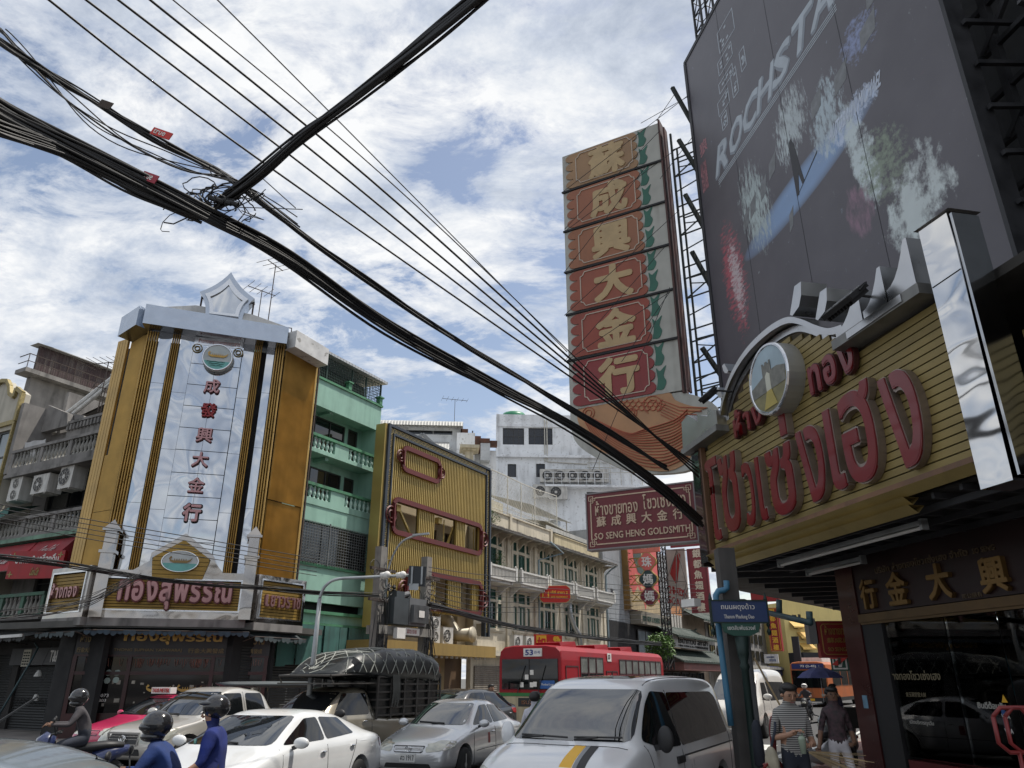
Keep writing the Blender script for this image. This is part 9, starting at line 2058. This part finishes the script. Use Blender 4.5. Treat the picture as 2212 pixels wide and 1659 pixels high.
for i,(a,m,e)in enumerate((((80,-20),(560,345),(1500,1000)),((160,-20),(620,330),(1505,1010)),((230,-20),(760,395),(1508,1020)),((300,-20),(860,440),(1510,1030)),((350,-20),(900,445),(1512,1035)),((450,-20),(740,270),(1225,760)))):
 P=spline([dp(*a,6.2),dp(*m,8.6),dp(*e,13.0)],10);b=MB();b.tube(P,.016 if i<4 else .009,6,False)
 b.build('power_line',M_cable,smooth=True,label=['lowest of the six power lines fanning from the canopy corner','second lowest power line of the fan','third power line of the fan','fourth power line of the fan','thin fifth power line of the fan','thin topmost power line crossing high over the street'][i],cat='power line')
t=thing('cable_junction','tangle of looped cables and splice boxes where the overhead bundles cross','cable tangle',None,loc=tuple(dp(470,430,6.8)));o=dp(470,430,6.8);rr=random.Random(6);b=MB()
for k in range(26):
 c=Vector((rr.gauss(0,.22),rr.gauss(0,.1),rr.gauss(0,.15)));R_,sq,a0=rr.uniform(.06,.22),rr.uniform(.5,1),rr.uniform(0,6);b.tube([c+Vector((R_*math.cos(a+a0),rr.uniform(-.03,.03),R_*sq*math.sin(a)))for a in[j*.5 for j in range(11)]],rr.uniform(.004,.010),4,False)
for k in range(12):a=Vector((rr.gauss(0,.3),0,rr.gauss(0,.12)));b.tube([a,a+Vector((rr.uniform(-.5,.5),.05,rr.uniform(-.2,.2))),a+Vector((rr.uniform(-.7,.7),.05,rr.uniform(-.3,.1)))],.006,4,False)
b.build('loose_loop',M_cable,t)['kind']='stuff'
for k in range(5):b=MB();c=Vector((rr.gauss(0,.2),0,rr.gauss(-.05,.08)));b.tube([c,c+Vector((.1,0,-.04))],.03,8);b.build('splice_box',M_blackp,t)
for i,(x,y,Y,w,lb)in enumerate(((355,290,7.2,.26,'red and black provider tag on the upper cable bundle'),(330,385,6.5,.18,'small red tag on the main cable bundle'),(235,228,6.9,.16,'faded brown tag on the upper cable bundle'))):
 c=dp(x,y+8,Y-.15);t=thing('cable_tag',lb,'tag',None,loc=tuple(c));t.rotation_euler=(0,R(22),0);b=MB();b.box(-w/2,w/2,-.08,-.07,-.05,.05);b.build('tag_plate',[M_redsign,mat('tag_red',(.3,.03,.05),.6),M_iron][i],t)
 if i<2:b=MB();text_into(b,'true',-w*.4,w*.2,-.03,.035,-.081,.004,.01);b.build('lettering',M_wt,t)
def span(label,pts,r=.014,n=1,sp=.0,group=None):t=cable_bundle(label,pts,n,sp,r,len(label),name='cable_span');t['group']=group;return t
for i in range(5):span('thin street cable %s across the gold shop sign'%['topmost of five','second of five','middle of five','fourth of five','lowest of five'][i],[AY(z2(-40,20+28*i),17),AY(z2(600,130+30*i),20),AY(z2(1300,250+28*i),22),AY(z2(1960,365+26*i),24)],.012,group='thin cables across the gold shop')
cable_bundle('thick sagging cable bundle across the gold shop sign letters',[AY(z2(-30,350),17),AY(z2(400,400),19),AY(z2(800,465),21),AY(z2(1200,515),22),AY(z2(1700,555),23.5),AY(z2(2030,580),25),AY(z4(600,345),26)],14,.07,.013,9)
cable_bundle('fan of thin cables drooping from the bundle before the gold shop',[AY(z2(850,480),21),AY(z2(700,560),20.5),AY(z2(520,640),20),AY(z2(260,690),19),AY(z2(-20,720),18)],12,.14,.009,10)
cable_bundle('black cable bundle sloping along the cream row behind the red bus',[AY(z4(980,420),27),AY(z4(1300,510),31),AY(z4(1700,600),37),AY(z5(650,1400),42),AY(z5(1000,1430),50)],16,.14,.02,11)
for i in range(8):span('thin black street cable strung before the white balconies',[AY(z4(980,130+34*i),27),AY(z4(1400,190+40*i),32),AY(z5(300,960+34*i),40),AY(z5(800,1000+36*i),46),AY(z5(1300,990+30*i),52)],.016,group='thin cables before the white balconies')
TX=Fr(*ROW.W(0,-4)[:2],60.8);t=thing('transformer','grey finned transformer with dark switch box on a concrete beam between two poles','transformer',ROW,(23.6,-4,3.4))
b=MB();b.box(21.9,25.4,-4.3,-4.15,3.38,3.68);b.box(21.9,25.4,-3.85,-3.7,3.38,3.68);b.build('beam',M_pole,t);M_tg=mat('transformer_grey',(.16,.165,.17),.5,.3,var=.15,dirt=.3)
b=MB();b.box(23.5,24.6,-4.4,-3.6,3.75,4.75)
for k in range(14):b.box(23.6+k*.07,23.63+k*.07,-4.56,-4.4,3.85,4.5)
b.tube([(23.5,-4,4.85),(23.9,-4,4.95),(24.0,-4,4.75)],.1,8);b.build('tank',M_tg,t);b=MB();b.box(22.5,23.4,-4.45,-3.7,3.75,4.7);b.box(22.8,23.3,-4.3,-3.9,4.7,4.95);b.build('switch_box',mat('switch_box_dark',(.06,.07,.075),.5,.3,var=.15),t)
b=MB();b.box(23.9,24.25,-4.58,-4.565,4.05,4.3);b.box(23.4,24.3,-4.34,-4.31,3.4,3.66);b.box(22.7,23.2,-4.5,-4.32,3.25,3.62);o=b.build('number_plate',M_wt,t);b=MB();text_into(b,'SD21518',23.5,24.1,3.46,3.6,-4.342,.004,.02);b.build('lettering',M_redl,o)
b=MB()
for k in range(5):b.lathe([(.05,0),(.09,.05),(.04,.1),(.09,.15),(.03,.25)],(22.7+k*.3,-4,4.95 if k<2 else 4.75),8)
b.build('insulator',M_blk,t)
for i,(x,lb)in enumerate(((22.1,'square concrete pole left of the transformer wrapped in black cables'),(25.05,'square concrete pole right of the transformer'))):
 t=thing('utility_pole',lb,'utility pole',ROW,(x,-4,0),'concrete poles beside the transformer');b=MB();b.box(x-.17,x+.17,-4.15,-3.85,0,6.5);b.build('pole_shaft',M_pole,t)
 b=MB();b.box(x-.7,x+.7,-4.2,-4.1,5.6,5.7);b.build('crossarm',M_iron,t);b=MB();b.box(x-.7,x+.7,-4.2,-4.1,4.5,4.6);b.build('crossarm',M_iron,t);b=MB()
 for k in range(30):z0_=rr.uniform(2.6,5.0);x0_=x+rr.uniform(-.35,.3);b.tube([(x0_,-4.25,z0_),(x0_+rr.uniform(-.15,.15),-4.3,z0_-.6),(x0_+rr.uniform(-.2,.2),-4.25,max(2.3,z0_-1.6))],.02,4,False)
 for k in range(12):c=Vector((x+rr.gauss(0,.3),-4.2,rr.uniform(4.2,5.9)));b.ring(c,rr.uniform(.1,.3),.012,'y',12,4)
 b.build('hanging_cables',M_cable,t)['kind']='stuff'
g=[AY(z4(*p),18.5)for p in((60,1130),(110,760),(150,370),(185,285),(270,225),(450,210),(895,190))];B=Vector((g[0].x-.02,g[0].y,0));t=thing('camera_gantry','galvanised arm pole with two white cameras and a dark sign panel seen from behind','signal pole',None,loc=tuple(B))
b=MB();b.tube([Vector((0,0,0)),g[1]-B,g[2]-B],[.075,.06,.05],10);b.build('post',M_galv,t,True);b=MB();b.tube(spline([p-B for p in g[2:]],4),.036,8);b.build('arm',M_galv,t,True)
for p in((645,190),(765,190)):b=MB();c=AY(z4(*p),18.45)-B;b.tube([c+Vector((-.1,0,-.02)),c+Vector((.08,0,.02))],.07,10);b.ball(c+Vector((.06,-.02,0)),.09,12,8);b.build('camera',M_wt,t,True)
a,c=AY(z4(830,125),18.3)-B,AY(z4(955,275),18.3)-B;b=MB();b.obox((a+c)/2,((c.x-a.x)/2,.05,(a.z-c.z)/2),Matrix.Rotation(.05,3,'Y'));p_=b.build('sign_panel',mat('panel_back',(.02,.025,.03),.5,var=.1),t);b=MB();m_=(a+c)/2
for k in(-.12,.12):b.bar(m_+Vector((k,-.07,.22)),m_+Vector((k,-.07,-.2)),.04)
b.box(m_.x-.18,m_.x+.05,m_.y-.065,m_.y-.055,m_.z-.33,m_.z-.18);b.build('panel_bracket',M_galv,p_)
l=[AY(w3(*p),31)for p in((380,1640),(430,1480),(520,1330),(640,1265),(725,1245))];t=thing('street_lamp','slender curved street lamp arm rising before the golden slats','street lamp',None,loc=(l[0].x,31,0));B=Vector((l[0].x,31,0));b=MB();b.tube([Vector((0,0,0))]+[p-B for p in spline(l,4)],.045,6);b.build('arm',M_galv,t,True);b=MB();b.obox(l[-1]-B,(.35,.08,.04),Matrix.Rotation(-.1,3,'Y'));b.build('lamp_head',M_galv,t)
